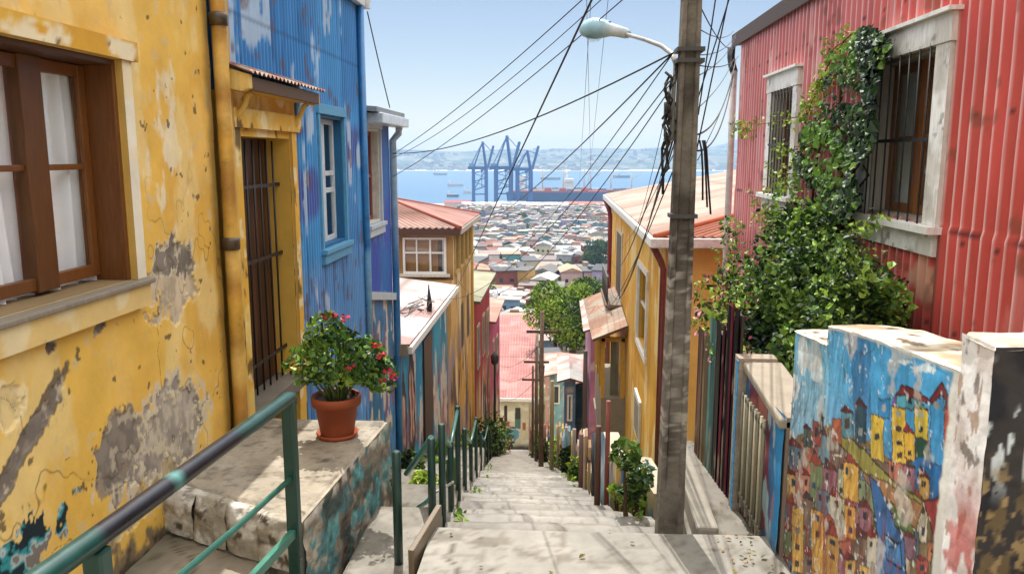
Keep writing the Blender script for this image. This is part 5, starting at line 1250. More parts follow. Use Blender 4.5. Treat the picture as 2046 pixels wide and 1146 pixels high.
# shrubs, pots and cactus along the left foot of the houses
def shrub(name, label, ctr, rad, n, size, pal, seed, cat='shrub', group='plants along the left edge of the stairs', flowers=None, m_='leaf'):
    z0 = ctr[2] - rad[2]
    h = thing(name, label, cat, (ctr[0], ctr[1], z0), group)
    r = random.Random(seed); mb = MB(); P = []
    for k in range(5): P.append(ellip(n // 5, (ctr[0] + r.uniform(-.5, .5) * rad[0], ctr[1] + r.uniform(-.5, .5) * rad[1], ctr[2] + r.uniform(-.5, .5) * rad[2]), tuple(.62 * q_ for q_ in rad), seed * 10 + k))
    leaves(mb, np.concatenate(P), size, pal, up=.6, seed=seed); mb.build('foliage', M[m_], h)
    s = MB()
    for k in range(5): twig(s, (ctr[0], ctr[1], z0 - .15), (ctr[0] + r.uniform(-.6, .6) * rad[0], ctr[1] + r.uniform(-.6, .6) * rad[1], ctr[2] + .3 * rad[2]), .012, seed=k)
    s.build('stem', M['bark'], h)
    if flowers:
        f = MB(); leaves(f, ellip(int(n * .12), ctr, rad, seed + 77, .9), size * .6, flowers, seed=seed + 3); f.build('blossom', M[m_], h)
    return h
plants = [(-1.55, 6.3, .2, 'dark', 'dark low shrub at the foot of the violet house behind the green posts'), (-1.3, 7.5, .17, 'lime', 'bright green young plant beside the second bend of the green railing'), (-1.8, 9.0, .24, 'dark', 'leafy dark bush under the turquoise mural'), (-1.6, 10.6, .22, 'lime', 'light green shrub halfway along the turquoise wall'),
          (-1.95, 13.0, .3, 'dark', 'broad dark bush at the corner of the turquoise house'), (-1.95, 15.8, .36, 'lime', 'yellow green bush where the tan wall begins'), (-2.05, 18.5, .42, 'lime', 'tall light green bush below the tan wall'), (-2.05, 21.6, .6, 'dark', 'dark bush at the maroon house corner'), (-2.1, 25.0, .7, 'lime', 'bright bush with pink specks at the maroon house'), (-2.55, 29.0, .75, 'lime', 'last bright bush before the cream house on the left')]
for k, (x, y, s_, kind, lab) in enumerate(plants):
    z = stair_z(y) - .15 + s_
    shrub('shrub', lab, (x, y, z), (s_, s_, s_ * 1.15), int(420 + 500 * s_), .075 + .05 * s_, GREEN if kind == 'dark' else LIME, 600 + k, flowers=['c84a5a', 'd86a7a'] if k in (8,) else None)
h = thing('cactus', 'ribbed green column cactus in a dark pot by the left railing', 'cactus', (-1.0, 7.2, -3.4))
mb = MB()
prof = [(.001, .52), (.045, .50), (.075, .42), (.085, .25), (.08, .1), (.06, .02)][::-1]
S = MB(); V = []
for r_, z_ in prof:
    for k in range(32): t = 2 * math.pi * k / 32; rr_ = r_ * (1 + .13 * math.cos(8 * t)); V.append((-1.0 + .62 * rr_ * math.cos(t), 7.2 + .62 * rr_ * math.sin(t), -3.18 + .7 * z_))
S.add(V, [(i * 32 + k, i * 32 + (k + 1) % 32, (i + 1) * 32 + (k + 1) % 32, (i + 1) * 32 + k) for i in range(len(prof) - 1) for k in range(32)], '4a6a34', True); S.build('stem', M['leaf'], h)
mb = MB(); mb.lathe([(.001, 0), (.06, 0), (.075, .15), (.08, .19), (.07, .18), (.001, .17)], (-1.0, 7.2, -3.35), 20, '4a2a26'); mb.build('pot', M['clay'], h)

# ================================================================== right edge of the stairs: painted low wall, posts, pickets, plants
def lowblue(S, T):
    c = mixc(flat('c79a48', S), CA('7fa0b4'), sstep(.45, .52, fbm(S * 3, T * 2.6, 521, 4))); c = mixc(c, CA('dcc79a'), sstep(.54, .6, fbm(S * 4, T * 3, 522, 4)))
    c = mixc(c, CA('3f6f9a'), sstep(.6, .64, fbm(S * 5, T * 4, 523, 4))); return mixc(c, CA('4f5a34'), sstep(.25, -.1, T - stair_z(7) + (S - 7) * SL + .35 * (fbm(S * 6, T * 6, 524) - .5)) * .8)
kw = thing('painted_kerb_wall', 'low sloping wall daubed in yellow and blue along the right stair edge', 'low wall', (.62, 7.0, -3.6))
mb = MB(); pr = []
for ya, yb_ in ((6.0, 9.4),):
    S, U = np.meshgrid(np.linspace(ya, yb_, 90), np.linspace(0, 1, 40), indexing='ij'); X = np.interp(S, [6, 7, 9.4], [.76, .56, .42]); zt = np.interp(S, [6, 6.6, 7.6, 8.2, 9.4], [-2.62, -2.55, -2.95, -2.9, -3.35]); T = -4.9 + (zt + 4.9) * U
    D = (fbm(S * 5, T * 5, 525, 3) - .5) * .03; K = lowblue(S, T); K = mixc(K, CA('8fb0c6'), ((S > 7.5)) * .65 * sstep(.35, .5, fbm(S * 3, T * 2, 526)))
    I = np.arange(S.size).reshape(S.shape); Q = np.stack([I[:-1, :-1], I[:-1, 1:], I[1:, 1:], I[1:, :-1]], -1).reshape(-1, 4)
    mb.add(np.stack([X + D, S, T], -1).reshape(-1, 3), Q, K.reshape(-1, 3), True)
    pts = [(float(np.interp(y_, [6, 7, 9.4], [.76, .56, .42])), y_, float(np.interp(y_, [6, 6.6, 7.6, 8.2, 9.4], [-2.62, -2.55, -2.95, -2.9, -3.35]))) for y_ in np.linspace(6, 9.4, 30)]
    vv = []
    for x, y_, z in pts: vv += [(x + .03, y_, -5), (x + .0, y_, z), (x + .16, y_, z), (x + .16, y_, -5)]
    mb.add(vv, [(4 * i + k, 4 * i + (k + 1) % 4, 4 * i + 4 + (k + 1) % 4, 4 * i + 4 + k) for i in range(29) for k in (1, 2)] + [(0, 3, 2, 1), (116, 117, 118, 119)], 'b0a48c')
mb.build('wall', M['plaster'], kw)
shrub('shrub', 'round leafy bush beside the foot of the concrete pole', (.60, 5.75, -2.42), (.12, .15, .21), 420, .055, GREEN + ['7d9a8a'], 640, group='plants along the right edge of the stairs')
for k, (u, v, lab) in enumerate([(1232, 1000, 'tuft of weeds at the base of the blue end of the daubed wall'), (1285, 1010, 'tuft of weeds below the yellow end of the daubed wall'), (1330, 905, 'small green weed behind the pole on the walkway')]):
    p = on_stairs(u, v); shrub('weed', lab, (p[0] + .02, p[1], p[2] + .05), (.10, .12, .10), 90, .05, LIME, 650 + k, cat='weed', group='plants along the right edge of the stairs')
h = thing('planter', 'small sapling with a bare trunk in a dark planter at the right stair edge', 'potted plant', (.50, 5.55, -2.6))
mb = MB(); twig(mb, (.50, 5.5, -2.65), (.49, 5.55, -2.25), .022, wob=.006); mb.build('trunk', M['bark'], h)
mb = MB(); leaves(mb, ellip(160, (.50, 5.6, -2.15), (.11, .12, .12), 661), .06, GREEN, seed=66); mb.build('foliage', M['leaf'], h)

# posts, boards and picket panels down the right edge
pk = [(8.9, 10.3, .62, '5a3a30', '4a2f28'), (10.4, 12.0, .7, 'a05a4a', '6a3028'), (12.1, 13.9, .75, '8fb0b8', '7a8a8a'), (14.0, 16.0, .8, 'c9c2b0', '9a8f7a'), (16.1, 18.4, .85, '3f6a84', '7a4a3c'), (18.5, 21.0, .9, 'b9a890', '5a4a3c'), (21.1, 24.0, .95, '7a8a6a', '8a5a48'), (24.1, 27.5, 1.0, 'd0c8b8', '6a5a4a'), (27.6, 32.0, 1.05, '9a6a5a', '4a3a34')]
names = ['dark brown', 'terracotta and brown', 'pale blue', 'off white', 'slate blue', 'sand coloured', 'sage green', 'whitewashed', 'russet']
for k, (ya, yb_, hgt, c1, c2) in enumerate(pk):
    h = thing('picket_fence', names[k] + ' daubed picket fence ' + ('nearest the balcony' if k == 0 else 'farthest down' if k == 8 else 'in the row') + ' along the right stair edge', 'fence', (xR(ya) + .08, ya, stair_z(ya)), 'picket fences down the right edge of the stairs')
    mb = MB(); rr_ = random.Random(k)
    yv = ya
    while yv < yb_:
        w_ = rr_.uniform(.10, .2); x = xR(yv) + .10 + rr_.uniform(-.04, .06); z = stair_z(yv); hh = hgt * rr_.uniform(.55, 1.0); cc = rr_.choice([c1, c2, c1, 'd6ccbc', 'b8946a', '6f95a8', 'b87068', 'd8b45a'])
        mb.prism([(yv, z - .5), (yv + w_ * .85, z - .5), (yv + w_ * .85, z + hh), (yv + w_ * .42, z + hh + .07), (yv, z + hh)], lambda a, b, x=x: (x, a, b), lambda a, b, x=x: (x + .03, a, b), cc); yv += w_
    mb.build('pickets', M['wood'], h)
    mb = MB(); mb.beam((xR(ya) + .14, ya, stair_z(ya) + hgt * .5), (xR(yb_) + .14, yb_, stair_z(yb_) + hgt * .5), .04, .06, '4a3a30'); mb.build('rail', M['wood'], h)
    for yv, zt in ((ya, hgt * 1.0),):
        mb = MB(); x = xR(yv) + .05; mb.tube([(x, yv, stair_z(yv) - .4), (x, yv, stair_z(yv) + zt)], .028, 8, rr_.choice(['6a4a3c', '8a5a4c', '7a7468', 'a89a84', '5f7f88'])); mb.build('post', M['wood'], h)
post_defs = [(1193, 1003, 850, .028, '5a382c', 'slim dark brown post nearest the balcony on the right stair edge'), (1166, 960, 700, .032, '54443a', 'tall dark post in front of the pink roofed house'), (1212, 985, 800, .026, '8a4a40', 'rusty red post beside the blue end of the daubed wall'), (1102, 935, 760, .04, '8a7850', 'ochre stained short post beside the teal house')]
for u, v, vt, r_, c_, lab in post_defs:
    p = on_stairs(u, v); zt = on_y(u, vt, p[1])[2]
    mb = MB(); mb.tube([(p[0], p[1], p[2] - .3), (p[0], p[1], (p[2] + zt) / 2), (p[0], p[1], zt)], [r_, r_ * .95, r_ * .85], 10, c_); tag(mb.build('post', M['wood']), lab, 'post', 'posts along the right edge of the stairs')
for u, v, vt, r_, lab in [(1081, 928, 622, .055, 'tallest brown wooden utility pole below the round green tree'), (1071, 918, 690, .045, 'middle brown wooden utility pole beside the tallest one'), (1064, 912, 730, .04, 'shortest wooden utility pole nearest the red roof')]:
    p = on_stairs(u, v); zt = on_y(u, vt, p[1])[2]
    h = thing('wooden_pole', lab, 'utility pole', (p[0], p[1], p[2]), 'wooden poles at the lower end of the stairs')
    mb = MB(); mb.tube([(p[0], p[1], p[2] - .3), (p[0], p[1], zt)], [r_, r_ * .7], 10, '6e5a4a'); mb.build('shaft', M['bark'], h)
    mb = MB(); mb.beam((p[0] - .3, p[1], zt - .4), (p[0] + .3, p[1], zt - .4), .035, .05, '5a483c'); mb.build('crossarm', M['bark'], h)
p = on_stairs(989, 908); zt = on_y(989, 705, p[1])[2]
h = thing('lamp_post', 'thin black iron lamp post at the lower left end of the stairs', 'street lamp', tuple(p))
mb = MB(); mb.lathe([(.10, -.2), (.10, .25), (.05, .35), (.04, 1.2), (.05, 1.25), (.035, 1.3), (.03, zt - p[2] - .35)], tuple(p), 12, '2a2626'); mb.build('shaft', M['iron'], h)
mb = MB(); mb.lathe([(.03, -.36), (.10, -.30), (.12, -.08), (.04, 0), (.001, .06)], (p[0], p[1], zt), 12, '3a3634'); mb.build('lantern', M['iron'], h)

# ================================================================== bush and vine on the red house
def poly_pts(n, poly, seed, fr=.02, thr=.42):
    r = np.random.default_rng(seed); xs = [p[0] for p in poly]; ys_ = [p[1] for p in poly]; out = []
    while len(out) < n:
        u = r.uniform(min(xs), max(xs), 4000); v = r.uniform(min(ys_), max(ys_), 4000)
        k = inpoly(u, v, poly) & (fbm(u * fr, v * fr, seed, 4) > thr + .12 * r.normal(size=4000)); out += list(zip(u[k], v[k]))
    return np.array(out[:n])
vn = thing('climbing_vine', 'green creeper climbing the red wall between the two white windows', 'vine', (2.4, 7.5, -1.4))
VP = [(1742, 50), (1712, 62), (1690, 100), (1655, 95), (1650, 150), (1640, 190), (1625, 240), (1600, 262), (1580, 330), (1545, 395), (1560, 425), (1600, 430), (1700, 440), (1716, 380), (1700, 330), (1742, 290), (1745, 200), (1762, 140), (1780, 90)]
mb = MB(); pts = poly_pts(3400, VP, 701, .026, .52); r = np.random.default_rng(5)
P = np.array([on_x(u, v, 2.44 - abs(x)) for (u, v), x in zip(pts, r.normal(size=len(pts)) * .09)])
leaves(mb, P, .052, GREEN[:4] + ['2f4a1c', '26401a', '223a18', '6b9134'], up=.25, seed=71, droop=.6, normals=np.array([-.9, -.1, .1]), cw=.85)
dense = [(1742, 60), (1715, 75), (1722, 150), (1735, 300), (1700, 330), (1660, 420), (1690, 440), (1720, 400), (1700, 340), (1748, 290), (1748, 180), (1775, 100)]
pts = poly_pts(2200, dense, 703, .03, .34); P = np.array([on_x(u, v, 2.40 - abs(x)) for (u, v), x in zip(pts, r.normal(size=len(pts)) * .1)])
leaves(mb, P, .056, GREEN + ['24401a', '203616'], up=.25, seed=72, droop=.6, normals=np.array([-.9, -.1, .1]), cw=.85)
strag = [(1480, 260, 1620, 225), (1455, 250, 1500, 262), (1500, 400, 1600, 330), (1510, 480, 1600, 420), (1600, 265, 1660, 120), (1545, 300, 1630, 300), (1530, 350, 1600, 380), (1500, 440, 1560, 400), (1650, 110, 1700, 70), (1620, 200, 1700, 110), (1600, 220, 1650, 150)]
st = MB()
for k, (u0, v0, u1, v1) in enumerate(strag):
    a, b = on_x(u0, v0, 2.42), on_x(u1, v1, 2.42); twig(st, b, a, .007, '5a4a2c', seed=k, wob=.04, n=9)
    t = r.random(70); q_ = a * (1 - t)[:, None] + b * t[:, None] + r.normal(size=(70, 3)) * np.array([.03, .06, .07]); q_[:, 0] = np.minimum(q_[:, 0], 2.46)
    leaves(mb, q_, .046, ['7f9a34', '8fae3e', '6b8a30', 'a8b44a'], up=.2, seed=80 + k, droop=.4, cw=.8)
mb.build('foliage', M['leaf'], vn)
for k, (u0, v0, u1, v1) in enumerate([(1640, 640, 1700, 90), (1620, 620, 1570, 330), (1660, 600, 1735, 200), (1600, 600, 1650, 250), (1690, 560, 1725, 330)]): twig(st, on_x(u0, v0, 2.38), on_x(u1, v1, 2.43), .02, '4a3828', seed=90 + k, wob=.05, n=14)
st.build('stem', M['bark'], vn)
bu = thing('garden_bush', 'dense sunlit green bush spilling over the garden wall below the red house', 'bush', (1.95, 6.3, -1.6))
mb = MB(); cl = [(1620, 500, 2.25, .42, 700), (1560, 540, 2.1, .42, 750), (1660, 560, 2.15, .42, 800), (1730, 600, 2.15, .34, 560), (1510, 600, 1.95, .42, 480), (1600, 610, 1.95, .46, 1000), (1680, 620, 2.0, .34, 560), (1540, 680, 1.75, .38, 750), (1600, 720, 1.65, .28, 450), (1480, 560, 2.1, .34, 220), (1460, 640, 1.8, .30, 180), (1575, 460, 2.3, .28, 380), (1530, 745, 1.5, .2, 200), (1560, 790, 1.45, .14, 120), (1650, 655, 1.75, .2, 220), (1760, 620, 2.2, .24, 260), (1500, 700, 1.6, .28, 380), (1645, 470, 2.3, .28, 350), (1580, 760, 1.55, .2, 220)]
for k, (u, v, x, rad, n) in enumerate(cl): leaves(mb, ellip(int(n * 1.6), on_x(u, v, x), (rad * .8, rad * 1.1, rad), 720 + k, .3), .052, (GREEN if k % 7 else GREEN + LIME[:2]) + ['2a431a', '1f3416', '1b2e14', '35521f'], up=.55, seed=730 + k, cw=.8)
r2 = np.random.default_rng(9)
for k in range(64):
    u, v = r2.uniform(1440, 1760), r2.uniform(430, 700); a = on_x(u, v, 2.0); d = np.array([r2.uniform(-.35, .1), r2.uniform(-.3, .4), r2.uniform(.05, .35)]); t = r2.random(22)[:, None]
    leaves(mb, a + d * t + r2.normal(size=(22, 3)) * .025, .042, GREEN + LIME[:2], up=.4, seed=760 + k)
mb.build('foliage', M['leaf'], bu)
mb = MB()
for k, (u, v, x, rad, n) in enumerate(cl): twig(mb, (1.95, 6.2 + .2 * (k % 4), -1.75), on_x(u, v, x), .022, seed=k, wob=.05, n=8)
mb.build('stem', M['bark'], bu)
bg_ = thing('pink_flowering_shrub', 'pink flowering shrub trailing over the board fence by the yellow corner house', 'shrub', (1.5, 7.2, -1.5))
mb = MB(); f = MB()
for k, (u, v, x, rad) in enumerate([(1425, 590, 1.55, .22), (1440, 650, 1.4, .22), (1415, 640, 1.45, .18), (1455, 690, 1.3, .18), (1450, 560, 1.7, .2), (1430, 700, 1.3, .13), (1470, 610, 1.5, .2)]):
    c_ = on_x(u, v, x); leaves(mb, ellip(75, c_, (rad, rad, rad), 780 + k, .4), .06, LIME + GREEN[:2], seed=790 + k); leaves(f, ellip(28, c_, (rad * 1.05, rad * 1.05, rad * 1.05), 800 + k, .8), .045, ['d88a9a', 'c86a80', 'e8b0b4', 'b8506a'], seed=810 + k)
mb.build('foliage', M['leaf'], bg_); f.build('blossom', M['leaf'], bg_)
mb = MB(); 
for k in range(4): twig(mb, (1.5, 7.2, -2.0), (1.35 + .08 * k, 6.9 + .1 * k, -1.2), .015, seed=k, wob=.04)
mb.build('stem', M['bark'], bg_)

# ================================================================== overhead cables
def cable(label, p, q_, r_=.008, sag=.1, c_='17181b', n=22, group='overhead cables of the concrete pole'):
    p, q_ = np.array(p, float), np.array(q_, float)
    mb = MB(); mb.tube([tuple(p * (1 - t) + q_ * t - np.array((0, 0, sag * 4 * t * (1 - t)))) for t in np.linspace(0, 1, n)], r_ * .6, 5, c_)
    return tag(mb.build('overhead_cable', M['cable']), label, 'cable', group)
PT = lambda z_: (.66, 4.64, z_)
lampj = on_y(1345, 106, 4.62)
bayc = (XW + .15, 11.25, .42)
tanc = on_y(938, 441, 21.6)
cable('thickest black cable crossing the sky from top centre to the tan house roof', on_y(1206, -40, 3.2) * 2.1 - on_y(905, 592, 17.2) * 1.1, on_y(905, 592, 17.2), .0085, -.02)
cable('heavy cable from the lamp bracket down past the cranes to the tan roof corner', lampj, on_y(934, 452, 21.0), .009, .25)
cable('cable sagging from the lamp bracket to the gutter of the violet house', lampj, on_y(780, 306, 11.3), .009, .16)
cable('upper cable from beyond the top edge to the violet house gutter', np.array((.68, 4.66, 1.36)), on_y(779, 312, 11.3), .0075, .10)
cable('second upper cable running close below the lamp head to the violet house', np.array((.68, 4.66, 1.27)), on_y(779, 318, 11.3), .006, .16)
cable('thin cable crossing the far bay to the lower pipe of the violet house', np.array((.68, 4.66, 1.14)), on_y(779, 356, 11.3), .007, .10)
cable('thin slack cable from the tan roof up to the lamp bracket', lampj, on_y(936, 520, 19.4), .006, .55)
cable('drooping lower cable ending on the white tin roof', on_y(1348, 150, 4.62), on_y(860, 585, 16.4), .006, .55)
cable('twin of the drooping cable ending on the tan wall', on_y(1348, 165, 4.62), on_y(915, 560, 18.5), .006, .75)
cable('short stay cable from the blue house eave to the violet house roof', (XW + .1, 9.66, 1.66), (XW + .12, 10.7, .62), .012, .02, group='stay wires of the blue house')
for k, (v0, u1, v1, y1, sag, lab) in enumerate([(240, 1222, 520, 26, .5, 'outermost of the bundled cables sweeping down from the pole to the yellow house'), (262, 1216, 545, 25.5, .9, 'second bundled cable sweeping down to the yellow house'), (280, 1206, 585, 25, .7, 'third bundled cable reaching the awning of the yellow house'), (330, 1192, 605, 24.5, .5, 'lowest bundled cable reaching the awning edge')]):
    cable(lab, on_y(1349, v0, 4.62), on_y(u1, v1, y1), .010 if k < 2 else .007, sag)
for k, (v0, u1, v1, sag, lab) in enumerate([(10, 1470, 95, .10, 'top cable between the pole and the red house eave'), (130, 1476, 112, .06, 'level cable between the pole and the red eave corner'), (270, 1468, 128, .22, 'looped thick cable hanging from the red eave to the pole'), (300, 1470, 120, .34, 'lower looped cable hanging beside the white downpipe')]):
    cable(lab, on_y(1398 - .04 * v0, v0, 4.66), on_y(u1, v1, 11.5), .011 if k > 1 else .007, sag)
for k, (u0, v0, u1, v1, lab) in enumerate([(1440, -30, 1395, 230, 'steep cable left of the red eave reaching the pole'), (1462, -30, 1392, 300, 'second steep cable beside the pole top'), (1498, -30, 1392, 205, 'steep cable passing under the red roof corner')]):
    cable(lab, np.array((1.02 + .16 * k, 4.72, 2.36)), on_y(u1, v1, 4.66), .007, .02)
for k, (u0, u1, v1) in enumerate([(1282, 1160, 375), (1262, 1148, 372), (1300, 1185, 385)]):
    cable(['leftmost', 'middle', 'rightmost'][k - 2 if k != 1 else 0] + ' of three hair thin wires dropping steeply before the bay', np.array((.40 - .16 * k, 4.72, 2.36)), on_y(u1, 505 + 9 * k, 480), .003 + .003, .4, c_='5a6470', group='hair thin wires')
for k, (u0, v0, u1, v1, y1, lab) in enumerate([(1400, 60, 1466, 62, 10.9, 'thin wire leaving the pole top toward the red eave'), (1400, 110, 1470, 70, 10.8, 'thin wire from the pole clamp up to the red roof edge'), (1398, 150, 1470, 75, 11, 'thin wire from the pole to the red eave end'), (1396, 215, 1466, 118, 11.6, 'thin slack wire from the pole to the gutter elbow'), (1394, 320, 1466, 150, 11.7, 'thin wire rising from the dangling ends beside the pole')]):
    cable(lab, on_y(u0, v0, 4.66), on_y(u1, v1, y1), .0055, .06)
for k, (v0, u1, v1, y1, lab) in enumerate([(135, 1262, 470, 16, 'fine wire from the pole down to the nearer yellow eave'), (205, 1290, 440, 15, 'second fine wire from the pole to the nearer yellow eave'), (300, 1228, 500, 24, 'fine wire from the tangle to the yellow house window')]):
    cable(lab, on_y(1350, v0, 4.62), on_y(u1, v1, y1), .005, .2)
tb_ = thing('cable_tangle', 'tangled black cable knot hanging down the left side of the pole', 'cable tangle', (.62, 4.6, .2))
mb = MB(); rr_ = random.Random(4)
for k in range(9):
    z0_ = rr_.uniform(.15, .5); z1_ = z0_ - rr_.uniform(.15, .55); pts = [(.615 - rr_.uniform(0, .045), 4.60 + rr_.uniform(-.05, .05), z0_ + (z1_ - z0_) * t) for t in np.linspace(0, 1, 7)]; mb.tube(pts, rr_.choice([.004, .006, .008]), 5, rr_.choice(['17181b', '2a241f', '3a332b']))
mb.build('loops', M['cable'], tb_)
mb = MB()
for k, u in enumerate((1404, 1410, 1414)): mb.tube([tuple(on_y(u - 6, 280, 4.66)), tuple(on_y(u - 2, 300, 4.66)), tuple(on_y(u, 340, 4.66)), tuple(on_y(u + 3 * k, 400 + 14 * k, 4.66))], .006, 5, '1b1a1a')
tag(mb.build('dangling_wire', M['cable']), 'loose black wire ends dangling at the right side of the pole', 'cable')
tw = thing('wire_clump', 'dry tangled wire clump lying on the edge of the white tin roof', 'wire clump', (-2.6, 13.2, -2.6))
mb = MB()
for k in range(14):
    c_ = on_y(855 - rr_.uniform(0, 45), 625 + rr_.uniform(-20, 25), 13.6); mb.tube([tuple(c_ + np.array((rr_.uniform(-.25, .25), rr_.uniform(-.8, .8), rr_.uniform(0, .16)))) for _ in range(5)], .009, 4, rr_.choice(['2a2622', '4a443c', '6a6256']))
pz = on_y(857, 608, 13.6); mb.tube([tuple(pz + np.array((0, 0, -.35))), tuple(pz + np.array((.01, 0, 0))), tuple(pz + np.array((.0, 0, .35)))], [.03, .05, .008], 8, '221f1d')
mb.build('strands', M['cable'], tw)
for k, (a, b, lab) in enumerate([((990, 720, 33), (1078, 690, 15), 'uppermost thin wire crossing the red roof'), ((990, 745, 33), (1080, 730, 15), 'second thin wire crossing the red roof'), ((990, 790, 33), (1070, 760, 18), 'lowest thin wire crossing the red roof'), ((1082, 640, 14.5), (1200, 560, 24), 'wire from the tallest wooden pole up to the yellow house'), ((1082, 650, 14.5), (1190, 610, 24), 'lower wire from the tallest wooden pole to the awning')]):
    cable(lab, on_y(*a), on_y(*b), .009, .35, c_='4a4642', group='wires over the lower stairs')

# more plants among the right-hand pickets, weeds on the steps, leaf bits standing in for leaf shadows
for k, (yv, s_, kind, lab) in enumerate([(9.9, .16, 'lime', 'small bright plant at the second picket fence on the right'), (11.8, .2, 'dark', 'dark plant beside the pale blue pickets'), (14.6, .26, 'lime', 'light green plant at the off white pickets'), (18.0, .3, 'dark', 'dark bush between the slate blue and sand coloured pickets'), (22.5, .36, 'lime', 'bright bush at the sage green pickets')]):
    shrub('shrub', lab, (xR(yv) + .05, yv, stair_z(yv) + s_ * .9), (s_ * .8, s_, s_ * 1.3), 300, .07 + .04 * s_, GREEN if kind == 'dark' else LIME, 680 + k, group='plants along the right edge of the stairs')
mb = MB(); r3 = np.random.default_rng(55); n_ = 150
P = np.stack([r3.uniform(-.66, 1.2, n_), r3.uniform(3.7, 4.47, n_), np.full(n_, -2.185)], 1); P[:, 0] = np.where(r3.random(n_) < .75, 1.2 - np.abs(r3.normal(size=n_)) * .13, P[:, 0])
leaves(mb, P[:55], .026, ['7a6a34', '5a4a28', '8a7a3c', '4a5a28', '9a7a4a'], up=3.0, seed=91); tag(mb.build('leaf_shadow_bits', M['leaf']), 'scattered leaf bits in place of leaf shadows along the right side of the landing', 'leaf shadow bits', kind='stuff')
mb = MB()
for k in range(24):
    yv = 4.6 + 10 * r3.random() ** 1.5; sd = r3.random() < .5; x_ = (xL(yv) + r3.uniform(-.02, .05)) if sd else (xR(yv) - r3.uniform(-.02, .05)); nst = math.floor((yv - 4.5) / RUN) + 1
    leaves(mb, ellip(14, (x_, yv, -2.2 - RISE * nst + .03), (.05, .05, .05), 900 + k, .2), .04, LIME[:3] + ['8a8f4a'], up=.4, seed=k)
tag(mb.build('step_weeds', M['leaf']), 'little weeds sprouting along both edges of the steps', 'weeds', kind='stuff')
# ================================================================== cream house at the foot of the stairs
ch = thing('cream_house', 'cream house with long faded red tin roof closing the foot of the stairs', 'house', (-3.6, 61, -23.5))
cx0, cx1 = -5.4, -2.25
def creamf(S, T):
    c = mixc(flat('d2cab0', S), CA('bcb294'), sstep(.42, .6, fbm(S * 1.2, T * 1.2, 901, 4)))
    d = blob(S, T, -3.75, -21.6, .75, .65, 902, .3, 3); k = fbm(S * 3, T * 3, 903, 3)
    g = flat('4f8f98', S); g = mixc(g, CA('6a6a86'), sstep(.45, .52, k)); g = mixc(g, CA('c9c2b8'), sstep(.58, .62, k)); g = mixc(g, CA('3a3a44'), sstep(.66, .68, k)); m = sstep(1.02, .95, d)[..., None]; c = c * (1 - m) + g * m
    for cs, ct, rw, rh, h in ((-4.05, -19.95, .13, .7, '2f2a2a'), (-4.1, -20.75, .35, .18, '8a4a3c'), (-3.1, -20.5, .22, .6, '4a6a60'), (-4.8, -20.4, .14, .22, '3a3430'), (-2.6, -20.9, .12, .3, '9a5a3c'), (-4.75, -21.3, .14, .2, '9a3a3c')):
        c = mixc(c, CA(h), sstep(1.1, .95, np.maximum(np.abs(S - cs) / rw, np.abs(T - ct) / rh) + .3 * (fbm(S * 4, T * 4, 904) - .5)))
    return mixc(c, CA('3a3834'), sstep(-22.1, -22.6, T + .5 * (fbm(S * 2, T * 2, 905) - .5)))
mb = MB(); mb.sheet('-y', 60, cx0, cx1, -24.5, -18.6, .05, .05, creamf); mb.sheet('+x', cx1, 60, 90, -33, -18.6, .15, .15, streak_wall('b8a58c', '8a5a5c', 906, -18)); mb.box(cx0, cx1 - .02, 60.05, 90, -34, -18.65, 'b8ac88'); mb.build('wall', M['plaster'], ch)
tinroof('roof', ch, (cx0 - .3, 59.6, -18.55), (cx1 + .45, 59.6, -18.55), (cx1 - .25, 88, -17.6), (cx0 - 2.2, 88, -17.6), 'a8746e', '8f5650', .03, .22, 120, 90, 911, along=0, rustamt=.35, thick=.12)
mb = MB(); mb.box(cx0 - .3, cx1 + .45, 59.5, 59.6, -18.75, -18.5, 'd8d2c8'); mb.build('fascia', M['wood'], ch)
for xa, za in ((-4.95, -20.6), (-3.3, -20.3)):
    mb = MB(); mb.box(xa, xa + .4, 59.95, 60, za, za + .9, '3a342e'); mb.build('window', M['wood'], ch)

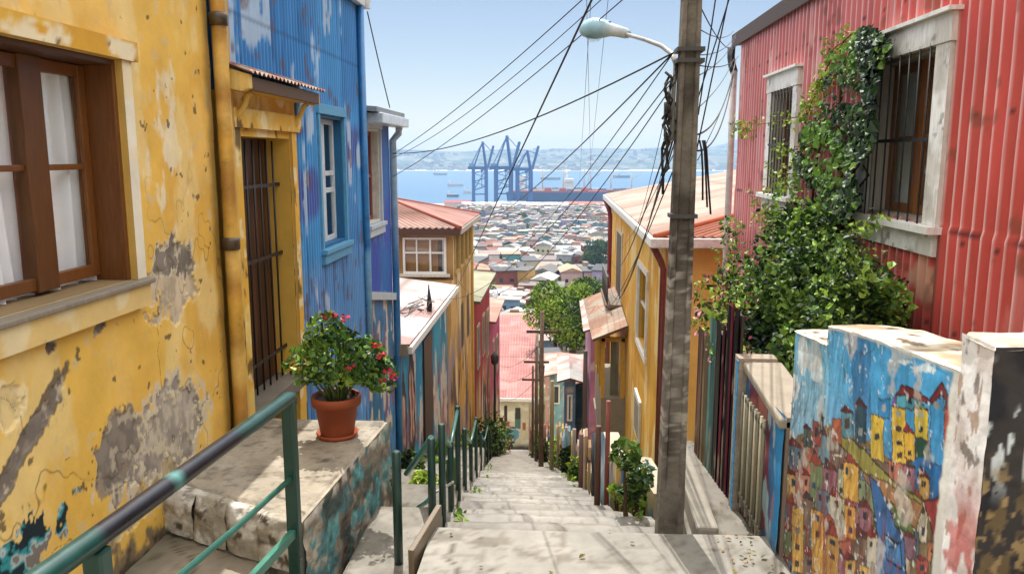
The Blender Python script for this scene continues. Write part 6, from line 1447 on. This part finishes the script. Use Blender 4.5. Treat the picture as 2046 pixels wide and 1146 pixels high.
def small_house(name, label, x0, x1, y0, y1, zb, zt, wallc, roofc, seed, roofh=.8, group=None, flatroof=False, mat_w='plaster'):
    h = thing(name, label, 'house', ((x0 + x1) / 2, (y0 + y1) / 2, zb), group)
    mb = MB(); mb.sheet('-y', y0, x0, x1, zb, zt, .12, .12, lambda S, T: mixc(mixc(flat(wallc, S), CA(wallc) * .75, sstep(.42, .6, fbm(S, T, seed, 4))), CA('c9bda8'), sstep(.6, .66, fbm(S * 2, T * 2, seed + 1, 3)) * .6)); mb.sheet('-x', x0, y0, y1, zb, zt, .12, .12, lambda S, T: mixc(flat(wallc, S), CA(wallc) * .7, sstep(.42, .6, fbm(S, T, seed + 2, 4)))); mb.box(x0 + .02, x1, y0 + .02, y1, zb, zt - .01, wallc); mb.build('wall', M[mat_w], h)
    ov = .3
    if roofh > 0:
        xm = (x0 + x1) / 2
        tinroof('roof', h, (x0 - ov, y1 + ov, zt), (x0 - ov, y0 - ov, zt), (xm, y0 - ov, zt + roofh), (xm, y1 + ov, zt + roofh), roofc, '9a5a48', .02, .2, 60, 10, seed + 3, rustamt=.5)
        tinroof('roof_slope', h, (x1 + ov, y0 - ov, zt), (x1 + ov, y1 + ov, zt), (xm, y1 + ov, zt + roofh), (xm, y0 - ov, zt + roofh), roofc, '9a5a48', .02, .2, 60, 10, seed + 4, rustamt=.5)
    n = max(1, int((x1 - x0) / 1.5)); rr_ = random.Random(seed)
    for k in range(n):
        xa = x0 + (k + .25) * (x1 - x0) / n; w_ = .5 * (x1 - x0) / n; za = zt - 1.7
        m_ = MB(); m_.box(xa, xa + w_, y0 - .05, y0, za, za + 1.1, 'd8d2c4'); w = m_.build('window', M['wood'], h)
        g = MB(); g.box(xa + .08, xa + w_ - .08, y0 - .056, y0 - .051, za + .08, za + 1.02, '2c2e32'); g.build('pane', M['metal'], w)
    return h
hs = [('teal house with pink tin roof beside the balcony', 1150, 1215, 765, 900, 34, 37.5, '6f9a9c', 'b08078'), ('slate blue shed house with white roof left of the teal one', 1128, 1150, 758, 900, 31, 34, '5f7f9a', 'b8b6b0'), ('small turquoise house with grey roof beside the wooden poles', 1098, 1126, 748, 890, 44, 48, '7aa4a8', 'b0a698'), ('salmon house with rusty roof beyond the cream house', 1090, 1150, 728, 800, 58, 61, 'b8867a', 'a8867a'), ('white house with pale roof under the round tree', 1150, 1220, 735, 800, 50, 53, 'b8b2a8', 'a89a8e')]
for k, (lab, u0, u1, vt, vb_, y0, y1, wc, rc) in enumerate(hs):
    a = on_y(u0, vt, y0); b = on_y(u1, vt, y0); c_ = on_y(u0, vb_, y0)
    small_house('small_house', lab, a[0], b[0], y0, y1, min(c_[2], float(ground_z(a[0], y1))) - 1, a[2], wc, rc, 920 + 10 * k, roofh=.16, group='small houses right of the lower stairs')
small_house('small_house', 'magenta painted house wall behind the balcony of the yellow corner house', 1.25, 2.4, 30.2, 36, -14, -6.6, 'b07a98', 'c0aca6', 985, roofh=.3, group='small houses right of the lower stairs')

# ================================================================== hillside town
wallp = [('white', 'd2cfca'), ('cream', 'ccc2a8'), ('grey', 'a2a2a2'), ('pink', 'c8aaa4'), ('ochre', 'c49a54'), ('blue', '7a98b4'), ('green', '8aa48a'), ('brick red', '9a5448'), ('beige', 'bfae94'), ('lilac', 'a498b4'), ('teal', '5f9aa0'), ('salmon', 'c98a74')]
roofp = [('white', 'd2cfc8'), ('pale', 'b8b0a2'), ('grey', '9a9894'), ('rusty', 'a06a56'), ('tan', 'b89a80'), ('pinkish', 'b4a09a'), ('pale', 'c9c2b4'), ('dark grey', '6a6a6c'), ('silver', 'b8bcc0')]
def house_geo(mb, mr, x, y, z, w, d, h, yaw, kind, wc, rc, rr_, wins=True):
    ca, sa = math.cos(yaw), math.sin(yaw); tr = lambda px, py, pz: (x + px * ca - py * sa, y + px * sa + py * ca, z + pz)
    B = lambda m_, a, b, c_, d_, e, f, cc: m_.hexa([tr(a, c_, e), tr(b, c_, e), tr(b, d_, e), tr(a, d_, e), tr(a, c_, f), tr(b, c_, f), tr(b, d_, f), tr(a, d_, f)], cc)
    B(mb, -w / 2, w / 2, -d / 2, d / 2, -5, h, wc)
    if wins:
        for fl in range(max(1, int(h / 2.8))):
            n = max(2, int(w / 2.6))
            for k in range(n):
                if rr_.random() < .15: continue
                wx = -w / 2 + (k + .5) * w / n; ww = rr_.uniform(.45, .75); wz = fl * 2.8 + .9
                B(mb, wx - ww, wx + ww, -d / 2 - .06, -d / 2 - .01, wz, wz + rr_.uniform(1.0, 1.5), rr_.choice(['2a2d33', '3a3c40', '23262c']))
            for k in range(2):
                wy = -d / 4 + k * d / 2; B(mb, -w / 2 - .06, -w / 2 - .01, wy - .6, wy + .6, fl * 2.8 + .9, fl * 2.8 + 2.1, '30343a')
    o = .45
    if kind == 0:
        B(mr, -w / 2 - o, w / 2 + o, -d / 2 - o, d / 2 + o, h + .01, h + .28, rc)
        if rr_.random() < .5: B(mr, -w / 5, w / 6, -d / 6, d / 4, h + .281, h + rr_.uniform(1, 2.2), rr_.choice(['c9c2b4', 'b8bcc0', '8a7a6a', rc]))
    elif kind == 1:
        rh_ = w * .2
        pts = [tr(-w / 2 - o, -d / 2 - o, h + .01), tr(w / 2 + o, -d / 2 - o, h + .01), tr(w / 2 + o, d / 2 + o, h + .01), tr(-w / 2 - o, d / 2 + o, h + .01), tr(0, -d / 2 - o, h + rh_), tr(0, d / 2 + o, h + rh_)]
        mr.add(pts, [(0, 4, 5, 3), (1, 2, 5, 4), (0, 1, 4), (2, 3, 5), (0, 3, 2, 1)], rc)
    elif kind == 2:
        rh_ = d * .16
        pts = [tr(-w / 2 - o, -d / 2 - o, h + .01), tr(w / 2 + o, -d / 2 - o, h + .01), tr(w / 2 + o, d / 2 + o, h + .01), tr(-w / 2 - o, d / 2 + o, h + .01), tr(-w / 2 - o, 0, h + rh_), tr(w / 2 + o, 0, h + rh_)]
        mr.add(pts, [(0, 1, 5, 4), (2, 3, 4, 5), (0, 4, 3), (1, 2, 5), (0, 3, 2, 1)], rc)
    else:
        pts = [tr(-w / 2 - o, -d / 2 - o, h + .01), tr(w / 2 + o, -d / 2 - o, h + .01), tr(w / 2 + o, d / 2 + o, h + .01), tr(-w / 2 - o, d / 2 + o, h + .01), tr(-w / 2 - o, -d / 2 - o, h + .2), tr(w / 2 + o, -d / 2 - o, h + .2), tr(w / 2 + o, d / 2 + o, h + 1.1), tr(-w / 2 - o, d / 2 + o, h + 1.1)]
        mr.hexa(pts, rc)
rr_ = random.Random(21)
def center_x(y): return float(on_y(1085, 500, y)[0])
spots = []
y = 106.0
while y < 1225:
    sc_ = min(1.0, max(.55, y / 330)); step = 8.2 * sc_ if y < 560 else 9.0 + (y - 560) * .003
    half = (175 if y < 400 else 165) / FPX * y + 6; xc = center_x(y)
    x = xc - half + rr_.uniform(0, 8)
    while x < xc + half:
        w = rr_.uniform(4.6, 9.2) * sc_ if y < 560 else rr_.uniform(5.5, 11)
        gap = sc_ * rr_.uniform(.2, 1.6) if rr_.random() < .85 else rr_.uniform(4, 9)
        spots.append((y, x + w / 2, w)); x += w + gap
    y += step * rr_.uniform(.9, 1.15)
kinds_n = ['flat', 'gabled', 'cross gabled', 'lean-to']
indiv = [s for s in spots if s[0] < 2000][:0]
# keep the parks clear
def in_park(x, y):
    for px_, py_, pr in ((on_y(1195, 540, 385)[0], 385, 24), (on_y(1125, 545, 375)[0], 375, 14), (on_y(1215, 500, 480)[0], 480, 24)):
        if math.hypot(x - px_, y - py_) < pr: return True
    return False
spots = [s for s in spots if not in_park(s[1], s[0])]
near_s, far_s = spots[:300], spots[300:]
def where(x, y):
    u = 1119 + FPX * x / y
    side = 'at the left' if u < 1010 else 'left of centre' if u < 1065 else 'in the middle' if u < 1120 else 'right of centre' if u < 1170 else 'at the right'
    ys_ = near_s[-1][0]; t = (y - 106) / (ys_ - 106)
    band = 'above the red roof' if t < .12 else 'low on the slope' if t < .3 else 'on the lower slope' if t < .5 else 'on the middle slope' if t < .75 else 'far down the slope'
    return band + ' ' + side
bysize = lambda w, h: ('tiny' if w < 4.2 else 'small' if w < 5.6 else 'broad' if w > 7.2 else 'medium') + (' tall' if h > 5.4 else ' low' if h < 3.4 else '')
for k, (y, x, w) in enumerate(near_s):
    z = float(ground_z(x, y)) + rr_.uniform(-.3, .8); sc_ = min(1.0, max(.55, y / 330)); d = rr_.uniform(5, 8) * sc_; h = (.7 + .3 * sc_) * rr_.choice([3.1, 3.8, 4.6, 5.8, 6.6, 7.6]); kind = rr_.choice([0, 0, 1, 1, 2, 3, 3]); yaw = rr_.uniform(-.25, .25)
    wn_, wc = rr_.choice(wallp[:4] + wallp + [('pink', 'c8a49a'), ('beige', 'bfae94'), ('salmon', 'c0917e')]); rn_, rc = rr_.choice(roofp)
    mb, mr = MB(), MB(); house_geo(mb, mr, 0, 0, 0, w, d, h, yaw, kind, CA(wc) * rr_.uniform(.7, 1.05), CA(rc) * rr_.uniform(.35, .85), rr_)
    o = mb.build('hillside_house', M['far']); o.location = (x, y, z)
    tag(o, '%s %s house, %s %s roof, %s' % (bysize(w, h), wn_, rn_, kinds_n[kind], where(x, y)), 'house', 'hillside houses of the lower town')
    ro = mr.build('roof', M['far']); ro.parent = o
mb = MB()
for y, x, w in far_s:
    big = y > 1120; z = float(ground_z(x, y)); wc = rr_.choice(wallp[:4] + wallp)[1]; rc = rr_.choice(roofp)[1]
    house_geo(mb, mb, x, y, z, w * (1.4 if big else 1), rr_.uniform(7, 14), rr_.choice([4, 5.5, 7, 9, 10, 13 if not big else 6]), rr_.uniform(-.3, .3), rr_.choice([0, 0, 1, 3]), CA(wc) * rr_.uniform(.6, 1.0), CA(rc) * rr_.uniform(.3, .8), rr_)
tag(mb.build('far_town', M['far']), label='dense mass of tiny pale houses packed towards the harbour', cat='distant town', kind='stuff')

# ================================================================== trees
def tree(name, label, base, ht, rad, n, size, pal, seed, group=None, m_='farleaf', trunk=.35, lobes=16, flatten=.8, clump=.9):
    h = thing(name, label, 'tree', base, group); r = random.Random(seed); P = []
    cz = base[2] + ht - rad * flatten
    for k in range(lobes):
        a = r.uniform(0, 2 * math.pi); e = r.uniform(-.35, 1.0); q_ = .68 * rad
        c_ = (base[0] + q_ * math.cos(a) * math.cos(e), base[1] + q_ * math.sin(a) * math.cos(e), cz + q_ * flatten * math.sin(e)); rr2 = rad * r.uniform(.28, .46)
        P.append(ellip(n // lobes, c_, (rr2, rr2, rr2 * .85), seed * 50 + k, .6))
    P.append(ellip(n // 6, (base[0], base[1], cz), (rad * .7, rad * .7, rad * .65 * flatten), seed * 50 + 49, .6))
    mb = MB(); leaves(mb, np.concatenate(P), size, pal, up=.6, seed=seed, cw=.8, clump=clump); mb.build('crown', M[m_], h)
    mb = MB(); top = (base[0], base[1], cz)
    mb.tube([(base[0], base[1], base[2] - 1), (base[0] + .05 * rad, base[1], (base[2] + cz) / 2), top], [trunk, trunk * .8, trunk * .5], 9, '5a4836')
    for k in range(6): a = k * 1.05; twig(mb, (base[0], base[1], base[2] + (cz - base[2]) * .55), (base[0] + .6 * rad * math.cos(a), base[1] + .6 * rad * math.sin(a), cz + .2 * rad), trunk * .4, '5a4836', seed=k)
    mb.build('trunk', M['bark'], h)
    return h
g0 = on_y(1140, 640, 75)
tree('park_tree', 'large round bright green tree below the town at the foot of the right-hand houses', (float(g0[0]), 75, -21.5), 10.6, 4.5, 17000, .23, ['5f7c2a', '7a9432', '4c6824', '35521c', '93a640', '263e16'], 41, trunk=.4, lobes=26, flatten=.95)
for k, (u, v, y_, ht, rad, lab) in enumerate([(1200, 512, 385, 21, 8.5, 'tallest dark tree beside the yellow house wall'), (1185, 528, 375, 15, 6.5, 'dark tree left of the tallest one on the town slope'), (1128, 528, 375, 10, 5.5, 'lower dark tree at the left of the park clump'), (1150, 535, 378, 8.5, 5, 'low dark tree in the middle of the park clump'), (1212, 470, 480, 17, 8, 'dark tree behind the tallest one toward the harbour')]):
    p = on_y(u, v, y_); tree('slope_tree', lab, (float(p[0]), y_, float(ground_z(p[0], y_))), ht, rad, 3200, .62, ['2f4522', '3a5428', '20361a', '4c6634'], 50 + k, 'dark park trees on the town slope', trunk=.5, lobes=14, clump=.35)
src = tree('street_tree', 'rounded green tree among the town houses', (0, 0, 0), 6, 2.6, 520, .62, ['3c5428', '4c662e', '2c441f', '66803a'], 70, 'trees scattered through the lower town', trunk=.25, lobes=8)
tp = []
for k in range(100):
    y_ = 150 + 900 * rr_.random() ** 1.25; half = 170 / FPX * y_; x = center_x(y_) + rr_.uniform(-half, half); tp.append((x, y_))
for k, (x, y_) in enumerate(tp):
    o = src if k == 0 else copy_tree(src)
    s_ = rr_.uniform(.65, 1.3) * (.85 + y_ / 900); o.location = (x, y_, float(ground_z(x, y_)) - .2); o.scale = (s_, s_, s_ * rr_.uniform(.8, 1.2)); o.rotation_euler.z = rr_.uniform(0, 6.28)
    u = 1119 + FPX * x / y_
    o['label'] = '%s green tree %s of the lower town, %s' % ('small' if s_ < 1.1 else 'large' if s_ > 1.6 else 'rounded', 'at the left' if u < 1040 else 'in the middle' if u < 1130 else 'at the right', 'among the nearest houses' if y_ < 260 else 'on the middle slope' if y_ < 520 else 'near the harbour')

# ================================================================== harbour: quay, cranes, ships, sheds
mb = MB(); mb.box(-700, 700, 1246, 1420, SEA - 6, SEA + 2.6, 'a09c94'); tag(mb.build('quay', M['far']), kind='structure')
def crane(label, x, y, leg, up, apex_h, s=1.0, lean=0.0, boom=True, colr='0d4e92', rz=-80):
    h = thing('harbour_crane', label, 'crane', (x, y, SEA + 2.6), 'blue ship-to-shore cranes on the quay'); h.rotation_euler.z = R(rz); z0 = SEA + 2.6; W = 9 * s; D = 13 * s; g = z0 + leg
    for sx in (-1, 1):
        for sy in (-1, 1):
            m_ = MB(); m_.beam((x + sx * W, y + sy * D, z0), (x + sx * W * .96, y + sy * D, g), 5.4 * s, 6.2 * s, colr); m_.build('leg', M['steel'], h)
    m_ = MB()
    for sy in (-1, 1): m_.beam((x - W, y + sy * D, z0 + leg * .45), (x + W, y + sy * D, z0 + leg * .45), 1.4 * s, 1.8 * s, colr); m_.beam((x - W, y + sy * D, g), (x + W, y + sy * D, g), 2 * s, 2.6 * s, colr)
    for sx in (-1, 1): m_.beam((x + sx * W, y - D, z0 + leg * .45), (x + sx * W, y + D, g * 1.0), .9 * s, .9 * s, colr); m_.beam((x + sx * W, y - D, z0 + leg * .35), (x + sx * W, y + D, z0 + leg * .35), 1.3 * s, 1.5 * s, colr)
    m_.build('portal', M['steel'], h)
    m_ = MB()
    for sx in (-.5, .5): m_.beam((x + sx * 7 * s, y - 24 * s, g + 2), (x + sx * 7 * s, y + 16 * s, g + 2), 3 * s, 6 * s, colr)
    for k in range(9): m_.beam((x - 3.5 * s, y - 22 * s + k * 4.4 * s, g + 3), (x + 3.5 * s, y - 22 * s + k * 4.4 * s, g + 3), .7, .7, colr)
    m_.build('girder', M['steel'], h)
    m_ = MB(); m_.box(x - 2.2 * s, x + 2.2 * s, y + 2 * s, y + 7 * s, g - 5, g - .6, '3f7aa4'); m_.build('cab', M['steel'], h)
    for sx in (-.7, .7):
        m_ = MB(); m_.tube([(x + sx * 2, y + 4 * s, g - 5), (x + sx * 2, y + 4 * s, g - 26)], .35, 4, '20303c'); m_.build('hoist_rope', M['steel'], h)
    m_ = MB(); m_.box(x - 3, x + 3, y + 2.5 * s, y + 5.5 * s, g - 28, g - 26, 'a8503c'); m_.build('spreader', M['steel'], h)
    m_ = MB()
    for sx in (-1, 1):
        for k in range(5): za = z0 + leg * (.45 + .11 * k); m_.beam((x + sx * W, y - D + 2 * D * (k % 2), za), (x + sx * W, y + D - 2 * D * (k % 2), za + leg * .11), .9, .9, colr)
    m_.build('bracing', M['steel'], h)
    m_ = MB(); m_.box(x - 4.5 * s, x + 4.5 * s, y - 22 * s, y - 9 * s, g + 4.8, g + 9, '4f86ae'); m_.build('machinery_house', M['steel'], h)
    m_ = MB(); ap = (x, y + 6 * s, z0 + apex_h)
    for sx in (-1, 1): m_.beam((x + sx * 6 * s, y + D, g + 1), (x + sx * 2 * s, y + 6 * s, z0 + apex_h), 3.4 * s, 3.4 * s, colr); m_.beam((x + sx * 6 * s, y - D, g + 1), (x + sx * 2 * s, y + 6 * s, z0 + apex_h), 2.0 * s, 2.0 * s, colr)
    for t in (.3, .6, .9): m_.beam((x - 6 * s * (1 - .66 * t), y + D - (D - 6 * s) * t, g + (apex_h - leg) * t), (x + 6 * s * (1 - .66 * t), y + D - (D - 6 * s) * t, g + (apex_h - leg) * t), 1.0, 1.0, colr)
    m_.build('apex_frame', M['steel'], h)
    if boom:
        m_ = MB(); L = 46 * s; b0 = np.array((x, y + 16 * s, g + 2)); d = np.array((lean, .26, .96))
        for sx in (-3.2 * s, 3.2 * s):
            m_.beam(tuple(b0 + (sx, 0, 0)), tuple(b0 + d * L + (sx, 0, 0)), 3.4 * s, 4.0 * s, colr)
        for k in range(9):
            a = b0 + d * L * k / 8; m_.beam(tuple(a + (-3.2 * s, 0, 0)), tuple(a + (3.2 * s, 0, 0)), .8, 1.4, colr)
            if k < 8: m_.beam(tuple(a + (-3.2 * s * (-1) ** k, 0, 0)), tuple(b0 + d * L * (k + 1) / 8 + (3.2 * s * (-1) ** k, 0, 0)), .6, .6, colr)
        m_.build('boom', M['steel'], h)
    m_ = MB(); m_.tube([ap, (x, y - 20 * s, g + 3)], .7, 5, colr); m_.tube([ap, (x + lean * 20, y + 30 * s, g + 30 * s)], .6, 5, colr); m_.build('stay', M['steel'], h)
    return h
for lab, u, y_, leg, apx, s_, ln in (('leftmost blue harbour crane with raised boom and single mast', 959, 1310, 62, 106, .8, .0), ('middle blue harbour crane with the tallest raised boom', 1006, 1330, 62, 116, .95, .0), ('rightmost blue harbour crane standing above the blue ship', 1047, 1320, 60, 92, .84, -.0)):
    crane(lab, float(on_y(u, 400, y_)[0]), y_, leg, 0, apx, s_, ln)
def ship(name, label, x, y, L, Bm, hgt, hull, deck, castle, seed, cargo=True, yaw=0.0, group='ships in the bay'):
    h = thing(name, label, 'ship', (x, y, SEA), group); h.rotation_euler.z = 0
    pts = [(-L / 2, -Bm * .35), (-L * .42, -Bm / 2), (L * .38, -Bm / 2), (L / 2, 0), (L * .38, Bm / 2), (-L * .42, Bm / 2), (-L / 2, Bm * .35)]
    mb = MB(); mb.prism(pts, lambda a, b: (x + a * .96, y + b * .9, SEA - 1), lambda a, b: (x + a, y + b, SEA + hgt), hull); mb.build('hull', M['far'], h)
    mb = MB(); mb.prism([(p[0] * .97, p[1] * .95) for p in pts], lambda a, b: (x + a * .99, y + b * .99, SEA + hgt + .01), lambda a, b: (x + a * .99, y + b * .99, SEA + hgt + .12 * hgt), deck); mb.build('deck', M['far'], h)
    z = SEA + hgt * 1.13; c_ = -L * .36
    mb = MB(); mb.box(x + c_ - L * .05, x + c_ + L * .05, y - Bm * .4, y + Bm * .4, z, z + hgt * .9, castle); mb.box(x + c_ - L * .04, x + c_ + L * .045, y - Bm * .46, y + Bm * .46, z + hgt * .91, z + hgt * 1.2, castle); mb.tube([(x + c_ - L * .02, y, z + hgt * 1.2), (x + c_ - L * .02, y, z + hgt * 1.9)], L * .008, 6, castle); mb.build('bridge', M['far'], h)
    if cargo:
        r = random.Random(seed); nb = int(L * .62 / 13)
        for k in range(nb):
            m_ = MB(); xa = x - L * .27 + k * 13
            for j in range(int(Bm / 2.7)):
                for t in range(r.randint(1, 2)): m_.box(xa, xa + 12, y - Bm * .45 + j * 2.6, y - Bm * .45 + j * 2.6 + 2.4, z + t * 2.6, z + t * 2.6 + 2.5, r.choice(['a83a30', 'b5563c', '8a2f2c', '2f5f8a', 'c9c2b4', 'a5482e', '6a7a86']))
            m_.build('container_stack', M['far'], h)
    for k in range(3):
        m_ = MB(); xa = x - L * .15 + k * L * .2; m_.tube([(xa, y, z), (xa, y, z + hgt * 1.7)], L * .006, 5, 'b8a898'); m_.beam((xa, y, z + hgt * 1.2), (xa + L * .09, y, z + hgt * 1.65), L * .006, L * .006, 'b8a898'); m_.build('derrick', M['far'], h)
    return h
px = lambda u, y_: float(on_y(u, 390, y_)[0])
ship('container_ship', 'long dark blue container ship moored at the quay right of the cranes', px(1115, 1440), 1440, 185, 28, 22, '0f3a6a', '9a3a34', 'd8d4cc', 1)
ship('cargo_ship', 'red hulled cargo ship lying beyond the blue container ship', px(1210, 1500), 1500, 190, 26, 19, '84242c', '7a3a34', 'e0dcd4', 2)
for k, (u, v, L, lab) in enumerate([(905, 393, 26, 'dark small ship nearest the left shore in the bay'), (910, 372, 34, 'pale dredger with a mast in the left part of the bay'), (935, 386, 20, 'small pale vessel left of the cranes'), (1100, 359, 42, 'grey ship anchored far out right of the cranes'), (1242, 355, 36, 'lone ship anchored far out at the right'), (880, 350, 30, 'tiny ship on the horizon side at the left')]):
    p = on_z(u, v, SEA); ship('small_ship', lab, float(p[0]), float(p[1]), L * p[1] / 1700, 8 * p[1] / 1700, 4.5 * p[1] / 1700, ['3a4450', 'b8b4b0', 'c9c4bc', '6a7480', '4a5464', '7a8490'][k], 'a8a098', 'e0dcd4', 30 + k, cargo=False)
def shed(lab, u, y_, w, d, hh, wc, rc, k):
    x = px(u, y_); h = thing('warehouse', lab, 'warehouse', (x, y_, SEA + 2.6), 'harbour sheds on the quay'); mb = MB(); mb.box(x - w / 2, x + w / 2, y_ - d / 2, y_ + d / 2, SEA + 2.6, SEA + 2.6 + hh, wc); mb.build('wall', M['far'], h)
    mb = MB(); z = SEA + 2.61 + hh; mb.add([(x - w / 2 - 1, y_ - d / 2 - 1, z), (x + w / 2 + 1, y_ - d / 2 - 1, z), (x + w / 2 + 1, y_ + d / 2 + 1, z), (x - w / 2 - 1, y_ + d / 2 + 1, z), (x - w / 2 - 1, y_, z + 3.5), (x + w / 2 + 1, y_, z + 3.5)], [(0, 1, 5, 4), (2, 3, 4, 5), (0, 4, 3), (1, 2, 5), (0, 3, 2, 1)], rc); mb.build('roof', M['far'], h)
for k, (lab, u, y_, w, d, hh, wc, rc) in enumerate([('red roofed warehouse at the left end of the quay', 915, 1300, 42, 22, 9, 'b8a89c', '9a4a48'), ('long white warehouse at the foot of the leftmost crane', 962, 1270, 60, 20, 8, 'd0ccc4', 'd8d4cc'), ('grey warehouse between the crane legs', 1022, 1275, 44, 20, 9, '9aa0a4', 'b8bcc0'), ('pale long shed in front of the blue ship', 1090, 1270, 70, 18, 8, 'c9c4bc', 'd8d0c8'), ('rust coloured shed in front of the ships', 1165, 1275, 60, 18, 9, 'b59a8a', 'a8604c'), ('white shed at the right end of the quay', 1230, 1275, 55, 20, 8, 'd0ccc4', 'c9c8c4')]): shed(lab, u, y_, w, d, hh, wc, rc, k)

# ================================================================== sea air: one even haze box
hb = MB(); hb.box(-2600, 3200, -40, 7400, SEA - 14, 130, 'ffffff')
hm = bpy.data.materials.new('haze'); hm.use_nodes = True; nt = hm.node_tree; nt.nodes.remove(nt.nodes["Principled BSDF"])
v_ = nt.nodes.new("ShaderNodeVolumePrincipled"); v_.inputs['Color'].default_value = (.46, .70, 1.0, 1); v_.inputs['Density'].default_value = .00015; v_.inputs['Anisotropy'].default_value = .15
nt.links.new(v_.outputs[0], nt.nodes["Material Output"].inputs['Volume'])
hz_ = tag(hb.build('haze', hm), label='even pale blue sea haze over the bay', cat='haze', kind='stuff')
